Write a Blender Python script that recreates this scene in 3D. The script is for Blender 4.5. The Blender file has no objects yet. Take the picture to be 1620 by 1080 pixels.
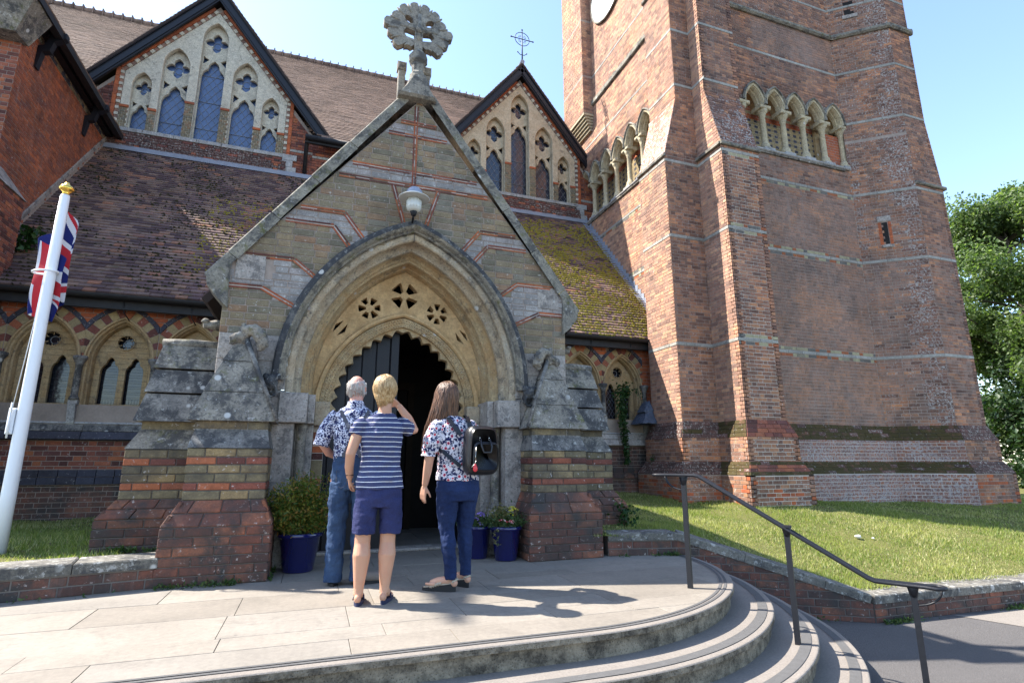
import bpy, bmesh, math, random
import numpy as np
from mathutils import Vector, Matrix
random.seed(7); RS = np.random.RandomState(7)
SC = bpy.context.scene; COL = SC.collection
R = math.radians

# ------------------------------------------------------------------ camera, sky, sun, exposure
CAM = Vector((0, 0, 1.04)); PITCH = R(12.375); YAW = R(19.617); FOC = 866.0
cd = bpy.data.cameras.new('camera'); cam = bpy.data.objects.new('camera', cd); COL.objects.link(cam)
cam.location = CAM; cam.rotation_euler = (R(90) + PITCH, 0, -YAW)
cd.sensor_width = 36; cd.lens = FOC / 1620 * 36; cd.clip_start = .05; cd.clip_end = 3000
SC.camera = cam
SUN_AZ = R(150)            # direction towards the sun, counter-clockwise from +X
SUN_EL = R(49)
w = bpy.data.worlds.new("World"); SC.world = w; w.use_nodes = True
nt = w.node_tree; bg = nt.nodes['Background']
sky = nt.nodes.new('ShaderNodeTexSky'); sky.sky_type = 'NISHITA'; sky.sun_disc = False
sky.sun_elevation = SUN_EL; sky.sun_rotation = R(90) - SUN_AZ
sky.air_density = 1.0; sky.dust_density = .55; sky.ozone_density = 1.2
nt.links.new(sky.outputs[0], bg.inputs[0]); bg.inputs[1].default_value = 0.15
sd = bpy.data.lights.new('sun', 'SUN'); sd.energy = 4.8; sd.angle = R(.55); sd.color = (1, .94, .85)
sun = bpy.data.objects.new('sun', sd); COL.objects.link(sun)
sv = Vector((math.cos(SUN_AZ) * math.cos(SUN_EL), math.sin(SUN_AZ) * math.cos(SUN_EL), math.sin(SUN_EL)))
sun.rotation_euler = sv.to_track_quat('Z', 'Y').to_euler(); sun.location = (-8, 6, 14)
SC.view_settings.view_transform = 'Standard'; SC.view_settings.look = 'None'
SC.view_settings.exposure = 1.65; SC.view_settings.gamma = 1; SC.view_settings.use_curve_mapping = False
try: SC.cycles.max_bounces = 6; SC.cycles.diffuse_bounces = 3; SC.cycles.transparent_max_bounces = 6
except Exception: pass

# ------------------------------------------------------------------ projection (only used to rank pieces by size)
_r = Vector((math.cos(YAW), -math.sin(YAW), 0)); _fh = Vector((math.sin(YAW), math.cos(YAW), 0))
_f = _fh * math.cos(PITCH) + Vector((0, 0, math.sin(PITCH))); _u = _r.cross(_f)
def seen(p):
    q = p - CAM; z = q.dot(_f)
    if z < .3: return None
    x = 810 + FOC * q.dot(_r) / z; y = 540 - FOC * q.dot(_u) / z
    return (x, y, z) if -10 < x < 1630 and -10 < y < 1090 else None

# ------------------------------------------------------------------ materials
M = {}
class NG:
    def __init__(s, name, rough=.85, spec=.3):
        s.m = bpy.data.materials.new(name); s.m.use_nodes = True; s.t = s.m.node_tree; s.N = s.t.nodes; s.L = s.t.links
        s.b = s.N['Principled BSDF']; s.b.inputs['Roughness'].default_value = rough
        s.b.inputs['Specular IOR Level'].default_value = spec
        M[name] = s.m; s._pos = None
    def node(s, k, **kw):
        n = s.N.new(k)
        for a, v in kw.items(): setattr(n, a, v)
        return n
    def link(s, a, b): s.L.new(a, b)
    def pos(s, scale=(1, 1, 1)):
        if s._pos is None: s._pos = s.node('ShaderNodeNewGeometry')
        if tuple(scale) == (1, 1, 1): return s._pos.outputs['Position']
        v = s.node('ShaderNodeVectorMath', operation='MULTIPLY'); v.inputs[1].default_value = scale
        s.link(s._pos.outputs['Position'], v.inputs[0]); return v.outputs[0]
    def noise(s, sc, det=4, rough=.6, vec=None, dist=0):
        n = s.node('ShaderNodeTexNoise'); n.inputs['Scale'].default_value = sc; n.inputs['Detail'].default_value = det
        n.inputs['Roughness'].default_value = rough; n.inputs['Distortion'].default_value = dist
        s.link(vec if vec is not None else s.pos(), n.inputs['Vector']); return n.outputs['Fac']
    def voro(s, sc, vec=None, feature='F1', out='Distance', rand=1):
        n = s.node('ShaderNodeTexVoronoi', feature=feature); n.inputs['Scale'].default_value = sc
        n.inputs['Randomness'].default_value = rand
        s.link(vec if vec is not None else s.pos(), n.inputs['Vector']); return n.outputs[out]
    def ramp(s, fac, stops, interp='LINEAR'):
        n = s.node('ShaderNodeValToRGB'); r = n.color_ramp; r.interpolation = interp
        while len(r.elements) < len(stops): r.elements.new(.5)
        for e, (p, c) in zip(r.elements, stops):
            e.position = p; e.color = (c, c, c, 1) if not hasattr(c, '__len__') else (*c, 1)
        s.link(fac, n.inputs[0]); return n.outputs[0]
    def mix(s, fac, a, b, mode='MIX'):
        n = s.node('ShaderNodeMix', data_type='RGBA', blend_type=mode)
        for i, v in ((0, fac), (6, a), (7, b)):
            if hasattr(v, 'is_linked'): s.link(v, n.inputs[i])
            elif i == 0: n.inputs[0].default_value = v
            else: n.inputs[i].default_value = (*v, 1) if len(v) == 3 else v
        return n.outputs[2]
    def math(s, op, a, b=0.):
        n = s.node('ShaderNodeMath', operation=op)
        for i, v in ((0, a), (1, b)):
            if hasattr(v, 'is_linked'): s.link(v, n.inputs[i])
            else: n.inputs[i].default_value = v
        return n.outputs[0]
    def rnd(s):
        a = s.node('ShaderNodeAttribute', attribute_name='rnd'); o = s.node('ShaderNodeObjectInfo')
        return s.math('FRACT', s.math('ADD', a.outputs['Fac'], o.outputs['Random']))
    def col(s, c):
        if hasattr(c, 'is_linked'): s.link(c, s.b.inputs['Base Color'])
        else: s.b.inputs['Base Color'].default_value = (*c, 1)
        return s
    def bump(s, h, strength=.4, dist=.01):
        n = s.node('ShaderNodeBump'); n.inputs['Strength'].default_value = strength; n.inputs['Distance'].default_value = dist
        s.link(h, n.inputs['Height']); s.link(n.outputs[0], s.b.inputs['Normal']); return s
    def nz(s):
        if s._pos is None: s.pos()
        x = s.node('ShaderNodeSeparateXYZ'); s.link(s._pos.outputs['Normal'], x.inputs[0]); return x.outputs[2]

def brickmat(name, stops, lichen=0., moss=0., black=0., lc=(.52, .49, .47), grain=1., rough=.9, patch=0.):
    g = NG(name, rough)
    c = g.ramp(g.rnd(), stops)
    big = g.noise(1.1, 3); fine = g.noise(70, 3, .7); mid = g.noise(9, 4, .65)
    c = g.mix(1, c, g.ramp(big, [(.3, .78), (.7, 1.15)]), 'MULTIPLY')
    c = g.mix(grain, c, g.ramp(fine, [(.3, .72), (.7, 1.22)]), 'MULTIPLY')
    c = g.mix(1, c, g.ramp(mid, [(.3, .8), (.7, 1.15)]), 'MULTIPLY')
    if patch:                                       # broad areas of fresher orange and of sooty, duller brick
        c = g.mix(g.math('MULTIPLY', g.ramp(g.noise(.9, 5, .65, dist=.6), [(.50, 0), (.62, 1)]), patch), c, g.mix(1, c, (1.38, 1.18, .98), 'MULTIPLY'))
        c = g.mix(g.math('MULTIPLY', g.ramp(g.noise(.75, 6, .7, vec=g.pos((1.3, 1.3, .8))), [(.52, 0), (.64, 1)]), patch), c, g.mix(1, c, (.60, .66, .72), 'MULTIPLY'))
        c = g.mix(g.math('MULTIPLY', g.ramp(g.noise(2.0, 6, .7, vec=g.pos((4.5, 4.5, .35))), [(.54, 0), (.70, 1)]), .35 * patch), c, (.26, .22, .20))
    if black: c = g.mix(g.math('MULTIPLY', g.ramp(g.noise(3.2, 6, .7), [(.5 - black * .18, 0), (.62, 1)]), min(1, black)), c, (.05, .045, .042))
    if moss: c = g.mix(g.math('MULTIPLY', g.ramp(g.noise(7, 6, .75), [(.62 - moss * .3, 0), (.68 - moss * .2, 1)]), .9), c, (.048, .040, .010))
    if lichen: c = g.mix(g.math('MULTIPLY', g.ramp(g.noise(24, 5, .7), [(.66 - lichen * .22, 0), (.70 - lichen * .2, 1)]), g.ramp(g.noise(2.2, 3), [(.30, .25), (.62, 1)])), c, lc)
    g.col(c); g.bump(g.mix(.5, fine, mid), .5, .006); return g.m

RED = [(0, (.085, .036, .030)), (.16, (.13, .05, .04)), (.38, (.21, .072, .050)), (.62, (.27, .088, .052)), (.84, (.37, .125, .056)), (1, (.15, .062, .055))]
TOW = [(0, (.13, .072, .056)), (.2, (.19, .104, .076)), (.42, (.25, .130, .090)), (.66, (.305, .152, .096)), (.88, (.40, .20, .112)), (1, (.165, .098, .078))]
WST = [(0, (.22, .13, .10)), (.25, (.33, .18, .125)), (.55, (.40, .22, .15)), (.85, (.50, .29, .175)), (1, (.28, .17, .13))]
ORA = [(0, (.30, .09, .045)), (.5, (.44, .12, .045)), (1, (.36, .10, .05))]
BUF = [(0, (.155, .135, .095)), (.3, (.225, .185, .12)), (.55, (.275, .21, .125)), (.75, (.27, .165, .10)), (.88, (.22, .19, .14)), (1, (.18, .165, .125))]
CRM = [(0, (.27, .205, .105)), (.5, (.36, .27, .14)), (1, (.24, .19, .11))]
GRY = [(0, (.27, .25, .235)), (.5, (.36, .335, .31)), (1, (.30, .26, .24))]
brickmat('brick_red', RED, lichen=.12)
brickmat('brick_tower', TOW, lichen=.14, patch=.9)
brickmat('brick_tower_dull', [(0, (.20, .128, .100)), (.5, (.26, .158, .120)), (.85, (.295, .168, .118)), (1, (.225, .15, .12))], lichen=.2, patch=1., lc=(.34, .29, .26))
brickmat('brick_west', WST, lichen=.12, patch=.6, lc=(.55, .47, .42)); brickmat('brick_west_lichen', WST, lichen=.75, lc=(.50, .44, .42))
brickmat('brick_transept', [(0, (.20, .070, .045)), (.4, (.27, .085, .045)), (.8, (.35, .105, .047)), (1, (.17, .065, .05))], lichen=.1, patch=.8)
brickmat('brick_tower_lichen', [(0, (.12, .065, .05)), (.5, (.19, .095, .07)), (1, (.24, .12, .08))], lichen=.72, lc=(.37, .345, .32))
brickmat('brick_lichen_light', TOW, lichen=.45, lc=(.38, .35, .32), patch=.8)
brickmat('brick_tower_moss', [(0, (.08, .04, .035)), (.5, (.13, .06, .045)), (1, (.18, .08, .05))], lichen=.12, moss=1.0)
brickmat('brick_tower_white', [(0, (.20, .11, .09)), (.5, (.25, .115, .085)), (1, (.33, .13, .07))], lichen=.85, lc=(.34, .31, .305))
brickmat('brick_orange', ORA, black=.15)
brickmat('brick_buff', BUF, lichen=.22, black=.25, lc=(.42, .40, .36))
brickmat('brick_cream', CRM, black=.1)
brickmat('brick_cream_old', [(0, (.17, .14, .08)), (.5, (.25, .20, .115)), (1, (.33, .23, .11))], lichen=.15, black=.75)
brickmat('brick_plinth', [(0, (.09, .045, .036)), (.25, (.16, .062, .044)), (.55, (.23, .082, .052)), (.85, (.31, .12, .065)), (1, (.13, .065, .052))], lichen=.2, black=1.05, lc=(.38, .33, .30), patch=.8)
brickmat('brick_blue', [(0, (.045, .045, .062)), (.5, (.065, .065, .085)), (1, (.05, .045, .055))], lichen=.15)
brickmat('brick_dark_lichen', [(0, (.075, .045, .038)), (1, (.14, .07, .055))], lichen=.55, lc=(.32, .29, .25))
brickmat('stone_block', GRY, lichen=.35, black=.3, lc=(.5, .48, .45))
brickmat('band_stone', [(0, (.27, .26, .23)), (.5, (.345, .33, .295)), (1, (.30, .28, .245))], lichen=.2)
brickmat('band_chequer', [(0, (.32, .29, .18)), (.35, (.36, .32, .2)), (.42, (.13, .12, .11)), (.68, (.16, .15, .13)), (.72, (.34, .12, .05)), (1, (.30, .10, .05))])
def mortar(name, c, moss=0):
    g = NG(name, .95); k = g.mix(g.noise(30, 3), tuple(v * .72 for v in c), tuple(v * 1.2 for v in c)); k = g.mix(1, k, g.ramp(g.noise(2, 3), [(.3, .7), (.7, 1.1)]), 'MULTIPLY')
    g.col(k); g.bump(g.noise(90, 2), .3, .004)
mortar('mortar', (.34, .275, .23)); mortar('mortar_light', (.54, .48, .42)); mortar('mortar_dark', (.16, .14, .125))

def stone(name, a, b, black=0., white=0., moss=0., ochre=0., rough=.9, bsc=1.):
    g = NG(name, rough)
    c = g.mix(g.ramp(g.noise(2.6, 5, .6), [(.35, 0), (.65, 1)]), a, b)
    c = g.mix(1, c, g.ramp(g.noise(38, 4, .7), [(.3, .78), (.7, 1.18)]), 'MULTIPLY')
    c = g.mix(.8, c, g.ramp(g.noise(10, 5, .7), [(.35, .72), (.65, 1.18)]), 'MULTIPLY')
    if ochre: c = g.mix(g.math('MULTIPLY', g.ramp(g.noise(4.5, 4), [(.45, 0), (.62, 1)]), ochre), c, (.40, .22, .08))
    if black:
        f = g.ramp(g.noise(5, 7, .72, dist=.3), [(.56 - black * .16, 0), (.66 - black * .14, 1)])
        c = g.mix(g.math('MULTIPLY', f, min(.93, .5 + black * .5)), c, (.035, .036, .040))
        f2 = g.ramp(g.noise(48, 3, .6), [(.60 - .1 * black, 0), (.66, 1)]); c = g.mix(g.math('MULTIPLY', f2, .6), c, (.05, .05, .052))
    if moss: c = g.mix(g.math('MULTIPLY', g.ramp(g.noise(8, 5, .7), [(.62 - moss * .2, 0), (.7, 1)]), .85), c, (.10, .10, .03))
    if white:
        v = g.voro(4.2); f = g.ramp(v, [(.10, 1), (.15, 0)]); f = g.math('MULTIPLY', f, g.ramp(g.noise(3.3, 1), [(.5 - white * .1, 0), (.56, 1)]))
        c = g.mix(g.math('MULTIPLY', f, .85), c, (.52, .51, .48))
        f3 = g.ramp(g.noise(17, 5, .75), [(.64 - white * .12, 0), (.70 - white * .1, 1)]); c = g.mix(g.math('MULTIPLY', f3, .7), c, (.42, .41, .38))
    g.col(c); g.bump(g.mix(.6, g.noise(16, 6, .7), g.noise(110, 3, .6)), .55 * bsc, .012); return g.m
stone('stone_grey', (.27, .24, .215), (.35, .30, .25), black=.35, white=.5)
stone('stone_wall', (.33, .295, .265), (.39, .345, .30), black=.2, white=.55)
stone('stone_dark', (.20, .18, .152), (.31, .275, .22), black=.60, white=.5, moss=.25)
stone('stone_slab', (.165, .155, .145), (.26, .24, .21), black=.7, white=.45)
stone('stone_hood', (.10, .10, .10), (.20, .19, .17), black=1.1, white=.45)
stone('stone_coping', (.20, .185, .155), (.30, .27, .21), black=.5, white=.35, moss=.3)
stone('stone_arch', (.40, .30, .17), (.47, .35, .20), black=.05, white=.05, ochre=.45)
stone('stone_arch_old', (.37, .315, .235), (.45, .365, .25), black=.22, white=.3, ochre=.2)
stone('stone_tympanum', (.50, .335, .165), (.56, .385, .20), ochre=.25)
stone('stone_window', (.42, .30, .155), (.38, .28, .16), black=.12, ochre=.3)
stone('stone_dormer', (.52, .475, .38), (.58, .525, .41), black=.03, ochre=.04)
stone('stone_dormer_warm', (.50, .40, .27), (.55, .45, .31), black=.04, ochre=.12)
stone('stone_arcade', (.50, .42, .27), (.44, .37, .25), black=.12, white=.15)
stone('stone_cross', (.24, .22, .185), (.31, .28, .23), black=.45, white=.25, ochre=.06)
stone('stone_sill', (.33, .32, .31), (.40, .385, .36), black=.2, white=.25)
stone('stone_kerb', (.13, .12, .102), (.205, .19, .16), black=.5, white=.75)

def plain(name, c, rough=.6, spec=.4, metal=0, var=.25, sc=6, bmp=0, bsc=60, coat=0):
    g = NG(name, rough, spec); g.b.inputs['Metallic'].default_value = metal
    if coat: g.b.inputs['Coat Weight'].default_value = coat; g.b.inputs['Coat Roughness'].default_value = .1
    g.col(g.mix(g.noise(sc, 4, .6), tuple(v * (1 - var) for v in c), tuple(v * (1 + var) for v in c)))
    if bmp: g.bump(g.noise(bsc, 4, .6), bmp, .01)
    return g
plain('black_wood', (.007, .007, .011), .5, .4, var=.35, sc=14, bmp=.2)
plain('black_iron', (.009, .010, .014), .5, .35, var=.3, sc=30, bmp=.15)
plain('gutter_iron', (.018, .018, .02), .6, .3, var=.6, sc=9, bmp=.3)
plain('lead', (.23, .25, .30), .55, .4, var=.3, sc=8, bmp=.2)
plain('white_paint', (.74, .76, .80), .35, .4, var=.04)
plain('gold', (.80, .52, .10), .22, .5, metal=1, var=.08)
plain('lamp_glass', (.55, .56, .52), .2, .5, var=.2)
plain('lamp_metal', (.24, .27, .34), .45, .5, var=.25, sc=20)
plain('lamp_rim', (.55, .55, .52), .5, .4, var=.12, sc=20)
plain('blue_glaze', (.008, .010, .085), .12, .6, var=.25, sc=5, coat=.6)
plain('soil', (.04, .03, .022), .95, .1, var=.4, sc=40, bmp=.6)
plain('clock_white', (.80, .80, .78), .5, .3, var=.03)
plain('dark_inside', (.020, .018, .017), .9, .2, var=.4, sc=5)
plain('wood_dark', (.028, .020, .014), .8, .2, var=.4, sc=8, bmp=.4)
plain('came', (.24, .25, .27), .5, .5, var=.2)
plain('wire', (.03, .03, .03), .5, .4)
plain('paper', (.8, .8, .8), .7, .2, var=.02)
def glass(name, c, rough, spec=.9):
    g = NG(name, rough, spec); g.col(g.mix(g.noise(3, 3), tuple(v * .6 for v in c), tuple(v * 1.4 for v in c)))
    g.bump(g.noise(5, 2), .10, .02)
glass('glass_sheet', (.045, .085, .20), .28, 1.0); glass('glass_leaded', (.022, .026, .045), .10, .8); glass('glass_aisle', (.012, .014, .02), .08, .7)

g = NG('roof_tile', .9, .2)
c = g.ramp(g.rnd(), [(0, (.085, .055, .058)), (.3, (.125, .080, .078)), (.6, (.19, .130, .108)), (.88, (.225, .145, .11)), (.95, (.29, .135, .085)), (1, (.17, .115, .11))])
c = g.mix(1, c, g.ramp(g.noise(1.3, 4), [(.3, .7), (.7, 1.2)]), 'MULTIPLY'); c = g.mix(1, c, g.ramp(g.noise(60, 3), [(.3, .75), (.7, 1.2)]), 'MULTIPLY')
c = g.mix(g.math('MULTIPLY', g.ramp(g.noise(6, 6, .75), [(.55, 0), (.66, 1)]), .6), c, (.075, .07, .03)); g.col(c); g.bump(g.noise(60, 4), .4, .006)
g = NG('nave_tile', .9, .2)
c = g.ramp(g.rnd(), [(0, (.155, .105, .082)), (.3, (.215, .148, .115)), (.7, (.26, .178, .135)), (1, (.19, .135, .11))])
c = g.mix(1, c, g.ramp(g.noise(.7, 5, .7), [(.3, .65), (.7, 1.25)]), 'MULTIPLY'); c = g.mix(g.math('MULTIPLY', g.ramp(g.noise(3, 7, .8), [(.58, 0), (.66, 1)]), .45), c, (.10, .085, .05)); g.col(c); g.bump(g.noise(40, 4), .4, .008)
plain('tile_under', (.045, .035, .032), .95, .1)
g = NG('moss_yellow', .95, .1); c = g.mix(g.noise(14, 5, .7), (.11, .088, .016), (.37, .31, .05)); g.col(c); g.bump(g.noise(120, 4, .7), .9, .01)
g = NG('moss_dark', .95, .1); c = g.mix(g.noise(20, 5, .7), (.022, .020, .012), (.055, .048, .022)); g.col(c); g.bump(g.noise(120, 4, .7), .9, .01)
g = NG('paving', .85, .3)
c = g.ramp(g.rnd(), [(0, (.205, .180, .150)), (.5, (.245, .217, .182)), (1, (.222, .20, .172))])
c = g.mix(1, c, g.ramp(g.noise(1.6, 5, .6), [(.3, .84), (.7, 1.1)]), 'MULTIPLY'); c = g.mix(1, c, g.ramp(g.noise(26, 5, .75), [(.32, .86), (.68, 1.1)]), 'MULTIPLY')
c = g.mix(g.math('MULTIPLY', g.ramp(g.noise(3.1, 7, .78, dist=.5), [(.54, 0), (.70, 1)]), .5), c, (.12, .105, .09)); c = g.mix(g.math('MULTIPLY', g.ramp(g.voro(3.7), [(.035, 1), (.05, 0)]), .5), c, (.09, .085, .08)); g.col(c); g.bump(g.mix(.5, g.noise(20, 5), g.noise(240, 3)), .35, .006)
plain('paving_joint', (.15, .13, .11), .95, .1, var=.4, sc=30)
g = NG('step_top', .85, .3); c = g.mix(g.noise(5, 6, .7), (.165, .145, .127), (.25, .222, .195)); c = g.mix(1, c, g.ramp(g.noise(60, 4, .7), [(.3, .8), (.7, 1.15)]), 'MULTIPLY'); g.col(c); g.bump(g.noise(120, 4, .7), .4, .006)
g = NG('step_riser', .95, .15); c = g.mix(g.ramp(g.noise(7, 6, .75), [(.38, 0), (.62, 1)]), (.06, .052, .042), (.24, .205, .155)); c = g.mix(.9, c, g.ramp(g.voro(70), [(.05, .35), (.35, 1.15)]), 'MULTIPLY'); g.col(c); g.bump(g.mix(.5, g.voro(70), g.noise(20, 4)), .8, .012)
plain('grip_strip', (.095, .093, .092), .85, .3, var=.25, sc=20, bmp=.4, bsc=200)
g = NG('asphalt', .92, .3); c = g.mix(g.noise(1.2, 5), (.060, .056, .055), (.092, .086, .083)); c = g.mix(1, c, g.ramp(g.voro(150), [(.1, .75), (.6, 1.35)]), 'MULTIPLY'); g.col(c); g.bump(g.voro(150), .7, .006)
g = NG('path_concrete', .9, .3); c = g.mix(g.noise(2, 5), (.17, .15, .13), (.23, .205, .18)); c = g.mix(1, c, g.ramp(g.noise(90, 4), [(.3, .8), (.7, 1.2)]), 'MULTIPLY'); g.col(c); g.bump(g.noise(120, 4), .4, .006)
g = NG('lawn_soil', .95, .1); c = g.mix(g.noise(3, 5, .7), (.085, .095, .03), (.17, .155, .06)); g.col(c); g.bump(g.noise(60, 4), .8, .02)
def leafmat(name, stops, trans=.35, rough=.5):
    g = NG(name, rough, .35); c = g.ramp(g.rnd(), stops); g.col(c)
    tr = g.node('ShaderNodeBsdfTranslucent'); mx = g.node('ShaderNodeMixShader'); mx.inputs[0].default_value = trans
    bc = g.mix(1, c, (1.5, 1.7, .7), 'MULTIPLY'); g.link(bc, tr.inputs[0])
    g.link(g.b.outputs[0], mx.inputs[1]); g.link(tr.outputs[0], mx.inputs[2]); g.link(mx.outputs[0], g.N['Material Output'].inputs[0])
leafmat('grass_blade', [(0, (.10, .15, .03)), (.35, (.18, .22, .055)), (.65, (.27, .285, .095)), (.85, (.37, .35, .16)), (1, (.46, .42, .25))], .4)
leafmat('leaf_tree', [(0, (.05, .085, .028)), (.5, (.088, .135, .045)), (1, (.17, .215, .095))], .45)
leafmat('leaf_dark', [(0, (.012, .03, .01)), (.6, (.02, .045, .014)), (1, (.035, .065, .018))], .25)
leafmat('leaf_shrub', [(0, (.04, .09, .015)), (.45, (.10, .15, .025)), (.75, (.24, .22, .04)), (1, (.34, .16, .04))], .4)
leafmat('leaf_ivy', [(0, (.010, .035, .008)), (.7, (.02, .06, .012)), (1, (.05, .09, .02))], .2)
leafmat('leaf_pot', [(0, (.025, .06, .015)), (.6, (.055, .10, .03)), (1, (.12, .15, .05))], .3)
leafmat('leaf_variegated', [(0, (.05, .09, .02)), (.5, (.16, .14, .05)), (1, (.24, .21, .10))], .3)
leafmat('petal_red', [(0, (.45, .01, .015)), (.7, (.60, .02, .03)), (.8, (.75, .6, .6)), (1, (.8, .7, .7))], .2)
leafmat('petal_purple', [(0, (.10, .03, .33)), (.6, (.22, .10, .50)), (.8, (.55, .45, .75)), (1, (.6, .5, .8))], .2)
leafmat('petal_yellow', [(0, (.55, .48, .02)), (1, (.70, .60, .05))], .2)
plain('bark', (.10, .085, .07), .95, .1, var=.4, sc=12, bmp=.6)
# ------------------------------------------------------------------ builders
Z3 = Vector((0, 0, 1))
class Fr:                                   # a flat frame: point = O + u U + v V + d N
    def __init__(s, O, U, V):
        s.O = Vector(O); s.U = Vector(U).normalized(); s.V = Vector(V).normalized(); s.N = s.U.cross(s.V)
    def p(s, u, v, d=0.): return s.O + s.U * u + s.V * v + s.N * d
def wallfr(p0, p1): return Fr((p0[0], p0[1], 0), (p1[0] - p0[0], p1[1] - p0[1], 0), (0, 0, 1))
def facefr(Y): return Fr((0, Y, 0), (1, 0, 0), (0, 0, 1))       # faces -Y, u = x, v = z

class MB:
    def __init__(s): s.v = []; s.f = []; s.m = []; s.r = []; s.sm = []
    def face(s, idx, mat, rnd=0., smooth=False): s.f.append(tuple(idx)); s.m.append(mat); s.r.append(rnd); s.sm.append(smooth)
    def add(s, pts, faces, mat, rnd=0., smooth=False):
        b = len(s.v); s.v.extend([tuple(p) for p in pts])
        for f in faces: s.face([b + i for i in f], mat, rnd, smooth)
    def poly(s, pts, mat, rnd=0.): s.add(pts, [range(len(pts))], mat, rnd)
    def prism(s, F, poly, d0, d1, mat, rnd=0., bottom=True, cham=0.):
        n = len(poly); a = [F.p(u, v, d0) for u, v in poly]
        fs = [(i, (i + 1) % n, n + (i + 1) % n, n + i) for i in range(n)]
        if cham:
            cx = sum(p[0] for p in poly) / n; cy = sum(p[1] for p in poly) / n
            def ins(p):
                dx, dy = p[0] - cx, p[1] - cy
                return (p[0] - math.copysign(min(cham, abs(dx)), dx), p[1] - math.copysign(min(cham, abs(dy)), dy))
            b = [F.p(u, v, d1 - cham) for u, v in poly]; c = [F.p(*ins(q), d1) for q in poly]
            fs += [(n + i, n + (i + 1) % n, 2 * n + (i + 1) % n, 2 * n + i) for i in range(n)] + [tuple(range(2 * n, 3 * n))]
            pts = a + b + c
        else:
            pts = a + [F.p(u, v, d1) for u, v in poly]; fs.append(tuple(range(n, 2 * n)))
        if bottom: fs.append(tuple(range(n - 1, -1, -1)))
        s.add(pts, fs, mat, rnd)
    def box(s, x0, x1, y0, y1, z0, z1, mat, rnd=0., cham=0.):
        F = Fr((0, 0, 0), (1, 0, 0), (0, 0, 1)); s.prism(F, [(x0, z0), (x1, z0), (x1, z1), (x0, z1)], -y1, -y0, mat, rnd, cham=cham)
    def hexa(s, b, t, mat, rnd=0.):           # bottom 4 pts, top 4 pts
        s.add(list(b) + list(t), [(3, 2, 1, 0), (4, 5, 6, 7)] + [(i, (i + 1) % 4, 4 + (i + 1) % 4, 4 + i) for i in range(4)], mat, rnd)
    def tube(s, pts, rad, mat, n=8, rnd=0., cap=True, closed=False):
        pts = [Vector(p) for p in pts]; m = len(pts); rr = rad if hasattr(rad, '__len__') else [rad] * m
        base = len(s.v); up = None
        for i, p in enumerate(pts):
            if closed: t = pts[(i + 1) % m] - pts[i - 1]
            else: t = pts[min(i + 1, m - 1)] - pts[max(i - 1, 0)]
            t = t.normalized() if t.length > 1e-9 else Vector((0, 0, 1))
            if up is None: up = Vector((0, 0, 1)) if abs(t.z) < .9 else Vector((1, 0, 0))
            a = t.cross(up);
            if a.length < 1e-4: a = t.cross(Vector((0, 1, 0)))
            a.normalize(); b = a.cross(t); up = b
            for k in range(n):
                th = 2 * math.pi * k / n; s.v.append(tuple(p + a * (rr[i] * math.cos(th)) + b * (rr[i] * math.sin(th))))
        for i in range(m if closed else m - 1):
            j = (i + 1) % m
            for k in range(n): s.face((base + i * n + k, base + j * n + k, base + j * n + (k + 1) % n, base + i * n + (k + 1) % n), mat, rnd, True)
        if cap and not closed:
            s.face([base + k for k in range(n)], mat, rnd); s.face([base + (m - 1) * n + k for k in reversed(range(n))], mat, rnd)
    def lathe(s, c, prof, mat, n=20, rnd=0., axis=None, smooth=True):
        c = Vector(c); base = len(s.v)
        for r_, z_ in prof:
            for k in range(n):
                th = 2 * math.pi * k / n; s.v.append((c.x + r_ * math.cos(th), c.y + r_ * math.sin(th), c.z + z_))
        for i in range(len(prof) - 1):
            for k in range(n): s.face((base + i * n + k, base + i * n + (k + 1) % n, base + (i + 1) * n + (k + 1) % n, base + (i + 1) * n + k), mat, rnd, smooth)
        s.face([base + k for k in reversed(range(n))], mat, rnd); s.face([base + (len(prof) - 1) * n + k for k in range(n)], mat, rnd)
    def ball(s, c, rx, ry, rz, mat, n=10, m=6, rnd=0., jit=0., seed=0):
        c = Vector(c); base = len(s.v); rg = random.Random(seed)
        for i in range(m + 1):
            ph = math.pi * i / m
            for k in range(n):
                th = 2 * math.pi * k / n; j = 1 + rg.uniform(-jit, jit)
                s.v.append((c.x + rx * j * math.sin(ph) * math.cos(th), c.y + ry * j * math.sin(ph) * math.sin(th), c.z + rz * j * math.cos(ph)))
        for i in range(m):
            for k in range(n): s.face((base + i * n + k, base + (i + 1) * n + k, base + (i + 1) * n + (k + 1) % n, base + i * n + (k + 1) % n), mat, rnd, True)
    def ringseg(s, F, cu, cv, r0, r1, a0, a1, d0, d1, mat, rnd=0., clip=None, cham=0.):
        pts = [(cu + r0 * math.cos(a0), cv + r0 * math.sin(a0)), (cu + r1 * math.cos(a0), cv + r1 * math.sin(a0)), (cu + r1 * math.cos(a1), cv + r1 * math.sin(a1)), (cu + r0 * math.cos(a1), cv + r0 * math.sin(a1))]
        if a1 < a0: pts = pts[::-1]
        if clip:
            pts = clippoly(pts, clip)
            if len(pts) < 3: return False
        s.prism(F, pts, d0, d1, mat, rnd, cham=cham); return True
    def mesh(s, name):
        me = bpy.data.meshes.new(name); me.from_pydata(s.v, [], s.f)
        names = []; ix = {}
        for m in s.m:
            if m not in ix: ix[m] = len(names); names.append(m); me.materials.append(M[m])
        me.polygons.foreach_set('material_index', [ix[m] for m in s.m]); me.polygons.foreach_set('use_smooth', s.sm)
        if any(s.r):
            at = me.attributes.new('rnd', 'FLOAT', 'FACE'); at.data.foreach_set('value', s.r)
        me.update(); return me
    def build(s, name, parent=None, kind=None, label=None):
        if not s.f: return None
        return link(bpy.data.objects.new(name, s.mesh(name)), parent, kind, label)

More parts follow.
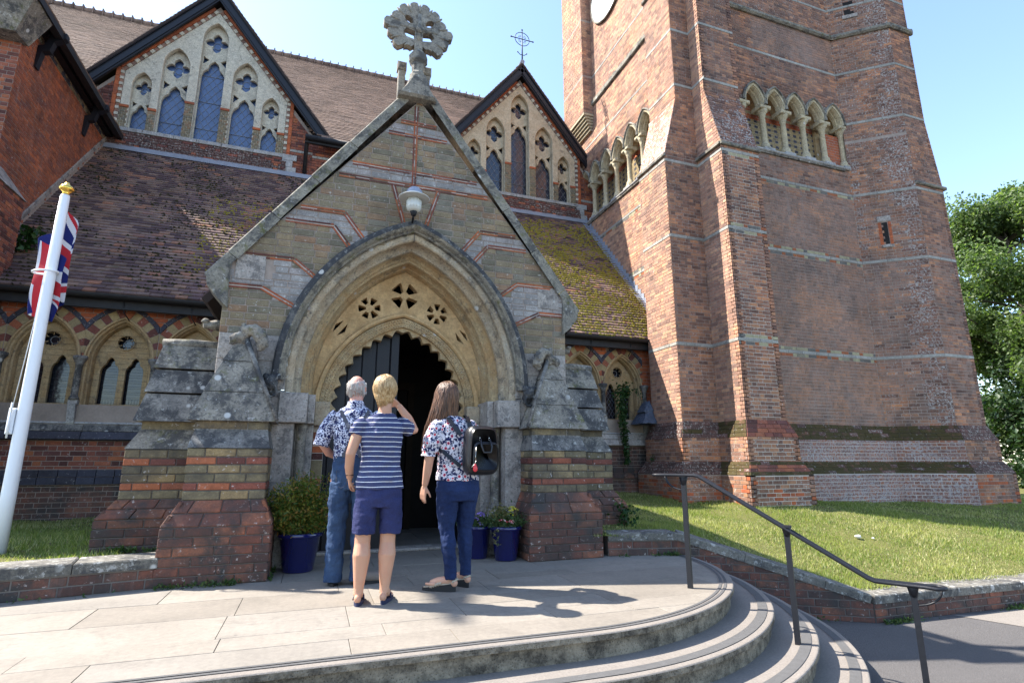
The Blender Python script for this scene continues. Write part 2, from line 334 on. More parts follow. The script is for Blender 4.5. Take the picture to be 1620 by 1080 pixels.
def _split(self, name, parent=None, kind=None):       # every connected piece becomes an object of its own
    par = list(range(len(self.v)))
    def find(i):
        while par[i] != i: par[i] = par[par[i]]; i = par[i]
        return i
    for f in self.f:
        a = find(f[0])
        for k in f[1:]: par[find(k)] = a
    groups = {}
    for i, f in enumerate(self.f): groups.setdefault(find(f[0]), []).append(i)
    out = []
    for g in groups.values():
        q = MB(); mp = {}
        for i in g:
            idx = []
            for k in self.f[i]:
                if k not in mp: mp[k] = len(q.v); q.v.append(self.v[k])
                idx.append(mp[k])
            q.face(idx, self.m[i], self.r[i], self.sm[i])
        out.append(q.build(name, parent, kind))
    return out
MB.split = _split
def weathered(o, voxel=.012, strength=.02, scale=.05, it=2):
    r = o.modifiers.new('wear', 'REMESH'); r.mode = 'VOXEL'; r.voxel_size = voxel; r.use_smooth_shade = True
    s = o.modifiers.new('soft', 'SMOOTH'); s.iterations = it; s.factor = .5
    tx = bpy.data.textures.new(o.name + '_wear', 'CLOUDS'); tx.noise_scale = scale; d = o.modifiers.new('worn', 'DISPLACE'); d.texture = tx; d.strength = strength; d.mid_level = .5; d.texture_coords = 'LOCAL'; return o
def link(o, parent=None, kind=None, label=None):
    COL.objects.link(o)
    if parent is not None:
        o.parent = parent; o.matrix_parent_inverse = Matrix.Translation(-Vector(ROOT.get(parent.name, (0, 0, 0))))
    if kind: o['kind'] = kind
    if label: o['label'] = label
    return o
ROOT = {}
def thing(name, label, cat, loc=(0, 0, 0), group=None):
    o = bpy.data.objects.new(name, None); COL.objects.link(o); o.location = loc; ROOT[o.name] = tuple(loc)
    o.empty_display_size = .2; o['label'] = label; o['category'] = cat
    if group: o['group'] = group
    return o
def tag(o, label, cat, group=None):
    o['label'] = label; o['category'] = cat
    if group: o['group'] = group
    return o
def sub(parent_obj):                          # register an unmoved mesh as a possible parent for sub-parts
    ROOT[parent_obj.name] = (0, 0, 0); return parent_obj

def clippoly(P, C):                           # Sutherland-Hodgman: P clipped by convex counter-clockwise C
    out = list(P)
    for i in range(len(C)):
        ax, ay = C[i]; bx, by = C[(i + 1) % len(C)]; inp = out; out = []
        if not inp: return []
        def sd(p): return (bx - ax) * (p[1] - ay) - (by - ay) * (p[0] - ax)
        for j in range(len(inp)):
            p = inp[j]; q = inp[(j + 1) % len(inp)]; sp = sd(p); sq = sd(q)
            if sp >= -1e-9: out.append(p)
            if (sp > 1e-9 and sq < -1e-9) or (sp < -1e-9 and sq > 1e-9):
                t = sp / (sp - sq); out.append((p[0] + t * (q[0] - p[0]), p[1] + t * (q[1] - p[1])))
    return out
def area2(P): return abs(sum(P[i][0] * P[(i + 1) % len(P)][1] - P[(i + 1) % len(P)][0] * P[i][1] for i in range(len(P)))) / 2
def rect(u0, v0, u1, v1): return [(u0, v0), (u1, v0), (u1, v1), (u0, v1)]

class Masonry:
    """collects pieces; the 300 that show largest become parts, the rest one 'stuff' part"""
    cache = {}
    def __init__(s, parent, name, cap=300, cham=.003): s.p = parent; s.name = name; s.full = []; s.rest = MB(); s.cap = cap; s.cham = cham
    def fill(s, F, polys, bw, bh, j=.010, mat='brick_red', proud=.006, hole=None, pat=(1, .5), d0=0., tilt=0., jit=.002, voff=0.):
        rg = random.Random(int((F.O.x * 31 + F.O.y * 17 + F.N.x * 7) * 100) + int(bw * 1000))
        for C in polys:
            us = [p[0] for p in C]; vs = [p[1] for p in C]; u0, u1, v0, v1 = min(us), max(us), min(vs), max(vs)
            isr = len(C) == 4 and abs(area2(C) - (u1 - u0) * (v1 - v0)) < 1e-6
            r0 = int(math.floor((v0 - voff) / bh)); r1 = int(math.ceil((v1 - voff) / bh)); L = sum(pat) * bw
            for r in range(r0, r1):
                va, vb = r * bh + j / 2 + voff, (r + 1) * bh - j / 2 + voff
                if vb <= v0 or va >= v1: continue
                u = math.floor(u0 / L) * L - (r % 2) * L / 2; k = 0
                while u < u1:
                    w_ = pat[k % len(pat)] * bw; ua, ub = u + j / 2, u + w_ - j / 2; u += w_; k += 1
                    if ub <= u0 or ua >= u1: continue
                    uc, vc = (ua + ub) / 2, (va + vb) / 2
                    if hole and hole(uc, vc): continue
                    m = mat(uc, vc, rg) if callable(mat) else mat
                    if m is None: continue
                    cell = [(ua, va), (ub, va), (ub, vb), (ua, vb)]
                    inside = isr and ua >= u0 - 1e-6 and ub <= u1 + 1e-6 and va >= v0 - 1e-6 and vb <= v1 + 1e-6
                    if not inside:
                        if isr: cell = rect(max(ua, u0), max(va, v0), min(ub, u1), min(vb, v1)); ok = cell[1][0] - cell[0][0] > .012 and cell[2][1] - cell[1][1] > .012
                        else:
                            c2 = clippoly(cell, C); a = area2(c2) if len(c2) > 2 else 0
                            ok = a > .0004
                            inside = ok and a > .999 * area2(cell)
                            cell = cell if inside else c2
                        if not ok: continue
                    d = proud + rg.uniform(-jit, jit)
                    s.put(F, cell, d0, d, m, rg.random(), full=len(cell) == 4 and (inside or isr))
    def put(s, F, cell, d0, d, mat, rnd, full=True, cham=None):
        if full:
            c = F.p(sum(q[0] for q in cell) / len(cell), sum(q[1] for q in cell) / len(cell), d)
            q = seen(c)
            if q:
                fac = abs((CAM - c).normalized().dot(F.N)) if (CAM - c).dot(F.N) > 0 else 0
                a = area2(cell) * FOC * FOC / q[2] ** 2 * fac
                if a > 12: s.full.append((a, F, cell, d0, d, mat, rnd)); return
        s.rest.prism(F, cell, d0, d, mat, rnd, bottom=False, cham=s.cham if len(cell) == 4 and s.cham > .0035 else 0)
    def done(s, restname=None):
        s.full.sort(key=lambda t: -t[0])
        for i, (a, F, cell, d0, d, mat, rnd) in enumerate(s.full):
            if i >= s.cap: s.rest.prism(F, cell, d0, d, mat, rnd, bottom=False); continue
            isr = len(cell) == 4 and abs(cell[0][1] - cell[1][1]) < 1e-6 and abs(cell[1][0] - cell[2][0]) < 1e-6 and abs(cell[2][1] - cell[3][1]) < 1e-6
            if isr:
                w_, h_ = round(cell[1][0] - cell[0][0], 3), round(cell[2][1] - cell[1][1], 3); D = round(d - d0, 3); key = (s.name, mat, w_, h_, D)
                if key not in Masonry.cache:
                    b = MB(); b.prism(Fr((0, 0, 0), (1, 0, 0), (0, 1, 0)), rect(-w_ / 2, -h_ / 2, w_ / 2, h_ / 2), -D, 0, mat, 0, bottom=False, cham=s.cham); Masonry.cache[key] = b.mesh(s.name)
                o = bpy.data.objects.new(s.name, Masonry.cache[key]); c = F.p((cell[0][0] + cell[1][0]) / 2, (cell[0][1] + cell[2][1]) / 2, d)
                mt = Matrix((F.U, F.V, F.N)).transposed().to_4x4(); mt.translation = c; o.matrix_basis = mt; link(o, s.p)
            else:
                b = MB(); b.prism(F, cell, d0, d, mat, rnd, bottom=False, cham=s.cham); b.build(s.name, s.p)
        if s.rest.f: s.rest.build(restname or s.name + '_remainder', s.p, 'stuff')

def archgeo(w, h): c = (h * h - w * w) / (2 * w); return c, w + c
def archpts(w, h, t=0., n=14):               # right half, from the springing up to the apex
    c, Rr = archgeo(w, h); r = Rr - t; th = math.acos(max(-1, min(1, c / r)))
    return [(-c + r * math.cos(th * k / n), r * math.sin(th * k / n)) for k in range(n + 1)]
def archloop(cu, vs, vb, w, h, t=0., n=14):  # closed loop, counter-clockwise
    a = archpts(w, h, t, n); x0 = a[0][0]
    L = [(cu + x0, vb)] if vb < vs else []
    L += [(cu + x, vs + z) for x, z in a] + [(cu - x, vs + z) for x, z in a[-2::-1]]
    if vb < vs: L.append((cu - x0, vb))
    return L
def inarch(u, v, cu, vs, w, h, t=0.):
    c, Rr = archgeo(w, h); x = abs(u - cu)
    if v <= vs: return x < w - t
    return (x + c) ** 2 + (v - vs) ** 2 < (Rr - t) ** 2 and x < w
def archsweep(mb, F, cu, vs, vb, w, h, prof, mats, n=16, rnd=0.):
    """prof = [(inset t, depth d)], mats one per profile segment"""
    rows = []
    for t, d in prof:
        a = archpts(w, h, t, n); x0 = a[0][0]
        row = ([(cu - x0, vb)] if vb < vs else []) + [(cu - x, vs + z) for x, z in a] + [(cu + x, vs + z) for x, z in a[-2::-1]] + ([(cu + x0, vb)] if vb < vs else [])
        rows.append([F.p(u, v, d) for u, v in row])
    m = len(rows[0]); base = len(mb.v)
    for row in rows: mb.v.extend([tuple(p) for p in row])
    for i in range(len(rows) - 1):
        for k in range(m - 1): mb.face((base + i * m + k, base + i * m + k + 1, base + (i + 1) * m + k + 1, base + (i + 1) * m + k), mats[i] if i < len(mats) else mats[-1], rnd, False)

def plate(name, F, loops, d0, d1, mat, parent=None, kind=None, bevel=0.):
    cu = bpy.data.curves.new(name, 'CURVE'); cu.dimensions = '2D'; cu.fill_mode = 'BOTH'; cu.extrude = (d1 - d0) / 2 - bevel
    if bevel: cu.bevel_depth = bevel; cu.bevel_resolution = 1; cu.offset = -bevel
    for L in loops:
        sp = cu.splines.new('POLY'); sp.points.add(len(L) - 1)
        for i, (x, y) in enumerate(L): sp.points[i].co = (x, y, 0, 1)
        sp.use_cyclic_u = True
    o = bpy.data.objects.new(name, cu); me = bpy.data.meshes.new_from_object(o); bpy.data.objects.remove(o); bpy.data.curves.remove(cu)
    mt = Matrix((F.U, F.V, F.N)).transposed().to_4x4(); mt.translation = F.p(0, 0, (d0 + d1) / 2); me.transform(mt)
    me.materials.clear(); me.materials.append(M[mat]); me.name = name
    return link(bpy.data.objects.new(name, me), parent, kind)

def foil(cu, cv, r, lobes, depth=.42, ph=math.pi / 2, n=10, point=0.):
    """a lobed opening; with point > 0 the lobes come to tips"""
    L = []
    for i in range(lobes):
        for k in range(n):
            t = k / n * 2 - 1; a = ph + 2 * math.pi * (i + (k / n) - .5) / lobes
            e = math.sqrt(max(0, 1 - t * t)) if not point else (1 - abs(t)) ** point
            L.append((cu + r * (1 - depth + depth * e) * math.cos(a), cv + r * (1 - depth + depth * e) * math.sin(a)))
    return L
def lightloop(cu, v0, v1, hw, vb=None):       # lancet light with a cusped, slightly ogee head
    hs = min(hw * 2.0, (v1 - v0) * .6); vs = v1 - hs
    P = [(1, 0), (.985, .12), (.92, .27), (.80, .40), (.62, .49), (.50, .54), (.47, .62), (.43, .73), (.33, .84), (.18, .92), (.07, .97), (0, 1)]
    R_ = [(cu + x * hw, vs + y * hs) for x, y in P]; Lf = [(cu - x * hw, vs + y * hs) for x, y in P[-2::-1]]
    return [(cu + hw, v0)] + R_ + Lf + [(cu - hw, v0)]
def lattice(mb, F, u0, u1, v0, v1, sp, k, d, th, mat):
    """diagonal lead lines clipped to a rectangle"""
    for sg in (1, -1):
        c = -((v1 - v0) / k) - (u1 - u0)
        while c < (v1 - v0) / k + (u1 - u0):
            pts = []
            ua = u0 if sg > 0 else u1
            for t in np.linspace(0, 1, 2):
                pass
            # line: v = v0 + k*sg*(u - (um + c))
            um = (u0 + u1) / 2 + c
            def vv(u): return v0 + k * sg * (u - um)
            def uu(v): return um + (v - v0) / (k * sg)
            cand = []
            for u in (u0, u1):
                if v0 <= vv(u) <= v1: cand.append((u, vv(u)))
            for v in (v0, v1):
                if u0 < uu(v) < u1: cand.append((uu(v), v))
            if len(cand) >= 2 and (cand[0][0] - cand[1][0]) ** 2 + (cand[0][1] - cand[1][1]) ** 2 > .0004:
                mb.tube([F.p(*cand[0], d), F.p(*cand[1], d)], th, mat, 4, cap=False)
            c += sp

def stones_row(mz, F, u0, u1, v0, v1, d0, d1, L, mat, j=.008, seed=0):
    rg = random.Random(seed); u = u0
    while u < u1 - .02:
        e = min(u1, u + L * rg.uniform(.8, 1.25))
        if u1 - e < L * .35: e = u1
        mz.put(F, rect(u + j / 2, v0, e - j / 2, v1), d0, d1 + rg.uniform(-.002, .002), mat, rg.random()); u = e
def leafcloud(pts, size, mat, seed=0, aspect=.5, up=.0, fold=.25, droop=0.):
    """many small leaf quads (two triangles each, folded along the midrib)"""
    rs = np.random.RandomState(seed); P = np.asarray(pts, float); n = len(P)
    sz = size * rs.uniform(.6, 1.3, n) if not hasattr(size, '__len__') else size
    d = rs.normal(size=(n, 3)); d[:, 2] += up; d /= np.linalg.norm(d, axis=1)[:, None]; d[:, 2] -= droop; d /= np.linalg.norm(d, axis=1)[:, None]
    a = rs.normal(size=(n, 3)); s_ = np.cross(d, a); s_ /= np.linalg.norm(s_, axis=1)[:, None]; nn = np.cross(s_, d)
    L = sz[:, None] * d; S = s_ * sz[:, None] * aspect * .5; Nf = nn * sz[:, None] * fold * .4
    V = np.stack([P, P + L * .45 + S + Nf, P + L, P + L * .45 - S + Nf], 1).reshape(-1, 3)
    f = np.arange(n) * 4; faces = np.stack([np.stack([f, f + 1, f + 2], 1), np.stack([f, f + 2, f + 3], 1)], 1).reshape(-1, 3)
    me = bpy.data.meshes.new('leaves'); me.vertices.add(len(V)); me.vertices.foreach_set('co', V.ravel())
    me.loops.add(faces.size); me.loops.foreach_set('vertex_index', faces.ravel().astype(np.int32)); me.polygons.add(len(faces))
    me.polygons.foreach_set('loop_start', (np.arange(len(faces)) * 3).astype(np.int32)); me.update()
    at = me.attributes.new('rnd', 'FLOAT', 'FACE'); at.data.foreach_set('value', np.repeat(rs.random_sample(n), 2)); me.materials.append(M[mat]); me.validate(); return me
# ================================================================== GROUND
ZA = -.60
LW1, LW2 = (4.02, 5.62), (5.65, 4.57)          # front line of the low wall beside the steps
CX, CY, R0, DR = 1.67, 5.74, 2.44, .30         # landing curve
HP = [(3.2, 5.9, .24), (4.0, 5.95, .20), (4.8, 5.45, -.07), (5.65, 4.95, -.28), (9, 4.8, -.32), (14, 4.7, -.34), (6.0, 8.4, .27), (7.2, 7.9, .26), (8.5, 7.8, .26),
      (13.5, 7.3, .14), (16, 8, .1), (6, 9, .34), (5, 8.5, .32), (3.2, 7.5, .27), (20, 10, .1), (30, 20, .1), (11, 8.5, .22), (20, 4.7, -.34), (40, 5, -.3), (45, 40, .2), (3, 14, .35), (10, 30, .2)]
HPa = np.array(HP)
def _k(d): return np.where(d > 1e-9, d * d * np.log(d + 1e-12), 0)
_n = len(HPa); _A = np.zeros((_n + 3, _n + 3)); _d = np.hypot(HPa[:, None, 0] - HPa[None, :, 0], HPa[:, None, 1] - HPa[None, :, 1])
_A[:_n, :_n] = _k(_d) + np.eye(_n) * .05; _A[:_n, _n:] = np.c_[np.ones(_n), HPa[:, :2]]; _A[_n:, :_n] = _A[:_n, _n:].T
_w = np.linalg.solve(_A, np.r_[HPa[:, 2], 0, 0, 0])
def lawnz(x, y):
    x = np.atleast_1d(x).astype(float); y = np.atleast_1d(y).astype(float)
    d = np.hypot(x[:, None] - HPa[None, :, 0], y[:, None] - HPa[None, :, 1])
    return np.clip(_k(d) @ _w[:_n] + _w[_n] + x * _w[_n + 1] + y * _w[_n + 2], -.36, .45)

b = MB(); b.poly([(-400, -400, ZA), (400, -400, ZA), (400, 600, ZA), (-400, 600, ZA)], 'asphalt'); b.build('road', None, 'structure')
b = MB(); b.poly([(7.0, 4.42, ZA + .004), (6.72, 4.5, ZA + .004), (7.1, 3.55, ZA + .004), (8.4, 2.2, ZA + .004), (20, 1.2, ZA + .004), (20, 4.5, ZA + .004)][::1], 'path_concrete')
b.v = [(x, y, z) for x, y, z in b.v]; b.build('path', None, 'structure')

def inpoly(x, y, P):
    c = np.zeros(len(x), bool); j = len(P) - 1
    for i in range(len(P)):
        xi, yi = P[i]; xj, yj = P[j]; m = ((yi > y) != (yj > y)) & (x < (xj - xi) * (y - yi) / (yj - yi + 1e-12) + xi); c ^= m; j = i
    return c
# right-hand lawn: a fine sheet near, a coarse one beyond
LR = [(3.0, 5.72), (4.08, 5.72), (5.75, 4.74), (9, 4.62), (18, 4.6), (18, 10.2), (3.0, 10.2)]
def lawn_sheet(name, xs, ys, inside, zf, mat='lawn_soil'):
    b = MB(); X, Y = np.meshgrid(xs, ys); z = zf(X.ravel(), Y.ravel()); ok = inside(X.ravel(), Y.ravel()); nx = len(xs)
    b.v = [(float(x), float(y), float(h)) for x, y, h in zip(X.ravel(), Y.ravel(), z)]
    for j in range(len(ys) - 1):
        for i in range(nx - 1):
            q = (j * nx + i, j * nx + i + 1, (j + 1) * nx + i + 1, (j + 1) * nx + i)
            if all(ok[k] for k in q): b.face(q, mat, 0, True)
    return b.build(name, None, 'structure')
def rough(x, y): return .006 * np.sin(x * 9.1 + y * 3) + .005 * np.sin(y * 13 - x * 5)
LRw = [(2.9, 5.9), (4.1, 5.85), (5.85, 4.80), (9, 4.62), (18.4, 4.56), (18.4, 10.5), (2.9, 10.5)]
lawn_sheet('lawn', np.arange(2.9, 18.2, .08), np.arange(4.48, 10.4, .08), lambda x, y: inpoly(x, y, LRw), lambda x, y: lawnz(x, y) + rough(x, y))
lawn_sheet('lawn', np.arange(2.9, 80, 1.2), np.arange(10.3, 90, 1.5), lambda x, y: x > 0, lambda x, y: lawnz(x, y) * 0 + .06)
lawn_sheet('lawn', np.arange(17.8, 80, 1.2), np.arange(4.6, 11, 1.0), lambda x, y: x > 0, lambda x, y: lawnz(x, y) - .02)
lawn_sheet('lawn', np.arange(-7, -.9, .08), np.arange(4.4, 10.3, .08), lambda x, y: y > np.where(x > -2.6, 5.66 + (x + 1.17) * .196, 5.38 + (x + 2.6) * .173) + .34, lambda x, y: .20 + x * 0 + rough(x, y))

def grass(name, poly, n, zf, seed, hmin=.018, hmax=.05, avoid=None):
    rs = np.random.RandomState(seed); P = np.array(poly); lo = P.min(0); hi = P.max(0)
    x = rs.uniform(lo[0], hi[0], n); y = rs.uniform(lo[1], hi[1], n); k = inpoly(x, y, poly); dist = np.hypot(x, y)
    k &= rs.random_sample(n) < np.clip(1.25 - dist / 16, .35, 1)
    if avoid is not None: k &= ~avoid(x, y)
    x, y = x[k], y[k]; n = len(x); z = zf(x, y) - .004
    a = rs.uniform(0, 6.283, n); h = rs.uniform(hmin, hmax, n) * (1 + .5 * np.sin(x * 3.1) * np.sin(y * 2.3)); wd = rs.uniform(.0022, .0045, n) * (1 + np.hypot(x, y) / 14)
    lean = rs.uniform(-.6, .6, (n, 2)) * h[:, None]
    A = np.stack([x - wd * np.cos(a), y - wd * np.sin(a), z], 1); B = np.stack([x + wd * np.cos(a), y + wd * np.sin(a), z], 1); T = np.stack([x + lean[:, 0], y + lean[:, 1], z + h], 1)
    V = np.stack([A, B, T], 1).reshape(-1, 3); me = bpy.data.meshes.new('grass'); me.vertices.add(len(V)); me.vertices.foreach_set('co', V.ravel())
    me.loops.add(n * 3); me.loops.foreach_set('vertex_index', np.arange(n * 3, dtype=np.int32)); me.polygons.add(n); me.polygons.foreach_set('loop_start', (np.arange(n) * 3).astype(np.int32)); me.update()
    cl = np.clip(.5 + .28 * np.sin(x * 2.1 + 1.3 * np.sin(y * 1.7)) + .2 * np.sin(y * 4.3 + x) + rs.normal(0, .22, n), 0.01, .99)
    at = me.attributes.new('rnd', 'FLOAT', 'FACE'); at.data.foreach_set('value', cl); me.materials.append(M['grass_blade']); me.validate()
    o = bpy.data.objects.new(name, me); link(o, None, 'stuff'); return o
g_ = grass('grass', LR, 330000, lambda x, y: lawnz(x, y) + rough(x, y), 3); tag(g_, 'short sunlit grass of the lawn below the brick tower', 'grass')
g_ = grass('grass', [(-7, 4.4), (-1.25, 5.55), (-1.6, 6.2), (-1.9, 10.2), (-7, 10.2)], 90000, lambda x, y: .20 + x * 0 + rough(x, y), 4, .02, .06, avoid=lambda x, y: y < np.where(x > -2.6, 5.66 + (x + 1.17) * .196, 5.38 + (x + 2.6) * .173) + .37); tag(g_, 'shaded green grass strip behind the white flagpole', 'grass')

# ------------------------------------------------------------------ landing of stone flags and the curved steps
def offs(k, n=40, a1=R(2)):                     # nosing line of step k: straight, then round
    r = R0 + DR * k; L = [(-7.5, CY - r), (-3, CY - r), (0, CY - r)] + [(CX + r * math.cos(a), CY + r * math.sin(a)) for a in np.linspace(-math.pi / 2, a1, n)]
    return L
landing = MB()
ring = offs(0); Lp = [(x, y) for x, y in ring] + [(3.9, 6.1), (2.2, 6.1), (2.2, 9.0), (-.3, 9.0), (-.3, 6.1), (-7.5, 6.1)]
# joint-coloured base under the flags
landing.poly([(x, y, -.012) for x, y in offs(0)] + [(4.11, 6.4, -.012), (2.1, 6.4, -.012), (2.1, 9.2, -.012), (-.1, 9.2, -.012), (-.1, 6.4, -.012), (-7.5, 6.4, -.012)], 'paving_joint')
land = landing.build('landing', None, 'structure'); sub(land)
mz = Masonry(land, 'paving_slab', cham=.0016)
FZ = Fr((0, 0, 0), (1, 0, 0), (0, 1, 0))
inner = [(x, y) for x, y in [(-7.5, CY - R0 + .02)] + [(CX + (R0 - .02) * math.cos(a), CY + (R0 - .02) * math.sin(a)) for a in np.linspace(-math.pi / 2, 0, 24)]]
conv = inner + [(CX + R0 - .02, 6.35), (-7.5, 6.35)]
rows = [3.30, 3.72, 3.98, 4.52, 5.05, 5.52, 6.02, 6.35]; rg = random.Random(5)
for i in range(len(rows) - 1):
    u = -7.5 - rg.uniform(0, .8)
    while u < 4.2:
        L = rg.choice([.62, .78, .95, 1.15, 1.3]); y0, y1 = rows[i], rows[i + 1]
        if i in (2, 4) and rg.random() < .3:            # a split flag
            ym = y0 + (y1 - y0) * .5; cells = [(y0, ym), (ym, y1)]
        else: cells = [(y0, y1)]
        for ya, yb in cells:
            c = clippoly([(u + .0018, ya + .0018), (u + L - .0018, ya + .0018), (u + L - .0018, yb - .0018), (u + .0018, yb - .0018)], conv)
            if len(c) > 2 and area2(c) > .004: mz.put(FZ, c, -.011, rg.uniform(-.0015, .0015), 'paving', rg.random())
        u += L
for i, (ya, yb) in enumerate([(6.35, 6.85), (6.85, 7.4), (7.4, 8.0), (8.0, 8.6), (8.6, 9.2)]):
    u = -.1
    while u < 2.09:
        L = min(rg.uniform(.55, .95), 2.1 - u); mz.put(FZ, rect(u + .003, ya + .003, u + L - .003, yb - .003), -.011, rg.uniform(-.001, .001), 'paving', rg.random()); u += L
mz.done()
def strip_along(mb, P, off0, off1, z0, z1, mat):       # P runs with the outside on its right; off measured inwards
    m = len(P); N = []
    for i in range(m):
        a = P[max(i - 1, 0)]; c = P[min(i + 1, m - 1)]; dx, dy = c[0] - a[0], c[1] - a[1]; l = math.hypot(dx, dy); N.append((-dy / l, dx / l))
    A = [(P[i][0] + N[i][0] * off0, P[i][1] + N[i][1] * off0, z0) for i in range(m)]; B = [(P[i][0] + N[i][0] * off1, P[i][1] + N[i][1] * off1, z1) for i in range(m)]
    b0 = len(mb.v); mb.v += A + B
    for i in range(m - 1): mb.face((b0 + i, b0 + i + 1, b0 + m + i + 1, b0 + m + i), mat, 0, False)
for k in range(4):
    z = -.15 * k; P = offs(k); t = MB()
    prof = [(.035, z - .15), (.035, z - .050), (.028, z - .044), (.004, z - .042), (0, z - .038), (0, z - .006), (.005, z - .0005), (.012, z + .0015)]
    for i in range(len(prof) - 1): strip_along(t, P, prof[i][0], prof[i + 1][0], prof[i][1], prof[i + 1][1], 'step_riser' if i < 5 else 'step_top')
    if k == 0: strip_along(t, P, .012, .13, .0015, .0015, 'step_top')
    else: strip_along(t, P, .012, .38, z + .0015, z, 'step_top')
    s_ = t.build('step', None, 'structure') if k else t.build('landing_edge', land)
    sub(s_)
    g2 = MB()
    for a_, b_ in (((.055, .078), (.094, .117)) if k == 0 else ((.052, .125),)): strip_along(g2, P, a_, b_, z + .0055, z + .0055, 'grip_strip')
    g2.build('grip_strip', s_ if k else land)

# ------------------------------------------------------------------ low walls with coping
def lowwall(name, label, pts, zc, zb, outs, th=.35, cap=.085, brick='brick_plinth', L=.75, over=.02):
    """pts: front line, outside on its right; zc coping top and zb base at each point"""
    t = thing(name, label, 'wall', (pts[0][0], pts[0][1], zb[0])); mz = Masonry(t, 'brick', cham=.004); cz = Masonry(t, 'coping_stone', cham=.010)
    core = MB()
    for i in range(len(pts) - 1):
        p, q = pts[i], pts[i + 1]; F = wallfr(p, q); l = math.hypot(q[0] - p[0], q[1] - p[1]); s = (zc[i + 1] - zc[i]) / l
        poly = [(0, zb[i]), (l, zb[i + 1]), (l, zc[i + 1] - cap), (0, zc[i] - cap)]
        core.prism(F, poly, -th + .03, 0, 'mortar_dark')
        mz.fill(F, [poly], .23, .078, .011, brick, proud=.007, jit=.003, pat=(1, 1, .5))
        FS = Fr(F.p(0, zc[i]), F.U * 1 + Vector((0, 0, s)), Vector((0, 0, 1)))       # slanted
        ll = l * math.sqrt(1 + s * s); FT = Fr(F.p(0, zc[i]), F.U + Vector((0, 0, s)), -F.N); u = 0; rg = random.Random(i + len(label))
        while u < ll - .05:
            e = min(ll, u + L * rg.uniform(.8, 1.3)); e = ll if ll - e < .25 else e
            cz.put(FT, rect(u + .003, -over, e - .003, th), -cap, rg.uniform(-.003, .003), 'stone_kerb', rg.random()); u = e
        # coping underside filler follows the slope
    core.build('core', t); mz.done(); cz.done(); return t
lowwall('low_wall', 'low brick wall with lichened coping sloping down beside the curved steps to the lawn corner', [(3.22, 5.80), LW1, LW2], [.25, .25, -.33], [-.05, ZA, ZA], 1, th=.30)
lowwall('low_wall', 'low brick wall with pale sunlit coping edging the front of the right lawn', [(5.66, 4.565), (8.6, 4.46), (18, 4.4)], [-.33, -.33, -.33], [ZA, ZA, ZA], 1)
lowwall('low_wall', 'low brick kerb wall with stone coping in front of the flagpole lawn', [(-7.4, 4.55), (-2.6, 5.38), (-1.17, 5.66)], [.25, .25, .25], [0, 0, 0], 1, th=.36)
# ================================================================== PORCH
PX, PY = .97, 6.25
EZ, RZ, HW = 2.95, 5.60, 2.13                   # eaves, ridge, half width of the gable
AW, AH, AS = 1.40, 1.94, 1.90                   # outer hood arch
porch = thing('church_porch', 'tall pointed gabled stone and brick church porch with a deep moulded arch doorway', 'church porch', (PX, 7.5, 0))
GF = facefr(PY)
slope = (RZ - EZ) / HW
def hline(a, zh, ak, a2, z2): return zh if a >= ak else zh + (ak - a) * (z2 - zh) / (ak - a2)
def hE1(a): return hline(a, 3.88, .82, .58, 3.57)
def hE(a): return hline(a, 3.70, .93, .73, 3.45)
def hF(a): return hline(a, 3.24, 1.32, 1.09, 3.06)
def hG(a): return hline(a, 2.88, 1.62, 1.28, 2.70)
def gmat(u, v, rg):
    a = abs(u - PX)
    if v < 2.36: return None
    if 5.04 < v < 5.22 or 4.36 < v < 4.54: return 'stone_block'
    if hE(a) < v < hE1(a) or hG(a) < v < hF(a): return 'stone_block'
    return 'brick_buff'
inner_t = .05
def ghole(u, v): return inarch(u, v, PX, AS, AW, AH, inner_t) or (abs(u - PX) > 1.60 and abs(u - PX) < 1.9 and 2.95 < v < 3.25)
back = [(PX - 1.98, 1.44), (PX - 1.98, EZ), (PX - HW + .05, EZ), (PX, RZ - .02), (PX + HW - .05, EZ), (PX + 1.98, EZ), (PX + 1.98, 1.44), (PX + 1.38, 1.44)] + archloop(PX, AS, 1.44, AW, AH, .02, 16)[:]
# body of the gable wall (arch cut out)
outer = [(PX - 1.98, 1.42), (PX - 1.98, EZ), (PX - HW + .04, EZ), (PX, RZ - .03), (PX + HW - .04, EZ), (PX + 1.98, EZ), (PX + 1.98, 1.42)]
arch = archloop(PX, AS, 1.42, AW, AH, .03, 16)
plate('gable_wall', GF, [outer[:1] + outer[1:] + arch], -.6, 0, 'mortar_light', porch) if False else None
wl = [(PX - 1.98, 1.42), (PX - 1.98, EZ), (PX - HW + .04, EZ), (PX, RZ - .03), (PX + HW - .04, EZ), (PX + 1.98, EZ), (PX + 1.98, 1.42)] + archloop(PX, AS, 1.42, AW, AH, .03, 16)
plate('gable_wall', GF, [wl], -.60, 0, 'mortar', porch)
mz = Masonry(porch, 'brick', cham=.0036)
gp = [[(PX - 1.98, 2.36), (PX, 2.36), (PX, RZ - .05), (PX - 2.09, EZ), (PX - 1.98, EZ)], [(PX, 2.36), (PX + 1.98, 2.36), (PX + 1.98, EZ), (PX + 2.09, EZ), (PX, RZ - .05)]]
gp = [[(PX - 1.98, 2.36), (PX, 2.36), (PX, EZ), (PX - 1.98, EZ)], [(PX, 2.36), (PX + 1.98, 2.36), (PX + 1.98, EZ), (PX, EZ)], [(PX - 2.09, EZ), (PX, EZ), (PX, RZ - .05)], [(PX, EZ), (PX + 2.09, EZ), (PX, RZ - .05)]]
def vert_gap(u, v): return ghole(u, v)
mz.fill(GF, gp, .232, .0785, .010, gmat, proud=.006, hole=ghole, pat=(1, .82, 1, .6), jit=.0025)
sz = Masonry(porch, 'stone_block', cham=.005)
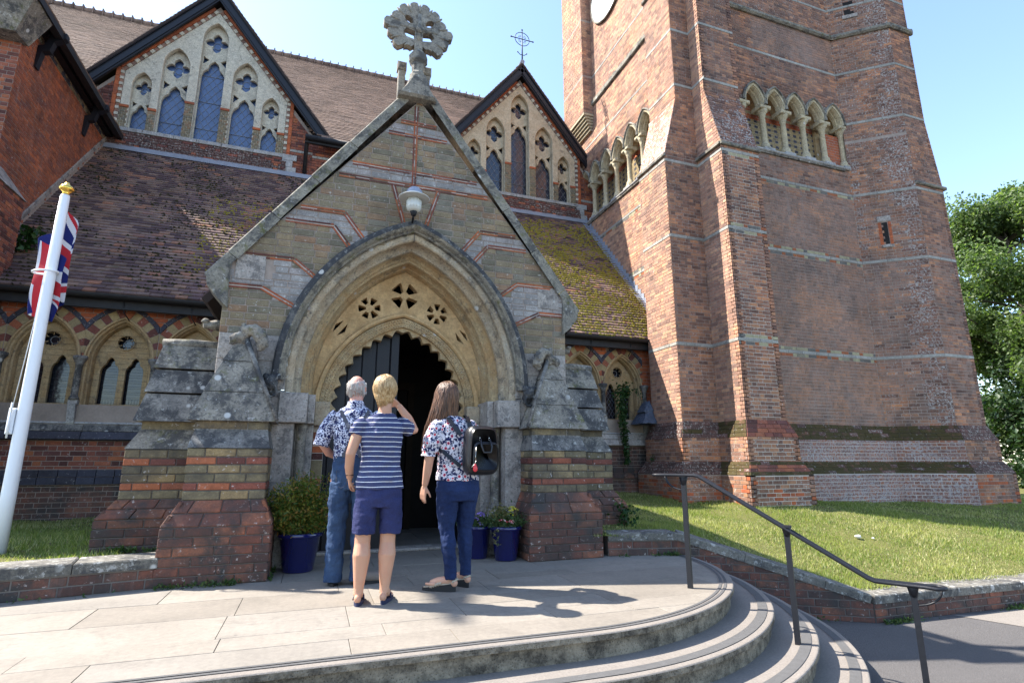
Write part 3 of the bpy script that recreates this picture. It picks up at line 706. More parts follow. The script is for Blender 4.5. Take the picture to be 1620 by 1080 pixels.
# ashlar below the brickwork, each side of the arch; quoin blocks near the kneelers
rg = random.Random(3)
for s in (-1, 1):
    for z0, z1 in ((1.44, 1.78), (1.78, 2.08), (2.08, 2.36)):
        edges = [1.98, rg.uniform(1.6, 1.75), 1.30]
        for e0, e1 in zip(edges[:-1], edges[1:]):
            u0, u1 = sorted((PX + s * e0, PX + s * e1)); sz.put(GF, rect(u0 + .003, z0 + .003, u1 - .003, z1 - .003), 0, .008, 'stone_wall', rg.random())
    u0, u1 = sorted((PX + s * 1.60, PX + s * 1.90)); sz.put(GF, rect(u0 + .004, 2.955, u1 - .004, 3.235), 0, .012, 'stone_wall', .4)
sz.done('stone_block_remainder')
# thin red tile strings in pairs
st = MB()
def tstring(P):
    for (a, b_) in zip(P[:-1], P[1:]):
        l = math.hypot(b_[0] - a[0], b_[1] - a[1]); U = Vector((b_[0] - a[0], 0, b_[1] - a[1])) / l; F = Fr((a[0], PY, a[1]), U, Vector((-U.z, 0, U.x)))
        if F.N.y > 0: F = Fr((b_[0], PY, b_[1]), -U, Vector((U.z, 0, -U.x)))
        u = 0; 
        while u < l - .01:
            e = min(l, u + rg.uniform(.18, .26))
            for o_ in (-.027, .006):
                st.prism(F, rect(u + .002, o_, e - .002, o_ + .018), 0, .011 + rg.uniform(0, .003), 'brick_orange' if rg.random() < .3 else 'brick_red', rg.random(), False)
            st.prism(F, rect(u, -.008, e, .007), 0, .006, 'mortar_light', 0, False); u = e
def gx(z): return max(0, (RZ - .1 - z) / slope)      # half width of the wall at height z
for z in (5.22, 5.04, 4.54, 4.36): tstring([(PX - gx(z), z), (PX + gx(z), z)])
for s in (-1, 1):
    for zh, ak, a2, z2 in ((3.88, .82, .58, 3.57), (3.70, .93, .73, 3.45), (3.24, 1.32, 1.09, 3.06), (2.88, 1.62, 1.28, 2.70)):
        P = [(PX + s * min(gx(zh), 1.97 if zh < 3 else 9), zh), (PX + s * ak, zh), (PX + s * a2, z2)]
        tstring(P if s < 0 else P[::-1])
    P = [(PX + s * .28, 4.34), (PX + s * .125, 3.82)]; tstring(P)
tstring([(PX - .035, 5.47), (PX - .035, 4.25)]); st.split('string_tile', porch)
mz.done()
# conduit running down to the lamp
# coping stones up the rakes
cz = Masonry(porch, 'coping_stone', cham=.014)
for s in (-1, 1):
    A = Vector((PX + s * (HW + .0), PY - .048, EZ - .03)); B = Vector((PX + s * .12, PY - .048, RZ + .02)); D = (B - A); l = D.length; D.normalize()
    Nn = Vector((D.z * s, 0, -D.x * s)) if True else None
    F = Fr(A, D, Vector((0, 1, 0))) if s > 0 else Fr(A, D, Vector((0, 1, 0)))
    if F.N.z < 0: F = Fr(B, -D, Vector((0, 1, 0)))
    cuts = [0, .34, .98, 1.62, 2.28, l] if F.O == A else [0, l - 2.28, l - 1.62, l - .98, l - .34, l]
    for i in range(len(cuts) - 1):
        a_, b_ = cuts[i] + .003, cuts[i + 1] - .003; k = i if F.O == A else len(cuts) - 2 - i
        cz.put(F, rect(a_, 0, b_, .46), -.05 - .008 * (k % 2), .07 + .007 * (k % 2), 'stone_coping', rg.random(), cham=.014)
cz.done()
b = MB()
for s in (-1, 1):                                # kneeler stones
    x0, x1 = sorted((PX + s * 1.94, PX + s * (HW + .13))); F = facefr(PY)
    P = [(PX + s * 1.93, 2.62), (PX + s * 2.02, 2.70), (PX + s * (HW + .01), 2.84), (PX + s * (HW + .03), 2.95), (PX + s * 1.95, 3.15)]
    if s < 0: P = P[::-1]
    b.prism(F, P, -.35, .055, 'stone_coping', 0, cham=.012)
b.split('kneeler', porch)
# side walls and tiled roof behind the gable
b = MB()
for s in (-1, 1):
    x0, x1 = sorted((PX + s * 1.98, PX + s * 1.68)); b.box(x0, x1, 6.86, 10.2, 0, 2.85, 'mortar')
b.split('side_wall', porch)
rz = Masonry(porch, 'roof_tile', cap=40)
for s in (-1, 1):
    A = Vector((PX - s * 2.2 * 1, 0, 2.85)); 
    if s > 0: F = Fr((PX + 2.25, 6.6, 2.80), (0, 1, 0), (-HW, 0, RZ - EZ))
    else: F = Fr((PX - 2.25, 11.4, 2.80), (0, -1, 0), (HW, 0, RZ - EZ))
    b = MB(); ln = math.hypot(2.25, 2.8); b.prism(F, rect(0, 0, 4.8, ln), -.08, 0, 'tile_under'); b.build('roof_slope', porch)
    rz.fill(F, [rect(0, 0, 4.8, ln)], .3, .2, .006, 'roof_tile', proud=.018)
rz.done()

# ---- arch mouldings
b = MB()
hood = [(-.03, -.02), (-.045, .07), (-.02, .115), (.03, .125), (.055, .10), (.075, .055), (.09, .045), (.095, 0)]
archsweep(b, GF, PX, AS, AS - .02, AW, AH, hood, ['stone_hood'] * 3 + ['stone_coping'] * 4, 18); b.build('hood_mould', porch)
b = MB()
prof = [(.095, -.005), (.115, .004), (.165, .004), (.178, -.012), (.176, -.05), (.150, -.075), (.150, -.11), (.172, -.145), (.20, -.15), (.225, -.165), (.248, -.165), (.255, -.20), (.235, -.235), (.238, -.28), (.262, -.315),
        (.285, -.32), (.300, -.345), (.322, -.345), (.330, -.38), (.312, -.42), (.314, -.47), (.335, -.50), (.352, -.50), (.362, -.53), (.372, -.60)]
archsweep(b, GF, PX, AS, 1.76, AW, AH, prof, ['stone_arch_old'] * 6 + ['stone_arch_old'] * 6 + ['stone_arch'] * 13, 20); b.build('arch_moulding', porch)
b = MB()                                          # mitre joints cut across the moulding at the crown
b.box(PX - .004, PX + .004, PY - .012, PY + .02, AS + AH - .20, AS + AH - .02, 'mortar_dark'); b.build('joint', porch)
# tympanum plate with pierced openings
TF = facefr(PY + .60)                             # Y 6.85
DW, DH, DS = .97, 1.20, 1.65                      # outer line of the carved door ring
tw = AW - .365; c_, R_ = archgeo(AW, AH); th_ = math.sqrt((R_ - .365) ** 2 - c_ * c_)
outerL = archloop(PX, AS, 1.46, tw, th_, 0, 18)
innerL = archloop(PX, DS, 1.46, DW, DH, 0, 18)
loops = [outerL[:-1] + [outerL[-1]] + innerL[::-1]]
loops = [outerL + innerL[::-1]]
def petal(cu, cv, r, ang, w_, r0=.2):
    L = []
    for k in range(12):
        t = k / 11; rr = r * (r0 + (1 - r0) * t); L.append((rr, w_ * rr * (1.0 if t < .95 else .75)))
    P = L + [(x, -y) for x, y in L[::-1]]; c, s = math.cos(ang), math.sin(ang); return [(cu + x * c - y * s, cv + x * s + y * c) for x, y in P]
for k in range(4): loops.append(petal(PX, 3.13, .165, R(45 + 90 * k), .52, .30))
for s in (-1, 1):
    cu, cv = PX + s * .43, 2.925
    for k in range(6): loops.append(petal(cu, cv, .135, R(18 + s * 12 + 60 * k), .34, .33 if k % 2 else .45))
    cu, cv = PX + s * .765, 2.64; c, s_ = math.cos(s * R(38)), math.sin(s * R(38))
    for o in (-.032, .032):
        D = [(o + (.028 if o > 0 else 0), 0), (o + (0 if o > 0 else 0) - .0, .095), (o - (.028 if o < 0 else 0), 0), (o, -.095)]
        D = [(o, .10), (o + math.copysign(.042, o), 0), (o, -.10), (o - math.copysign(.004, o), 0)]
        loops.append([(cu + x * c - y * s_, cv + x * s_ + y * c) for x, y in D])
plate('tympanum', TF, loops, -.13, 0, 'stone_tympanum', porch)
b = MB(); ringd = [(0, 0), (.0, .03), (.03, .045), (.055, .035), (.06, .0), (.075, .012), (.135, .012), (.15, 0), (.15, -.12)]
b2 = MB(); archsweep(b2, TF, PX, DS, 1.46, DW + .03, DH + .037, [(0, 0), (-.012, .02), (.0, .045), (.03, .05), (.045, .03), (.05, .012)], ['stone_tympanum'] * 5, 20); b2.build('arch_roll', porch)
# carved leaf band: small raised leaves round the ring, then the scalloped cusps
archsweep(b, TF, PX, DS, 1.46, DW, DH, [(.02, 0), (.025, .018), (.135, .018), (.14, -.12)], ['stone_arch'] * 3, 24)
rg = random.Random(9); c0, r0_ = archgeo(DW, DH)
for s in (-1, 1):
    thm = math.acos(c0 / (r0_ - .08)); nL = 46
    for i in range(nL):
        for j_ in range(3):
            r_ = r0_ - .045 - .036 * j_; th = thm * (i + .5 * (j_ % 2)) / nL
            b.ball(TF.p(PX + s * (-c0 + r_ * math.cos(th)), DS + r_ * math.sin(th), .018), rg.uniform(.010, .017), .012, rg.uniform(.010, .017), 'stone_arch', 6, 4, jit=.2, seed=i)
b.build('carved_band', porch)
# scallops
rr = r0_ - .155; thm = math.acos(c0 / rr); n = 9; cus = []
L = []
for k in range(n):
    for q in range(9):
        t = (k + q / 8) / n * thm; dd = .062 * (1 - math.sin(math.pi * q / 8)) ** .72
        L.append((-c0 + (rr - dd) * math.cos(t), (rr - dd) * math.sin(t)))
right = [(PX + x, DS + z) for x, z in L if x >= 0]; left = [(2 * PX - x, z) for x, z in right[::-1]]
scal = [(PX + DW - .13 - .02, 1.46)] + right + left + [(PX - DW + .15, 1.46)]
ou = archloop(PX, DS, 1.46, DW, DH, .10, 18)
plate('cusped_edge', TF, [ou + scal[::-1]], -.14, -.02, 'stone_arch', porch, bevel=.006)
# springer blocks under the arch, jamb shafts and striped jambs
b = MB(); jb = MB(); sh = MB(); bj = Masonry(porch, 'jamb_brick', cham=.003); pl_ = MB()
for s in (-1, 1):
    def bx(a0, a1, y0, y1, z0, z1, m, mb, ch=.008):
        x0, x1 = sorted((PX + s * a0, PX + s * a1)); mb.box(x0, x1, y0, y1, z0, z1, m, 0, ch)
    bx(1.06, 1.345, 6.20, 6.60, 1.44, 1.755, 'stone_wall', b); bx(.985, 1.06, 6.36, 6.80, 1.442, 1.757, 'stone_wall', b); bx(.82, .985, 6.70, 7.0, 1.444, 1.72, 'stone_arch_old', b)
    bx(1.18, 1.345, 6.26, 6.86, .0, 1.44, 'stone_wall', jb, .01); bx(.985, 1.18, 6.62, 6.9, .0, 1.442, 'stone_wall', jb, .01)
    sh.lathe((PX + s * 1.105, 6.44, .50), [(.075, 0), (.075, .03), (.060, .05), (.054, .07), (.052, .86), (.060, .885), (.066, .92), (.066, .94)], 'stone_dark', 18)
    bx(1.0, 1.22, 6.30, 6.62, 0, .36, 'stone_wall', pl_, .01); bx(1.02, 1.19, 6.33, 6.58, .36, .50, 'stone_wall', pl_, .03)
    u0, u1 = sorted((PX + s * .985, PX + s * .86)); FJ = facefr(6.86); jb.box(u0, u1, 6.86, 7.0, 0, 1.44, 'mortar_light')
    for i, (z0, z1, m) in enumerate([(0, .24, 'brick_cream'), (.24, .32, 'brick_red'), (.32, .40, 'brick_red'), (.40, .62, 'brick_cream'), (.62, .70, 'brick_red'), (.70, .78, 'brick_red'), (.78, .86, 'brick_red'), (.86, 1.06, 'brick_cream'), (1.06, 1.14, 'brick_red'), (1.14, 1.22, 'brick_orange'), (1.22, 1.30, 'brick_orange'), (1.30, 1.38, 'brick_red')]):
        bj.put(FJ, rect(u0 + .003, z0 + .004, u1 - .003, z1 - .004), 0, .008, m, rg.random())
b.split('springer_block', porch); jb.split('jamb', porch); sh.split('jamb_shaft', porch); pl_.split('shaft_plinth', porch); bj.done()
# carved label stops: a worn head over a ring
for s in (-1, 1):
    b = MB(); c = Vector((PX + s * 1.43, 6.13, 1.84)); b.ball(c, .07, .07, .085, 'stone_hood', 12, 9, jit=.06, seed=4); b.ball(c + Vector((0, -.05, -.01)), .025, .03, .035, 'stone_hood', 8, 6, jit=.1)
    for q in (-1, 1): b.ball(c + Vector((q * .055, 0, .06)), .035, .04, .035, 'stone_hood', 8, 6, jit=.15, seed=q + 3)
    b.tube([c + Vector((.062 * math.cos(t), -.035, -.095 + .055 * math.sin(t))) for t in np.linspace(0, 2 * math.pi, 16, endpoint=False)], .017, 'stone_hood', 7, closed=True)
    b.ball(c + Vector((0, .05, -.06)), .06, .07, .09, 'stone_hood', 8, 6, jit=.1); weathered(b.build('label_stop', porch), .010, .02, .03, 1)
# doors and the dark inside of the porch
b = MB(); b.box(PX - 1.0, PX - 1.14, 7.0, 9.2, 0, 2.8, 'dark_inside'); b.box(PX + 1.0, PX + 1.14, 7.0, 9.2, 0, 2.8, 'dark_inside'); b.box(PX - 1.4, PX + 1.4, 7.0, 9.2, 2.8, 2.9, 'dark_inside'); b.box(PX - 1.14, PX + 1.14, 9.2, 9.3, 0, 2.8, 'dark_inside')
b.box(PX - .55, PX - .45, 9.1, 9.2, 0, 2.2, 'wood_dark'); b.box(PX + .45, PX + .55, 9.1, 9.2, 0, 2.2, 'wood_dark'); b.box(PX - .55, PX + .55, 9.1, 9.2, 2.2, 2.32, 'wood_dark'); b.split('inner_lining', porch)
b = MB()
for s in (-1, 1):
    x0, x1 = sorted((PX + s * 1.33, PX + s * 1.98)); b.box(x0, x1, 6.255, 6.85, 0, 1.425, 'stone_wall')
b.split('pier_backing', porch)
leaf = MB(); leaf.box(PX - .99, PX - .02, 7.05, 7.08, .02, 2.78, 'black_wood'); lo = leaf.build('door', porch); sub(lo)
for i in range(5):
    p = MB(); x0 = PX - .985 + i * .172; p.box(x0 + .004, x0 + .168, 7.022, 7.05, .03, 2.78, 'black_wood', 0, .006); p.build('plank', lo)
p = MB(); p.box(PX - .12, PX - .015, 7.0, 7.05, .02, 2.79, 'black_wood', 0, .006); p.build('door_stile', lo)
p = MB()
for z in (.55, 1.35): p.box(PX - .95, PX - .35, 7.008, 7.02, z, z + .05, 'black_iron')
p.split('strap_hinge', lo)
leaf = MB(); F = Fr((PX + .93, 7.08, 0), (0, 1, 0), (0, 0, 1)); F = Fr((PX + .93, 8.0, 0), (0, -1, 0), (0, 0, 1)); leaf.prism(F, rect(0, .02, .92, 2.6), -.05, 0, 'black_wood'); lo = leaf.build('door', porch); sub(lo)
for i in range(5):
    p = MB(); p.prism(F, rect(i * .18 + .006, .03, i * .18 + .172, 2.6), 0, .022, 'black_wood', 0, cham=.006); p.build('plank', lo)
b = MB(); b.box(PX - 1.0, PX + 1.0, 6.9, 7.12, 0.0, .035, 'stone_wall', 0, .01); b.build('threshold', porch)

# ---- buttress piers of the porch
def courses_box(mz, a0, a1, y0, y1, s, rows, matf, proud=.007, sides='fi', L=.30):
    """rows: list of (z0,z1,material); bricks on the front and on both ends"""
    x0, x1 = sorted((PX + s * a0, PX + s * a1))
    for i, (z0, z1, m) in enumerate(rows):
        F = wallfr((x0, y0), (x1, y0)); l = x1 - x0; u = -(i % 2) * L * .5
        while u < l:
            e = u + L * random.Random(i * 7 + int(u * 50)).uniform(.85, 1.15); a_, b_ = max(u, 0), min(e, l)
            if l - b_ < .06: b_ = l; e = l
            if b_ - a_ > .03: mz.put(F, rect(a_ + (.004 if a_ > 0 else -.004), z0 + .004, b_ - (.004 if b_ < l else -.004), z1 - .004), 0, proud + rg.uniform(-.003, .003), m, rg.random())
            u = e
        for Fs, ll in ((wallfr((x0, y1), (x0, y0)), y1 - y0), (wallfr((x1, y0), (x1, y1)), y1 - y0)):
            u = -(i % 2) * .12
            while u < ll:
                e = u + .24; a_, b_ = max(u, 0), min(e, ll)
                if b_ - a_ > .03: mz.put(Fs, rect(a_ + .004, z0 + .004, b_ - .004, z1 - .004), 0, proud + rg.uniform(-.003, .003), m, rg.random())
                u = e
def frustum(mb, s, b0, b1, z0, z1, mat, rnd=0.):   # b = (a0,a1,y0,y1)
    def q(b_, z):
        x0, x1 = sorted((PX + s * b_[0], PX + s * b_[1])); return [(x0, b_[2], z), (x1, b_[2], z), (x1, b_[3], z), (x0, b_[3], z)]
    mb.hexa(q(b0, z0), q(b1, z1), mat, rnd)
pz = Masonry(porch, 'pier_brick', cham=.007); core = MB(); wt = MB(); cap = MB()
def stripes(z0, seq): 
    out = []
    for h, m in seq: out.append((z0, z0 + h, m)); z0 += h
    return out
def slopecourse(s, A, B, z0, z1, n, mat, L=.28):      # bricks laid on a sloping front between two rectangles
    for i in range(n):
        t0, t1 = i / n, (i + 1) / n
        def mixr(t): return [A[k] + (B[k] - A[k]) * t for k in range(4)]
        a, b_ = mixr(t0), mixr(t1); za, zb = z0 + (z1 - z0) * t0, z0 + (z1 - z0) * t1
        x0, x1 = sorted((PX + s * a[0], PX + s * a[1])); X0, X1 = sorted((PX + s * b_[0], PX + s * b_[1]))
        F = Fr((x0, a[2], za), (1, 0, 0), (0, b_[2] - a[2], zb - za)); hh = math.hypot(b_[2] - a[2], zb - za); u = 0; l = x1 - x0; k = 0
        while u < l - .02:
            e = min(l, u + L * rg.uniform(.8, 1.2) * (.5 if k == 0 and i % 2 else 1)); e = l if l - e < .09 else e; k += 1
            def px(u_, v_): return u_ + ((X0 - x0) + ((X1 - X0) / l - 1) * u_) * v_ / hh
            c = [(px(u, .004) + .004, .004), (px(e, .004) - .004, .004), (px(e, hh) - .004, hh - .004), (px(u, hh) + .004, hh - .004)]
            pz.put(F, c, -.02, .012 + rg.uniform(-.005, .006), mat, rg.random()); u = e
        for sd in (0, 1):
            F2 = Fr((x0, a[3], za), (0, -1, 0), (X0 - x0, 0, zb - za)) if sd == 0 else Fr((x1, a[2], za), (0, 1, 0), (X1 - x1, 0, zb - za))
            h2 = math.hypot(X0 - x0, zb - za); pz.put(F2, rect(.01, .004, a[3] - a[2] - .01, h2 - .004), -.02, .010, mat, rg.random())
for s in (-1, 1):
    # front pier
    dy = 0 if s < 0 else .10
    A = (1.28, 2.16, 5.65 + dy, 6.25); B = (1.37, 2.04, 5.77 + dy, 6.25)
    frustum(core, s, (A[0] + .006, A[1] - .006, A[2] + .006, A[3]), (A[0] + .006, A[1] - .006, A[2] + .006, A[3]), 0, .48, 'mortar_dark')
    courses_box(pz, A[0], A[1], A[2], 6.25, s, stripes(0, [(.08, 'brick_plinth')] * 6), None)
    frustum(core, s, (A[0] + .006, A[1] - .006, A[2] + .006, A[3]), B, .48, .70, 'mortar_dark'); slopecourse(s, A, B, .48, .70, 2, 'brick_plinth')
    frustum(core, s, (B[0] + .006, B[1] - .006, B[2] + .006, B[3]), (B[0] + .006, B[1] - .006, B[2] + .006, B[3]), .70, 1.16, 'mortar_dark')
    courses_box(pz, B[0], B[1], B[2], 6.25, s, stripes(.70, [(.085, 'brick_cream_old'), (.070, 'brick_red'), (.080, 'brick_cream_old'), (.080, 'brick_cream_old'), (.070, 'brick_red'), (.080, 'brick_cream_old')]), None, L=.27)
    C = (1.40, 2.02, 5.86 + dy, 6.25); frustum(wt, s, (B[0] - .012, B[1] + .012, B[2] - .015, 6.25), C, 1.165, 1.34, 'stone_slab')
    frustum(core, s, C, C, 1.34, 1.42, 'stone_dark'); courses_box(pz, C[0], C[1], C[2], 6.25, s, [(1.34, 1.42, 'brick_cream_old')], None, L=.4)
    # gabled cap leaning back to the wall, in three overlapping slabs
    lv = [(1.42, (1.33, 2.10, 5.80 + dy, 6.26)), (1.70, (1.452, 1.993, 5.89 + dy, 6.26)), (1.705, (1.444, 2.000, 5.885 + dy, 6.26)), (2.02, (1.578, 1.872, 5.992 + dy, 6.26)), (2.025, (1.57, 1.88, 5.985 + dy, 6.26)), (2.30, (1.69, 1.75, 6.08 + dy, 6.26))]
    for i in (0, 2, 4): frustum(cap, s, lv[i][1], lv[i + 1][1], lv[i][0], lv[i + 1][0], 'stone_dark', .3 * i)
    a0 = Vector((PX + s * 1.32, 5.79 + dy, 1.43)); a1 = Vector((PX + s * 1.71, 6.07 + dy, 2.30)); cap.tube([a0, a0.lerp(a1, .5) + Vector((0, -.01, 0)), a1], [.018, .02, .03], 'stone_slab', 7)
    # crocket at the top: a weathered leaf of stone curling over towards the arch
    top = Vector((PX + s * 1.72, 6.05 + dy, 2.24)); sd = -s; ck = MB()
    def T(*P): return [top + Vector((sd * x, y, z)) for x, y, z in P]
    ck.tube(T((0, .06, -.06), (0, .03, .04), (.03, 0, .12), (.10, -.02, .12), (.16, -.03, .05), (.185, -.03, -.04), (.15, -.03, -.10)), [.05, .058, .058, .066, .070, .060, .025], 'stone_dark', 10)
    ck.tube(T((0, .03, .0), (-.05, .0, .05), (-.09, -.01, .02), (-.10, -.01, -.05)), [.05, .05, .045, .02], 'stone_dark', 9); ck.tube(T((0, .03, .05), (-.01, .02, .14), (-.02, .0, .19)), [.05, .04, .02], 'stone_dark', 9)
    weathered(ck.build('crocket', porch), .014, .035, .035, 2)
    # side buttress
    A = (1.98, 2.86, 6.36, 7.0); B = (1.98, 2.71, 6.45, 6.94); zb = .18
    frustum(core, s, (A[0], A[1] - .006, A[2] + .006, A[3]), (A[0], A[1] - .006, A[2] + .006, A[3]), -.1, .50, 'mortar_dark'); courses_box(pz, A[0], A[1], A[2], A[3], s, stripes(.02, [(.08, 'brick_plinth')] * 6), None)
    frustum(core, s, (A[0], A[1] - .006, A[2] + .006, A[3]), B, .50, .68, 'mortar_dark'); slopecourse(s, A, B, .50, .68, 2, 'brick_plinth')
    frustum(core, s, (B[0], B[1] - .006, B[2] + .006, B[3]), (B[0], B[1] - .006, B[2] + .006, B[3]), .68, 1.16, 'mortar_dark')
    courses_box(pz, B[0], B[1], B[2], B[3], s, stripes(.68, [(.085, 'brick_cream_old'), (.072, 'brick_red'), (.082, 'brick_cream_old'), (.082, 'brick_cream_old'), (.072, 'brick_red'), (.087, 'brick_cream_old')]), None, L=.25)
    C = (1.98, 2.62, 6.52, 6.9); frustum(wt, s, (B[0], B[1] + .012, B[2] - .015, B[3]), C, 1.165, 1.36, 'stone_slab' if s > 0 else 'stone_dark'); frustum(core, s, C, C, 1.36, 1.44, 'brick_cream_old')
    sl = [(1.44, (1.98, 2.68, 6.42, 6.98)), (1.72, (1.98, 2.62, 6.50, 6.92)), (1.74, (1.98, 2.635, 6.485, 6.93)), (1.98, (1.98, 2.58, 6.56, 6.88)), (2.0, (1.98, 2.595, 6.545, 6.88)), (2.26, (1.98, 2.56, 6.66, 6.78))]
    for i in (0, 2, 4): frustum(cap, s, sl[i][1], sl[i + 1][1], sl[i][0], sl[i + 1][0], 'stone_slab' if i < 4 else 'stone_dark', .3 * i)
    cap.tube([(PX + s * 1.98, 6.71, 2.285), (PX + s * 2.3, 6.71, 2.30), (PX + s * 2.575, 6.71, 2.285)], .055, 'stone_dark', 9)
core.split('pier_core', porch); wt.split('weathering_stone', porch); cap.split('cap_stone', porch); pz.done()
for s, p in ((-1, (-1.02, 6.6, 2.50)), (1, (2.96, 6.6, 2.50))):
    b = MB(); b.tube([Vector(p), Vector(p) + Vector((s * .10, -.02, .0)), Vector(p) + Vector((s * .2, -.05, -.015))], [.07, .055, .03], 'stone_dark', 8); b.ball(Vector(p) + Vector((s * .18, -.06, .03)), .04, .03, .03, 'stone_dark', 8, 6, jit=.15); b.build('water_spout', porch)

# ---- foliated cross on the gable, standing on its saddle stone
cross = thing('stone_cross', 'weathered foliated stone cross on top of the porch gable', 'stone cross', (PX - .05, PY + .02, RZ))
CXc, CZc, FXc = PX - .06, 6.53, facefr(6.12)
Lo = []
N = 240
for k in range(N):
    a = 2 * math.pi * k / N; q = (a - math.pi / 2) / (2 * math.pi) * 15; t = abs((q % 1) - .5) * 2      # leaf tip 0, notch 1
    r = .415 + .025 * math.cos(4 * (a - math.pi / 2)) - .10 * (max(0, t - .60) / .40) - .02 * t + (.015 if int(q) % 2 else -.012)
    da = abs(((a + math.pi / 2 + math.pi) % (2 * math.pi)) - math.pi)
    if da < .62: r = .25 + .11 * (da / .62) ** 2 - .035 * abs(math.sin(da * 9))
    Lo.append((CXc + r * math.cos(a), CZc + r * math.sin(a)))
lp = [Lo]
def blob(cu, cv, rx, ry, ang=0, n=14): return [(cu + rx * math.cos(t) * math.cos(ang) - ry * math.sin(t) * math.sin(ang), cv + rx * math.cos(t) * math.sin(ang) + ry * math.sin(t) * math.cos(ang)) for t in np.linspace(0, 2 * math.pi, n, endpoint=False)]
for s in (-1, 1):
    lp.append([(CXc + s * x, CZc + y) for x, y in ((.052, -.020), (.16, .0), (.205, -.06), (.16, -.13), (.052, -.15))]); lp.append(blob(CXc + s * .135, CZc + .135, .068, .045, s * .8))
    pass

plate('cross_head', FXc, lp, -.14, -.04, 'stone_cross', cross)
b = MB()
for k in range(15):                              # leaf midribs worked into both faces
    a = math.pi / 2 + 2 * math.pi * k / 15
    if math.sin(a) < -.72: continue
    for d in (-.135, -.045): b.tube([FXc.p(CXc + r_ * math.cos(a), CZc + r_ * math.sin(a), d) for r_ in (.25, .29, .34, .395)], [.006, .017, .022, .010], 'stone_cross', 7)
for d in (-.13, -.05):
    b.tube([FXc.p(CXc, CZc - .25, d), FXc.p(CXc, CZc + .24, d)], .030, 'stone_cross', 8); b.tube([FXc.p(CXc - .24, CZc + .02, d), FXc.p(CXc + .24, CZc + .02, d)], .024, 'stone_cross', 8)
b.ball(FXc.p(CXc, CZc, -.02), .05, .03, .05, 'stone_cross', 10, 6); b.build('boss', cross)
b = MB(); F = facefr(6.14)
b.box(CXc - .052, CXc + .052, 6.14, 6.28, 6.0, 6.36, 'stone_cross', 0, .012); b.lathe((CXc + .01, 6.21, 5.84), [(.10, 0), (.10, .05), (.075, .09), (.085, .2), (.12, .24), (.12, .33), (.09, .36), (.07, .40)], 'stone_cross', 8, smooth=False)
P = [(CXc - .23, 5.52), (CXc + .25, 5.52), (CXc + .17, 5.66), (CXc + .10, 5.86), (CXc - .07, 5.86), (CXc - .14, 5.66)]
b.prism(facefr(6.12), P, -.42, .02, 'stone_cross', 0, cham=.03); b.split('saddle_stone', cross)
b = MB()
for x in (CXc - .165, CXc + .165): b.box(x - .045, x + .045, 6.42, 6.50, 5.5, 6.10, 'stone_cross', 0, .01); b.box(x - .06, x + .06, 6.40, 6.52, 6.10, 6.22, 'stone_cross', 0, .02)
b.split('side_pinnacle', cross)

# ---- lamp over the arch
lamp = thing('wall_lamp', 'domed outdoor lamp with a clear ribbed glass above the porch arch', 'lamp', (PX - .05, PY, 3.95))
lx, ly = PX - .06, 5.99
b = MB(); b.lathe((lx, ly, 4.06), [(.178, 0), (.182, .008), (.12, .045), (.10, .06)], 'lamp_rim', 28); b.build('shade_rim', lamp)
b = MB(); b.lathe((lx, ly, 4.10), [(.098, .0), (.098, .035), (.085, .07), (.055, .10), (.02, .115), (.004, .118)], 'lamp_metal', 24); b.build('dome', lamp)
b = MB(); b.lathe((lx, ly, 3.90), [(.04, 0), (.075, .02), (.088, .06), (.09, .12), (.075, .165)], 'lamp_glass', 24)
for k in range(14): a = 2 * math.pi * k / 14; b.tube([(lx + .083 * math.cos(a), ly + .083 * math.sin(a), 3.94), (lx + .09 * math.cos(a), ly + .09 * math.sin(a), 4.04)], .004, 'lamp_glass', 4)
b.build('glass', lamp)
b = MB(); b.lathe((lx, ly, 3.845), [(.012, 0), (.03, .012), (.035, .04), (.045, .06)], 'black_iron', 14); b.tube([(lx, ly, 3.86), (lx, ly + .02, 3.835), (lx + .01, ly + .14, 3.83), (lx + .02, PY, 3.84)], .014, 'black_iron', 8); b.build('bracket', lamp)
# ================================================================== AISLE
AY = 10.2; AF = facefr(AY); RM = 1.155; RY0, RZ0 = 13.8, 8.13; KA = 1.133; RE = 9.90
def zk(z): return 1.04 + (z - 1.04) * KA          # heights on this wall, set out from eye level
def roofz(y): return RZ0 - RM * (RY0 - y)
aisle = thing('church_aisle', 'low church aisle with arcaded windows under striped brick arches and a mossy tiled lean-to roof', 'church aisle', (0, AY, .2))
aw = MB()
for x0, x1, zb in ((-5.4, -1.0, .1), (2.95, 7.4, .1)):
    aw.prism(AF, rect(x0, zb, x1, zk(1.80)), -.4, 0, 'mortar')
WC = [-5.03, -4.02, -3.02, -2.01, 4.16, 5.16, 6.16]; VS = zk(2.42); RH = .913 * 1.097; CH = .278 * 1.097; PB = 1.004     # hood outer radius, centre offset
def hoodz(x, r): return math.sqrt(max(0, r * r - (abs(x) + CH) ** 2))
mz = Masonry(aisle, 'brick', cham=.003)
def amat(u, v, rg): return 'brick_red' if u < 3 or v < .8 else 'brick_red'
for x0, x1 in ((-5.0, -1.0), (2.95, 7.28)):
    mz.fill(AF, [rect(x0, .15, x1, zk(.735))], .22, .075, .010, 'brick_plinth', proud=.007, d0=0)
    mz.fill(AF, [rect(x0, zk(.945), x1, zk(1.325))], .22, .075, .010, 'brick_red' if x0 < 0 else 'brick_plinth', proud=.007)
st = MB()
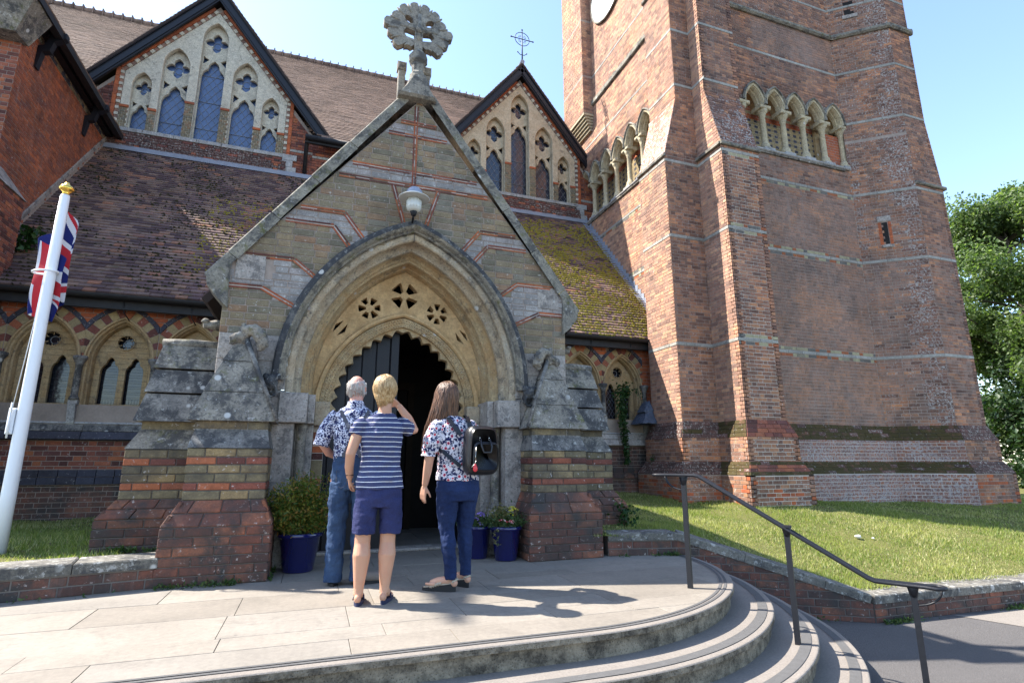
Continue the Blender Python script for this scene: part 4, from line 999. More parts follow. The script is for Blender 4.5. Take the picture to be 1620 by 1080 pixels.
for x0, x1 in ((-5.0, -1.0), (2.95, 7.28)):
    left = x0 < 0
    # dark moulded plinth course of long bricks, sloping
    n = int((x1 - x0) / .24)
    for i in range(n):
        u0, u1 = x0 + i * .24 + .004, x0 + i * .24 + .236
        for z0, z1, dd in ((zk(.745), zk(.84), .05), (zk(.845), zk(.935), .03)):
            mz.put(AF, rect(u0, z0, u1, z1), 0, dd + rg.uniform(0, .004), 'brick_blue' if left else 'brick_plinth', rg.random())
    # sill slabs
    k = x0
    while k < x1:
        e = min(x1, k + rg.uniform(.7, .95)); F = Fr((k, AY - .10, zk(1.335)), (1, 0, 0), (0, .07, .19))
        st.prism(F, rect(.004, 0, e - k - .004, .125), -.06, 0, 'brick_blue' if left else 'stone_wall', rg.random(), cham=.006); st.prism(F, rect(.004, .130, e - k - .004, .235), -.06, .0, 'stone_slab' if left else 'stone_wall', rg.random(), cham=.006)
        st.prism(Fr((k, AY - .02, zk(1.545)), (1, 0, 0), (0, .22, .28)), rect(.002, 0, e - k - .002, .36), -.05, 0, 'stone_sill', 0, cham=.004); k = e
    if not left: mz.fill(AF, [rect(x0, zk(1.33), x1, zk(1.56))], .36, .115, .008, 'stone_block', proud=.004)
st.split('sill_course', aisle)
hb = Masonry(aisle, 'hood_brick', cham=.004); vz = Masonry(aisle, 'voussoir', cham=.003)
bk = MB()
for x0, x1, cs in ((-5.40, -1.46, WC[:4]), (3.66, 6.66, WC[4:])):
    top = zk(3.40)
    loops = [rect(x0, zk(1.79), x1, top)]
    for c in cs: loops.append(archloop(c, VS, zk(1.80), RH - .235 - CH, math.sqrt((RH - .235) ** 2 - CH * CH), 0, 12))
    plate('arcade_wall', AF, loops, -.10, -.003, 'mortar', aisle)
bk.box(-1.47, -.9, AY, AY + .2, zk(1.79), zk(3.4), 'mortar'); bk.box(2.9, 3.67, AY, AY + .2, zk(1.79), zk(3.4), 'mortar'); bk.box(6.65, 7.4, AY, AY + .2, zk(1.79), zk(3.4), 'mortar'); bk.split('wall_end', aisle)
def abovehood(u, v):
    c = min(WC, key=lambda q: abs(q - u)); x = abs(u - c)
    return x < .52 and v < VS + hoodz(x, RH) - .02
for x0, x1 in ((-5.0, -1.0), (2.95, 7.28)): mz.fill(AF, [rect(x0, 2.0, x1, zk(3.38))], .22, .078, .009, 'brick_orange' if x0 < 0 else 'brick_orange', proud=.006, hole=abovehood)
for c in WC:
    clip = None
    for s in (-1, 1):
        def seg(mzz, r0, r1, t0, t1, d, m, name):
            P = [(c + s * (-CH + r * math.cos(t)), VS + r * math.sin(t)) for r, t in ((r0, t0), (r1, t0), (r1, t1), (r0, t1))]
            # keep to own half of the bay
            P = P if s > 0 else P[::-1]
            h = [(c, 1.8), (c + .500, 1.8), (c + .500, 3.9), (c, 3.9)] if s > 0 else [(c - .500, 1.8), (c, 1.8), (c, 3.9), (c - .500, 3.9)]
            Q = clippoly(P, h)
            if len(Q) > 2 and area2(Q) > .0006: mzz.put(AF, Q, -.01, d, m, rg.random(), full=True)
        thA = math.acos(CH / RH); n = 7
        for i in range(n):
            seg(hb, RH - .066, RH, thA * (i + .03) / n, thA * (i + .97) / n, .022, 'brick_blue', 'h')
        m_ = 9; thB = math.acos(CH / (RH - .145))
        for i in range(m_):
            seg(vz, RH - .210, RH - .072, thB * (i + .025) / m_, thB * (i + .975) / m_, .004, 'brick_red' if i % 2 == 0 else 'brick_cream', 'v')
hb.done(); vz.done()
RZC = zk(2.72)
def aisle_window(c, right=False):
    w = thing('church_window', WLAB[c][0], 'window', (c, AY, 1.8), 'arcade windows of the aisle')
    b = MB(); W_ = RH - .210 - CH; H_ = math.sqrt((RH - .210) ** 2 - CH * CH)
    archsweep(b, AF, c, VS, zk(1.80), W_, H_, [(-.0, -.004), (.012, .010), (.035, .012), (.045, -.02), (.065, -.03), (.078, -.06), (.07, -.09), (.095, -.11), (.105, -.17), (.105, -.24)], ['stone_window'] * 9, 12); b.build('arch_moulding', w)
    iw, ih = W_ - .105, math.sqrt((RH - .315) ** 2 - CH * CH)
    loops = [archloop(c, VS, zk(1.80), iw + .01, ih + .01, 0, 12)]
    for s in (-1, 1): loops.append(lightloop(c + s * .172, zk(1.83), zk(2.50), .125))
    loops.append(foil(c, RZC, .125, 8, .22, n=6)); plate('tracery', AF, loops, -.30, -.22, 'stone_window', w, bevel=.006)
    b = MB(); b.prism(AF, archloop(c, VS, zk(1.80), iw, ih, 0, 10), -.345, -.34, 'glass_aisle'); b.build('glass', w)
    b = MB()
    if right: lattice(b, AF, c - .31, c + .31, zk(1.82), zk(2.52), .085, 1.5, -.335, .0028, 'came')
    b.tube([AF.p(c + .06 * math.cos(t), RZC + .06 * math.sin(t), -.33) for t in np.linspace(0, 6.28, 16, endpoint=False)], .006, 'came', 5, closed=True); b.build('leading', w, 'stuff')
    b = MB(); b.tube([AF.p(c + .125 * math.cos(t), RZC + .125 * math.sin(t), -.215) for t in np.linspace(0, 6.28, 22, endpoint=False)], .012, 'stone_window', 6, closed=True)
    for k in range(6): a = R(60 * k + 30); b.tube([AF.p(c + .07 * math.cos(a), RZC + .07 * math.sin(a), -.25), AF.p(c + .125 * math.cos(a), RZC + .125 * math.sin(a), -.25)], .009, 'stone_window', 5)
    b.build('roundel', w)
    if not right:
        b = MB()
        for k in range(13):
            z = zk(1.84) + k * .092; x = iw if z < VS else max(.0, -CH + math.sqrt(max(0, (RH - .315) ** 2 - (z - VS) ** 2)))
            if x > .03: b.tube([AF.p(c - x, z, -.19), AF.p(c + x, z, -.19)], .0018, 'wire', 4)
        for k in range(19):
            x = -iw + 2 * iw * (k + .5) / 19; b.tube([AF.p(c + x, zk(1.82), -.19), AF.p(c + x, zk(1.90), -.19)], .0014, 'wire', 4)
        b.build('wire_guard', w, 'stuff')
WLAB = {-5.03: ('church window at the far left edge, mostly out of view beyond the flagpole',), -4.02: ('twin-light arched church window behind the white flagpole',), -3.02: ('twin-light arched church window between the flagpole and the porch buttress',),
        -2.01: ('arched church window whose top shows above the left porch buttress',), 4.16: ('arched church window hidden beside the right wall of the porch',), 5.16: ('arched church window top showing above the right porch buttress',), 6.16: ('twin-light arched church window with ivy beside the tower',)}
for c in WC:
    if c != 4.16 and c != -5.03: aisle_window(c, c > 0)
b = MB()
for x in (-4.525, -3.52, -2.515, 4.66, 5.66, 6.66):          # colonnettes between the windows
    b.lathe((x, AY - .035, zk(1.86)), [(.068, 0), (.068, .03), (.052, .05), (.048, .07), (.046, .53), (.056, .54), (.05, .56), (.085, .62), (.095, .64), (.095, .68)], 'stone_slab', 14)
    b.box(x - .062, x + .062, AY - .07, AY + .03, zk(1.80), zk(1.86), 'stone_sill', 0, .008); b.prism(Fr((x, AY, 0), (0, -1, 0), (0, 0, 1)), [(0, zk(1.50)), (.035, zk(1.55)), (.085, zk(1.80)), (0, zk(1.80))], -.05, .05, 'stone_sill')
b.split('colonnette', aisle)
aw.split('wall', aisle); mz.done()
# the roof, its tiles and moss
rf = MB()
rl = math.hypot(RY0 - RE, RM * (RY0 - RE))
RFm = Fr((-5.0, RE, roofz(RE)), (1, 0, 0), (0, 1, RM))
rf.prism(RFm, rect(0, 0, 12.3, rl), -.12, 0, 'tile_under'); rf.build('roof', aisle)
def tiles(mz, F, u0, u1, v0, v1, tw_, gauge, mat, hole=None, th=.014, seed=0, sag=.004):
    rg = random.Random(seed); r = 0; v = v0
    while v < v1 - .02:
        u = u0 - (r % 2) * tw_ / 2
        while u < u1:
            a_, b_ = max(u0, u + .0025), min(u1, u + tw_ - .0025); u += tw_
            if b_ - a_ < .02 or (hole and hole((a_ + b_) / 2, v + gauge / 2)): continue
            Ft = Fr(F.p(a_, v, .004), F.U, F.V - F.N * (th * .8 / gauge) + F.U * rg.uniform(-sag, sag) * 2); mz.put(Ft, rect(0, 0, b_ - a_, gauge + .012), -.004, th + rg.uniform(-.003, .004), mat, rg.random())
        v += gauge; r += 1
tz = Masonry(aisle, 'roof_tile', cham=.002)
def underporch(u, v):
    x = u - 5.0; y = RE + v / math.sqrt(1 + RM * RM); z = roofz(y); return abs(x - PX) < (5.5 - z) / slope - .25
tiles(tz, RFm, 0, 12.28, 0, rl - .05, .18, .104, 'roof_tile', underporch, seed=11, th=.024); tz.done()
def mosslumps(name, F, n, fn, sz, mat, seed):
    rg = random.Random(seed); b = MB()
    for i in range(n):
        q = fn(rg)
        if not q: continue
        u, v = q; r = sz * rg.uniform(.4, 1.25); pts = [F.p(u, v, .038 * rg.uniform(.7, 1.5))]; m = 7; a0 = rg.random()
        for k in range(m): a = a0 + 2 * math.pi * k / m; q_ = r * rg.uniform(.7, 1.25); pts.append(F.p(u + 1.5 * q_ * math.cos(a), v + .7 * q_ * math.sin(a), .004))
        for k in range(m): a = a0 + 2 * math.pi * k / m; q_ = r * .6; pts.append(F.p(u + 1.5 * q_ * math.cos(a), v + .7 * q_ * math.sin(a), .03))
        f = []
        for k in range(m): k2 = (k + 1) % m; f += [(1 + k, 1 + k2, 1 + m + k2, 1 + m + k), (1 + m + k, 1 + m + k2, 0)]
        b.add(pts, f, mat, rg.random(), True)
    return b.build(name, aisle, 'stuff')
def mr(rg):
    u = rg.uniform(8.8, 12.2); v = rg.betavariate(1.2, 1.5) * 5.6; c = math.sin(u * 4.3 + 1.5 * math.sin(v * 3)) * .5 + math.sin(v * 5.1 - u) * .4
    if rg.random() > .66 + .6 * c: return None
    v = round(v / .104) * .104 + rg.uniform(-.012, .028); return (u, v)
mosslumps('moss', RFm, 9000, mr, .030, 'moss_yellow', 1)
def ml(rg):
    u = rg.uniform(.1, 5.0); v = rg.uniform(0, 5.7); c = math.sin(u * 3 + 1) * .5 + math.sin(v * 3.3 + u * 2) * .5
    if rg.random() > .22 + .5 * c: return None
    return (u, round(v / .104) * .104 + rg.uniform(-.006, .02))
mosslumps('moss', RFm, 7000, ml, .022, 'moss_dark', 2)
def ml2(rg):
    u = rg.uniform(2.6, 4.2); v = rg.uniform(.8, 4.0)
    return (u, round(v / .104) * .104 + rg.uniform(0, .02)) if rg.random() < .6 else None
mosslumps('moss', RFm, 1100, ml2, .022, 'moss_yellow', 3)
b = MB()
for x0, x1 in ((-5.4, -.95), (2.9, 7.28)):                # gutter, fascia, brackets
    GZ = roofz(RE) - .03
    pts = []; n = 10
    prof = [(RE - .04 + .07 * math.cos(t), GZ + .07 * math.sin(t)) for t in np.linspace(math.pi, 2 * math.pi, 9)]
    inn = [(RE - .04 + .06 * math.cos(t), GZ + .06 * math.sin(t)) for t in np.linspace(2 * math.pi, math.pi, 9)]
    P = [(-y, z) for y, z in prof + inn]; F = Fr((x0, 0, 0), (0, -1, 0), (0, 0, 1)); b.prism(F, P[::1], -(x1 - x0) if F.N.x < 0 else 0, 0 if F.N.x < 0 else x1 - x0, 'gutter_iron')
    b.box(x0, x1, RE + .06, RE + .12, GZ - .20, GZ + .02, 'gutter_iron'); b.box(x0, x1, RE + .12, AY, GZ - .03, GZ + .0, 'black_wood')
    k = x0 + .5
    while k < x1: b.tube([(k, RE + .03, GZ - .08), (k + .01, RE + .09, GZ - .25), (k + .05, AY - .04, GZ - .33)], .009, 'gutter_iron', 5); k += .95
b.split('gutter', aisle)
b = MB(); b.prism(Fr((-4.8, 0, 0), (0, 1, 0), (0, 0, 1)), [(13.45, 8.02), (13.85, 8.02), (13.85, 8.18)], 0, 12.05, 'lead') if False else b.box(-5.0, 7.28, 13.66, 13.82, 8.03, 8.14, 'lead'); b.build('lead_flashing', aisle)
b = MB()
for i in range(31):                                        # stepped lead soakers where the roof meets the tower
    y = 9.9 + i * .126; z = roofz(y); b.add([(7.285, y, z - .02), (7.285, y + .14, z + .14), (7.285, y + .14, z + .27), (7.285, y, z + .24)], [(0, 3, 2, 1)], 'lead'); b.add([(7.285, y, z + .035), (7.285, y + .14, z + .197), (7.12, y + .14, z + .192), (7.12, y, z + .035)], [(0, 1, 2, 3)], 'lead')
pass
b.build('lead_soaker', aisle)

# ================================================================== NAVE
nave = thing('church_nave', 'long steep clay tiled nave roof rising behind the porch with a tiled ridge', 'church nave', (1, 14, 8))
DY = 13.8; DF = facefr(DY); DC = (-3.07, 5.18); DM = 1.2; DMB = 1.27
nw = MB(); nw.prism(DF, rect(-.60, 7.6, 2.70, 9.25), -.3, -.02, 'mortar'); nw.prism(DF, rect(-6.6, 7.6, -5.5, 9.25), -.3, -.02, 'mortar'); nw.split('wall', nave)
mz = Masonry(nave, 'brick', cham=.002)
mz.fill(DF, [rect(-1.22, 8.12, 3.3, 9.2)], .22, .075, .01, lambda u, v, rg: 'band_stone' if 8.72 < v < 8.80 else 'brick_red', proud=.006, d0=-.02); mz.done()
NS = 1.02; NY0, NZ0 = 13.45, 9.12
ridgeY = 21.5; nl = math.hypot(ridgeY - NY0, NS * (ridgeY - NY0)); NF = Fr((-16, NY0, NZ0), (1, 0, 0), (0, 1, NS))
def ndh(c):
    hw = (12.62 - NZ0) / DMB; va = (12.62 - NZ0) / NS * math.sqrt(1 + NS * NS); return [(16 + c - hw, 0), (16 + c, va), (16 + c + hw, 0)]
h1, h2 = ndh(DC[0]), ndh(DC[1])
plate('roof_boarding', NF, [[(0, 0)] + h1 + h2[:2] + [(16 + 7.45, h2[1][1] * .5), (16 + 7.45, nl), (0, nl)]], -.12, 0, 'tile_under', nave)
b = MB(); zt = NZ0 + NS * (ridgeY - NY0)
b.add([(-16, ridgeY, zt), (7.4, ridgeY, zt), (7.4, 2 * ridgeY - NY0, NZ0), (-16, 2 * ridgeY - NY0, NZ0)], [(0, 1, 2, 3)], 'nave_tile'); b.build('roof', nave)
tz = Masonry(nave, 'roof_tile', cap=0, cham=.002)
def nhole(u, v):
    x = u - 16; y = NY0 + v / math.sqrt(1 + NS * NS); z = NZ0 + (y - NY0) * NS
    if x > 7.45: return True
    for c in DC:
        if abs(x - c) < (12.55 - z) / DMB: return True
    return x < -10
tiles(tz, NF, 5.5, 23.6, 0, nl, .22, .145, 'nave_tile', nhole, seed=5, th=.02); tz.done()
b = MB(); k = -11
while k < 8: b.tube([(k, ridgeY, zt + .0), (k + .28, ridgeY, zt + .02)], .13, 'nave_tile', 8, rnd=random.random()); b.box(k + .27, k + .31, ridgeY - .14, ridgeY + .14, zt - .1, zt + .17, 'nave_tile'); k += .31
b.split('ridge_tile', nave)
b = MB(); b.tube([(-.75, 13.38, 9.02), (2.9, 13.38, 9.02)], .07, 'gutter_iron', 8); b.box(-.75, 2.9, 13.42, 13.48, 8.9, 9.08, 'gutter_iron'); b.tube([(-.7, 13.4, 9.0), (-.72, 13.62, 8.86), (-.72, 13.74, 8.2)], .05, 'gutter_iron', 8); b.split('gutter', nave)

def dormer(c, label, glassm, stonem):
    t = thing('gabled_dormer', label, 'dormer', (c, DY, 8.1), 'gabled window dormers on the nave roof')
    F = DF; S0 = 8.66
    g1 = [(c + a, z) for a, z in ((-1.79, S0), (1.79, S0), (1.79, 10.14), (0, 12.31), (-1.79, 10.14))]
    b = MB(); wp = [(c - 2.55, 8.1), (c + 2.55, 8.1), (c + 2.55, 9.25), (c, 12.5), (c - 2.55, 9.25)]
    wp2 = wp[:1] + [(c - 1.75, 8.1)] + [(c - 1.75, 10.1), (c, 12.25), (c + 1.75, 10.1), (c + 1.75, 8.1)] + wp[1:]
    plate('wall', F, [[wp[0], (c - 1.75, 8.1), (c - 1.75, S0), (c - 1.75, 10.12), (c, 12.28), (c + 1.75, 10.12), (c + 1.75, 8.1), wp[1], wp[2], wp[3], wp[4]]], -.3, -.01, 'mortar', t)
    b.prism(F, rect(c - 1.80, 8.1, c + 1.80, S0 - .06), -.25, -.02, 'mortar_dark'); b.build('apron', t)
    # mossy brick apron under the sill, sloping
    ap = Masonry(t, 'brick', cham=.003); Fa = Fr((c - 1.9, DY - .13, 8.12), (1, 0, 0), (0, .12, .44)); ap.fill(Fa, [rect(0, 0, 3.8, .455)], .22, .075, .009, lambda u, v, rg: 'brick_dark_lichen' if rg.random() < .8 else 'brick_red', proud=.012, d0=-.04)
    ap.fill(F, [[(c + 1.92, 8.12), (c + 2.5, 8.12), (c + 2.5, 9.2), (c + 1.92, 9.9)], [(c - 2.5, 8.12), (c - 1.92, 8.12), (c - 1.92, 9.9), (c - 2.5, 9.2)]], .22, .075, .01, lambda u, v, rg: 'brick_red' if not 8.78 < v < 8.86 else 'band_stone', proud=.008)
    for s in (-1, 1):
        for z0, z1, w_ in ((8.12, 8.32, .34), (8.32, 8.5, .25), (8.5, 8.66, .34)):
            u0, u1 = sorted((c + s * 1.80, c + s * (1.80 + w_))); ap.put(F, rect(u0, z0 + .003, u1, z1 - .003), 0, .05, 'stone_sill', rg.random())
    ap.done()
    sl = Masonry(t, 'sill_stone', cham=.008); stones_row(sl, F, c - 1.80, c + 1.80, S0 - .10, S0 - .005, -.05, .045, .6, 'stone_sill', seed=3); sl.done()
    # tracery: front plate of tall pointed openings, rear plate with lights, foils and eyelets
    LT = ((0, .262, 11.00, 11.52, .275, 12.02, .285), (.77, .262, 10.08, 10.58, .275, 11.06, .285), (1.42, .18, 9.40, 9.86, .19, 10.20, .20))
    fl = [g1]; rl_ = [[(c + a, z) for a, z in ((-1.78, S0), (1.78, S0), (1.78, 10.1), (0, 12.28), (-1.78, 10.1))]]
    for off, hw, lt, qz, qr, pt, ow in LT:
        for s in ((-1, 1) if off else (1,)):
            x = c + s * off; fl.append(archloop(x, pt - ow * 1.75, S0 + .01, ow, ow * 1.72, 0, 8))
            rl_.append(lightloop(x, S0 + .02, lt, hw)); rl_.append(foil(x, qz, qr, 4, .58, n=10, point=.62))
            for q in (-1, 1): e = hw; z_ = lt - hw * .05; rl_.append([(x + q * e * .48, z_ + .02), (x + q * e * 1.0, z_ - hw * .48), (x + q * e * 1.0, z_ + hw * .42)][::q])
    plate('tracery', F, fl, -.12, 0, stonem, t, bevel=.010); plate('tracery', F, rl_, -.24, -.15, stonem, t, bevel=.006)
    b = MB(); 
    for off, hw, lt, qz, qr, pt, ow in LT:
        for s in ((-1, 1) if off else (1,)):
            gg = MB(); gg.prism(F, rect(c + s * off - ow, S0, c + s * off + ow, pt), -.275, -.27, glassm); go = gg.build('pane', t)
            lattice(b, F, c + s * off - hw, c + s * off + hw, S0 + .02, lt, .17, 1.45, -.262, .0045, 'came'); 
            for k in range(int((lt - S0) / .75)): z = S0 + .45 + k * .75; b.tube([F.p(c + s * off - hw, z, -.258), F.p(c + s * off + hw, z, -.258)], .007, 'came', 4)
            b.tube([F.p(c + s * off + qr * .34 * math.cos(a), qz + qr * .34 * math.sin(a), -.26) for a in np.linspace(0, 6.28, 14, endpoint=False)], .007, 'came', 4, closed=True)
    b.build('leading', t, 'stuff')
    # brick piers between the lights with a red cap
    pz_ = Masonry(t, 'pier_brick', cap=200, cham=.002)
    for a0, a1, zt_ in ((.29, .485, 9.57), (1.055, 1.225, 9.20), (1.615, 1.79, 9.18)):
        for s in (-1, 1):
            u0, u1 = sorted((c + s * a0, c + s * a1)); pz_.fill(F, [rect(u0, S0, u1, zt_)], .1, .068, .012, lambda u, v, rg: 'brick_buff', proud=.012, pat=(1,)); pz_.put(F, rect(u0 - .005, zt_, u1 + .005, zt_ + .06), 0, .03, 'brick_orange', rg.random())
    # dentil course and red strip following the gable, then down the sides
    ang = math.atan(2.17 / 1.79); ln = math.hypot(1.79, 2.17)
    for s in (-1, 1):
        A = Vector((c + s * 1.79, DY, 10.14)); D = Vector((-s * 1.79, 0, 2.17)).normalized()
        Fd = Fr(A, D, Vector((s * D.z, 0, -s * D.x))) if True else None
        up = Vector((s * 2.17, 0, 1.79)).normalized(); Fd = Fr(A, D, up)
        if Fd.N.y > 0: Fd = Fr(A + D * ln, -D, up)
        n = 26
        for i in range(n):
            u0, u1 = ln * i / n, ln * (i + 1) / n
            pz_.put(Fd, rect(u0 + .004, .01, u1 - .004, .085), -.01, .03 if i % 2 else .012, 'stone_dormer' if i % 2 else 'brick_tower_dull', rg.random()); 
        for i in range(11): pz_.put(Fd, rect(ln * i / 11 + .003, .095, ln * (i + 1) / 11 - .003, .165), -.01, .045, 'brick_orange', rg.random())
        for i in range(19):
            z0 = S0 + .05 + i * .079; u0, u1 = sorted((c + s * 1.80, c + s * 1.875)); pz_.put(F, rect(u0, z0 + .003, u1, z0 + .074), -.01, .025 if i % 2 else .010, 'stone_dormer' if i % 2 else 'brick_tower_dull', rg.random())
        for i in range(7):
            z0 = S0 - .2 + i * .25; u0, u1 = sorted((c + s * 1.88, c + s * 1.96)); pz_.put(F, rect(u0, z0 + .003, u1, z0 + .247), -.01, .035, 'brick_orange', rg.random())
    pz_.done('pier_brick_remainder')
    # bargeboards, soffit and roof slopes
    b = MB(); rb = MB(); tz = Masonry(t, 'roof_tile', cap=40, cham=.002)
    for s in (-1, 1):
        tip = Vector((c, 13.62, 12.93)); end = Vector((c + s * 2.86, 13.62, 12.93 - 2.86 * DMB)); D = (end - tip); l = D.length; D.normalize(); up = Vector((s * DMB, 0, 1)).normalized()
        Fb = Fr(tip, D, up)
        if Fb.N.y > 0: Fb = Fr(end, -D, up)
        b.prism(Fb, rect(0, -.24, l, -.04), -.07, 0, 'black_wood'); b.prism(Fb, rect(0, -.20, l, -.10), 0, .02, 'black_wood'); b.prism(Fb, rect(0, -.05, l, -.0), -.09, .03, 'black_wood')
        b.prism(Fb, rect(0, -.09, l, -.06), -.20, -.06, 'black_wood')
        rl = l; F_ = Fr((c + s * 2.86, 13.58 if s > 0 else 18.78, 12.95 - 2.86 * DMB), (0, 1, 0) if s > 0 else (0, -1, 0), (-s, 0, DMB))
        rb.prism(F_, rect(0, 0, 5.2, rl), -.05, 0, 'tile_under'); tiles(tz, F_, 0, 5.2, 0, rl, .2, .12, 'nave_tile', seed=4, th=.018)
    b.split('bargeboard', t); rb.split('roof_slope', t); tz.done()
    b = MB(); b.tube([(c, 13.56, 12.98), (c, 18.6, 12.98)], .07, 'lead', 8); b.build('ridge', t)
    return t
dormer(DC[0], 'large gabled dormer on the left with five blue-reflecting traceried lights', 'glass_sheet', 'stone_dormer')
dormer(DC[1], 'gabled dormer between porch and tower with warm stone tracery and lead lattice glass', 'glass_leaded', 'stone_dormer_warm')
# wrought iron cross finial
t = thing('iron_cross', 'thin wrought iron cross finial with scrolled ring on the right dormer gable', 'finial', (DC[1] - .06, 13.4, 12.7)); fc = Vector((5.18, 13.6, 13.80)); b = MB()
b.tube([(fc.x, 13.6, 12.9), fc + Vector((0, 0, .33))], [.024, .014], 'black_iron', 6); b.tube([fc - Vector((.36, 0, 0)), fc + Vector((.36, 0, 0))], .014, 'black_iron', 6); b.build('cross_bar', t)
b = MB(); b.tube([fc + Vector((.235 * math.cos(a), 0, .235 * math.sin(a))) for a in np.linspace(0, 2 * math.pi, 24, endpoint=False)], .011, 'black_iron', 5, closed=True); b.build('ring', t)
b = MB()
for q in range(4):
    a0 = R(45 + 90 * q); cc = fc + Vector((.13 * math.cos(a0), 0, .13 * math.sin(a0)))
    for s in (-1, 1): b.tube([cc + Vector(((.02 + .03 * k / 8) * math.cos(a0 + s * k * .6), 0, (.02 + .03 * k / 8) * math.sin(a0 + s * k * .6))) for k in range(9)], .006, 'black_iron', 4)
for s in (-1, 1):
    b.tube([(fc.x, 13.6, 13.25), (fc.x + s * .06, 13.6, 13.23), (fc.x + s * .14, 13.6, 13.3)], .011, 'black_iron', 5); b.ball((fc.x + s * .145, 13.6, 13.31), .022, .02, .022, 'black_iron', 7, 5)
    for e in (Vector((s * .36, 0, 0)), Vector((0, 0, .33))): b.ball(fc + e, .03, .015, .03, 'black_iron', 7, 5)
b.build('scroll', t)

# ================================================================== TRANSEPT on the left
tr = thing('church_transept', 'red brick transept wall with deep black eaves at the top left corner', 'church transept', (-5.5, 11, 0))
TX = -5.0; TW = wallfr((TX, 10.0), (TX, 13.8)); b = MB()           # faces +X when walked northwards
b.box(-9, TX, 10.0, 16, 0, 8.55, 'mortar'); b.build('wall', tr)
mz = Masonry(tr, 'brick', cham=.003)
sl = RM
def clipT(): # part of the wall above the aisle roof, u = y - 9.45
    return [[(0, 2.0), (.0, 8.05), (4.35, 8.05), (4.35, 8.05 - .0), (0, 2.0)]]
def tmat(u, v, rg):
    y = 10.0 + u
    if v < roofz(y) + .30: return 'brick_transept' if v > roofz(y) + .16 else None
    return 'brick_transept'
mz.fill(TW, [rect(0, 3.2, 3.8, 8.18)], .2, .07, .009, tmat, proud=.006)
mz.fill(TW, [rect(0, 8.18, 3.8, 8.42)], .2, .07, .009, lambda u, v, rg: 'brick_buff' if rg.random() < .6 else 'brick_blue', proud=.012, pat=(.5,))
b = MB(); y = 10.0                                                  # stone weathering fillet along the roof line
while y < 13.7:
    F = Fr((TX, y, roofz(y) + .16), (0, 1, RM), (0, -RM, 1)); b.prism(F, rect(.004, 0, .61, .09), 0, .030, 'stone_grey', 0, cham=.006); y += .40
b.split('weather_fillet', tr)
# front face and upper buttress
FT = wallfr((-8, 10.0), (TX, 10.0)); mz.fill(FT, [rect(1.0, 3.0, 3.0, 7.9)], .2, .07, .009, 'brick_red', proud=.006)
# lower buttress with sloping stone head
bx = MB(); bx.box(-5.9, -4.65, 8.4, 10.25, 0, 5.10, 'mortar'); bx.build('buttress', tr)
FB = wallfr((-4.65, 8.4), (-4.65, 10.25)); mz.fill(FB, [rect(0, 0, 1.85, 5.10)], .2, .07, .009, 'brick_red', proud=.007); FB2 = wallfr((-5.9, 8.4), (-4.65, 8.4)); mz.fill(FB2, [rect(0, 0, 1.25, 5.10)], .2, .07, .009, 'brick_red', proud=.007)
b = MB(); hz = [(-5.9, 8.38, 5.105), (-4.62, 8.38, 5.105), (-4.62, 10.27, 5.105), (-5.9, 10.27, 5.105)]; ht = [(-5.9, 8.5, 5.60), (-4.98, 8.5, 5.60), (-4.98, 10.2, 5.60), (-5.9, 10.2, 5.60)]; b.hexa(hz, ht, 'stone_grey'); b.build('buttress_head', tr)
mz.done()
b = MB()                                                            # black eaves with brackets, stone kneeler
b.box(-5.0, -4.72, 9.2, 14.4, 8.36, 8.42, 'black_wood'); b.box(-4.78, -4.66, 9.2, 14.0, 8.28, 8.40, 'gutter_iron'); b.box(-5.0, -4.86, 9.9, 14.0, 8.30, 8.36, 'black_wood')
b.split('eaves', tr)
for y in (10.5, 12.6):
    b = MB(); b.prism(Fr((0, y, 0), (1, 0, 0), (0, 0, 1)), [(-4.99, 7.66), (-4.96, 7.66), (-4.92, 7.98), (-4.82, 8.02), (-4.78, 8.20), (-4.62, 8.32), (-4.62, 8.42), (-4.99, 8.42), (-4.99, 8.30), (-4.86, 8.26), (-4.90, 8.12), (-4.99, 8.08)], -.06, .06, 'black_wood'); b.build('eaves_bracket', tr)
b = MB(); b.hexa([(-5.6, 9.7, 7.75), (-4.96, 9.7, 7.75), (-4.92, 10.05, 7.75), (-5.6, 10.05, 7.75)], [(-5.6, 9.45, 8.4), (-4.66, 9.45, 8.34), (-4.66, 10.1, 8.34), (-5.6, 10.1, 8.4)], 'stone_dark'); b.build('kneeler', tr)
F_ = Fr((-4.67, 9.2, 8.41), (0, 1, 0), (-1, 0, 1.1)); b = MB(); b.prism(F_, rect(0, 0, 12, 5.5), -.08, 0, 'tile_under'); b.build('roof', tr)
tz = Masonry(tr, 'roof_tile', cap=0, cham=.002); tiles(tz, F_, 0, 8, 0, 3.0, .2, .12, 'nave_tile', seed=8, th=.02); tz.done()
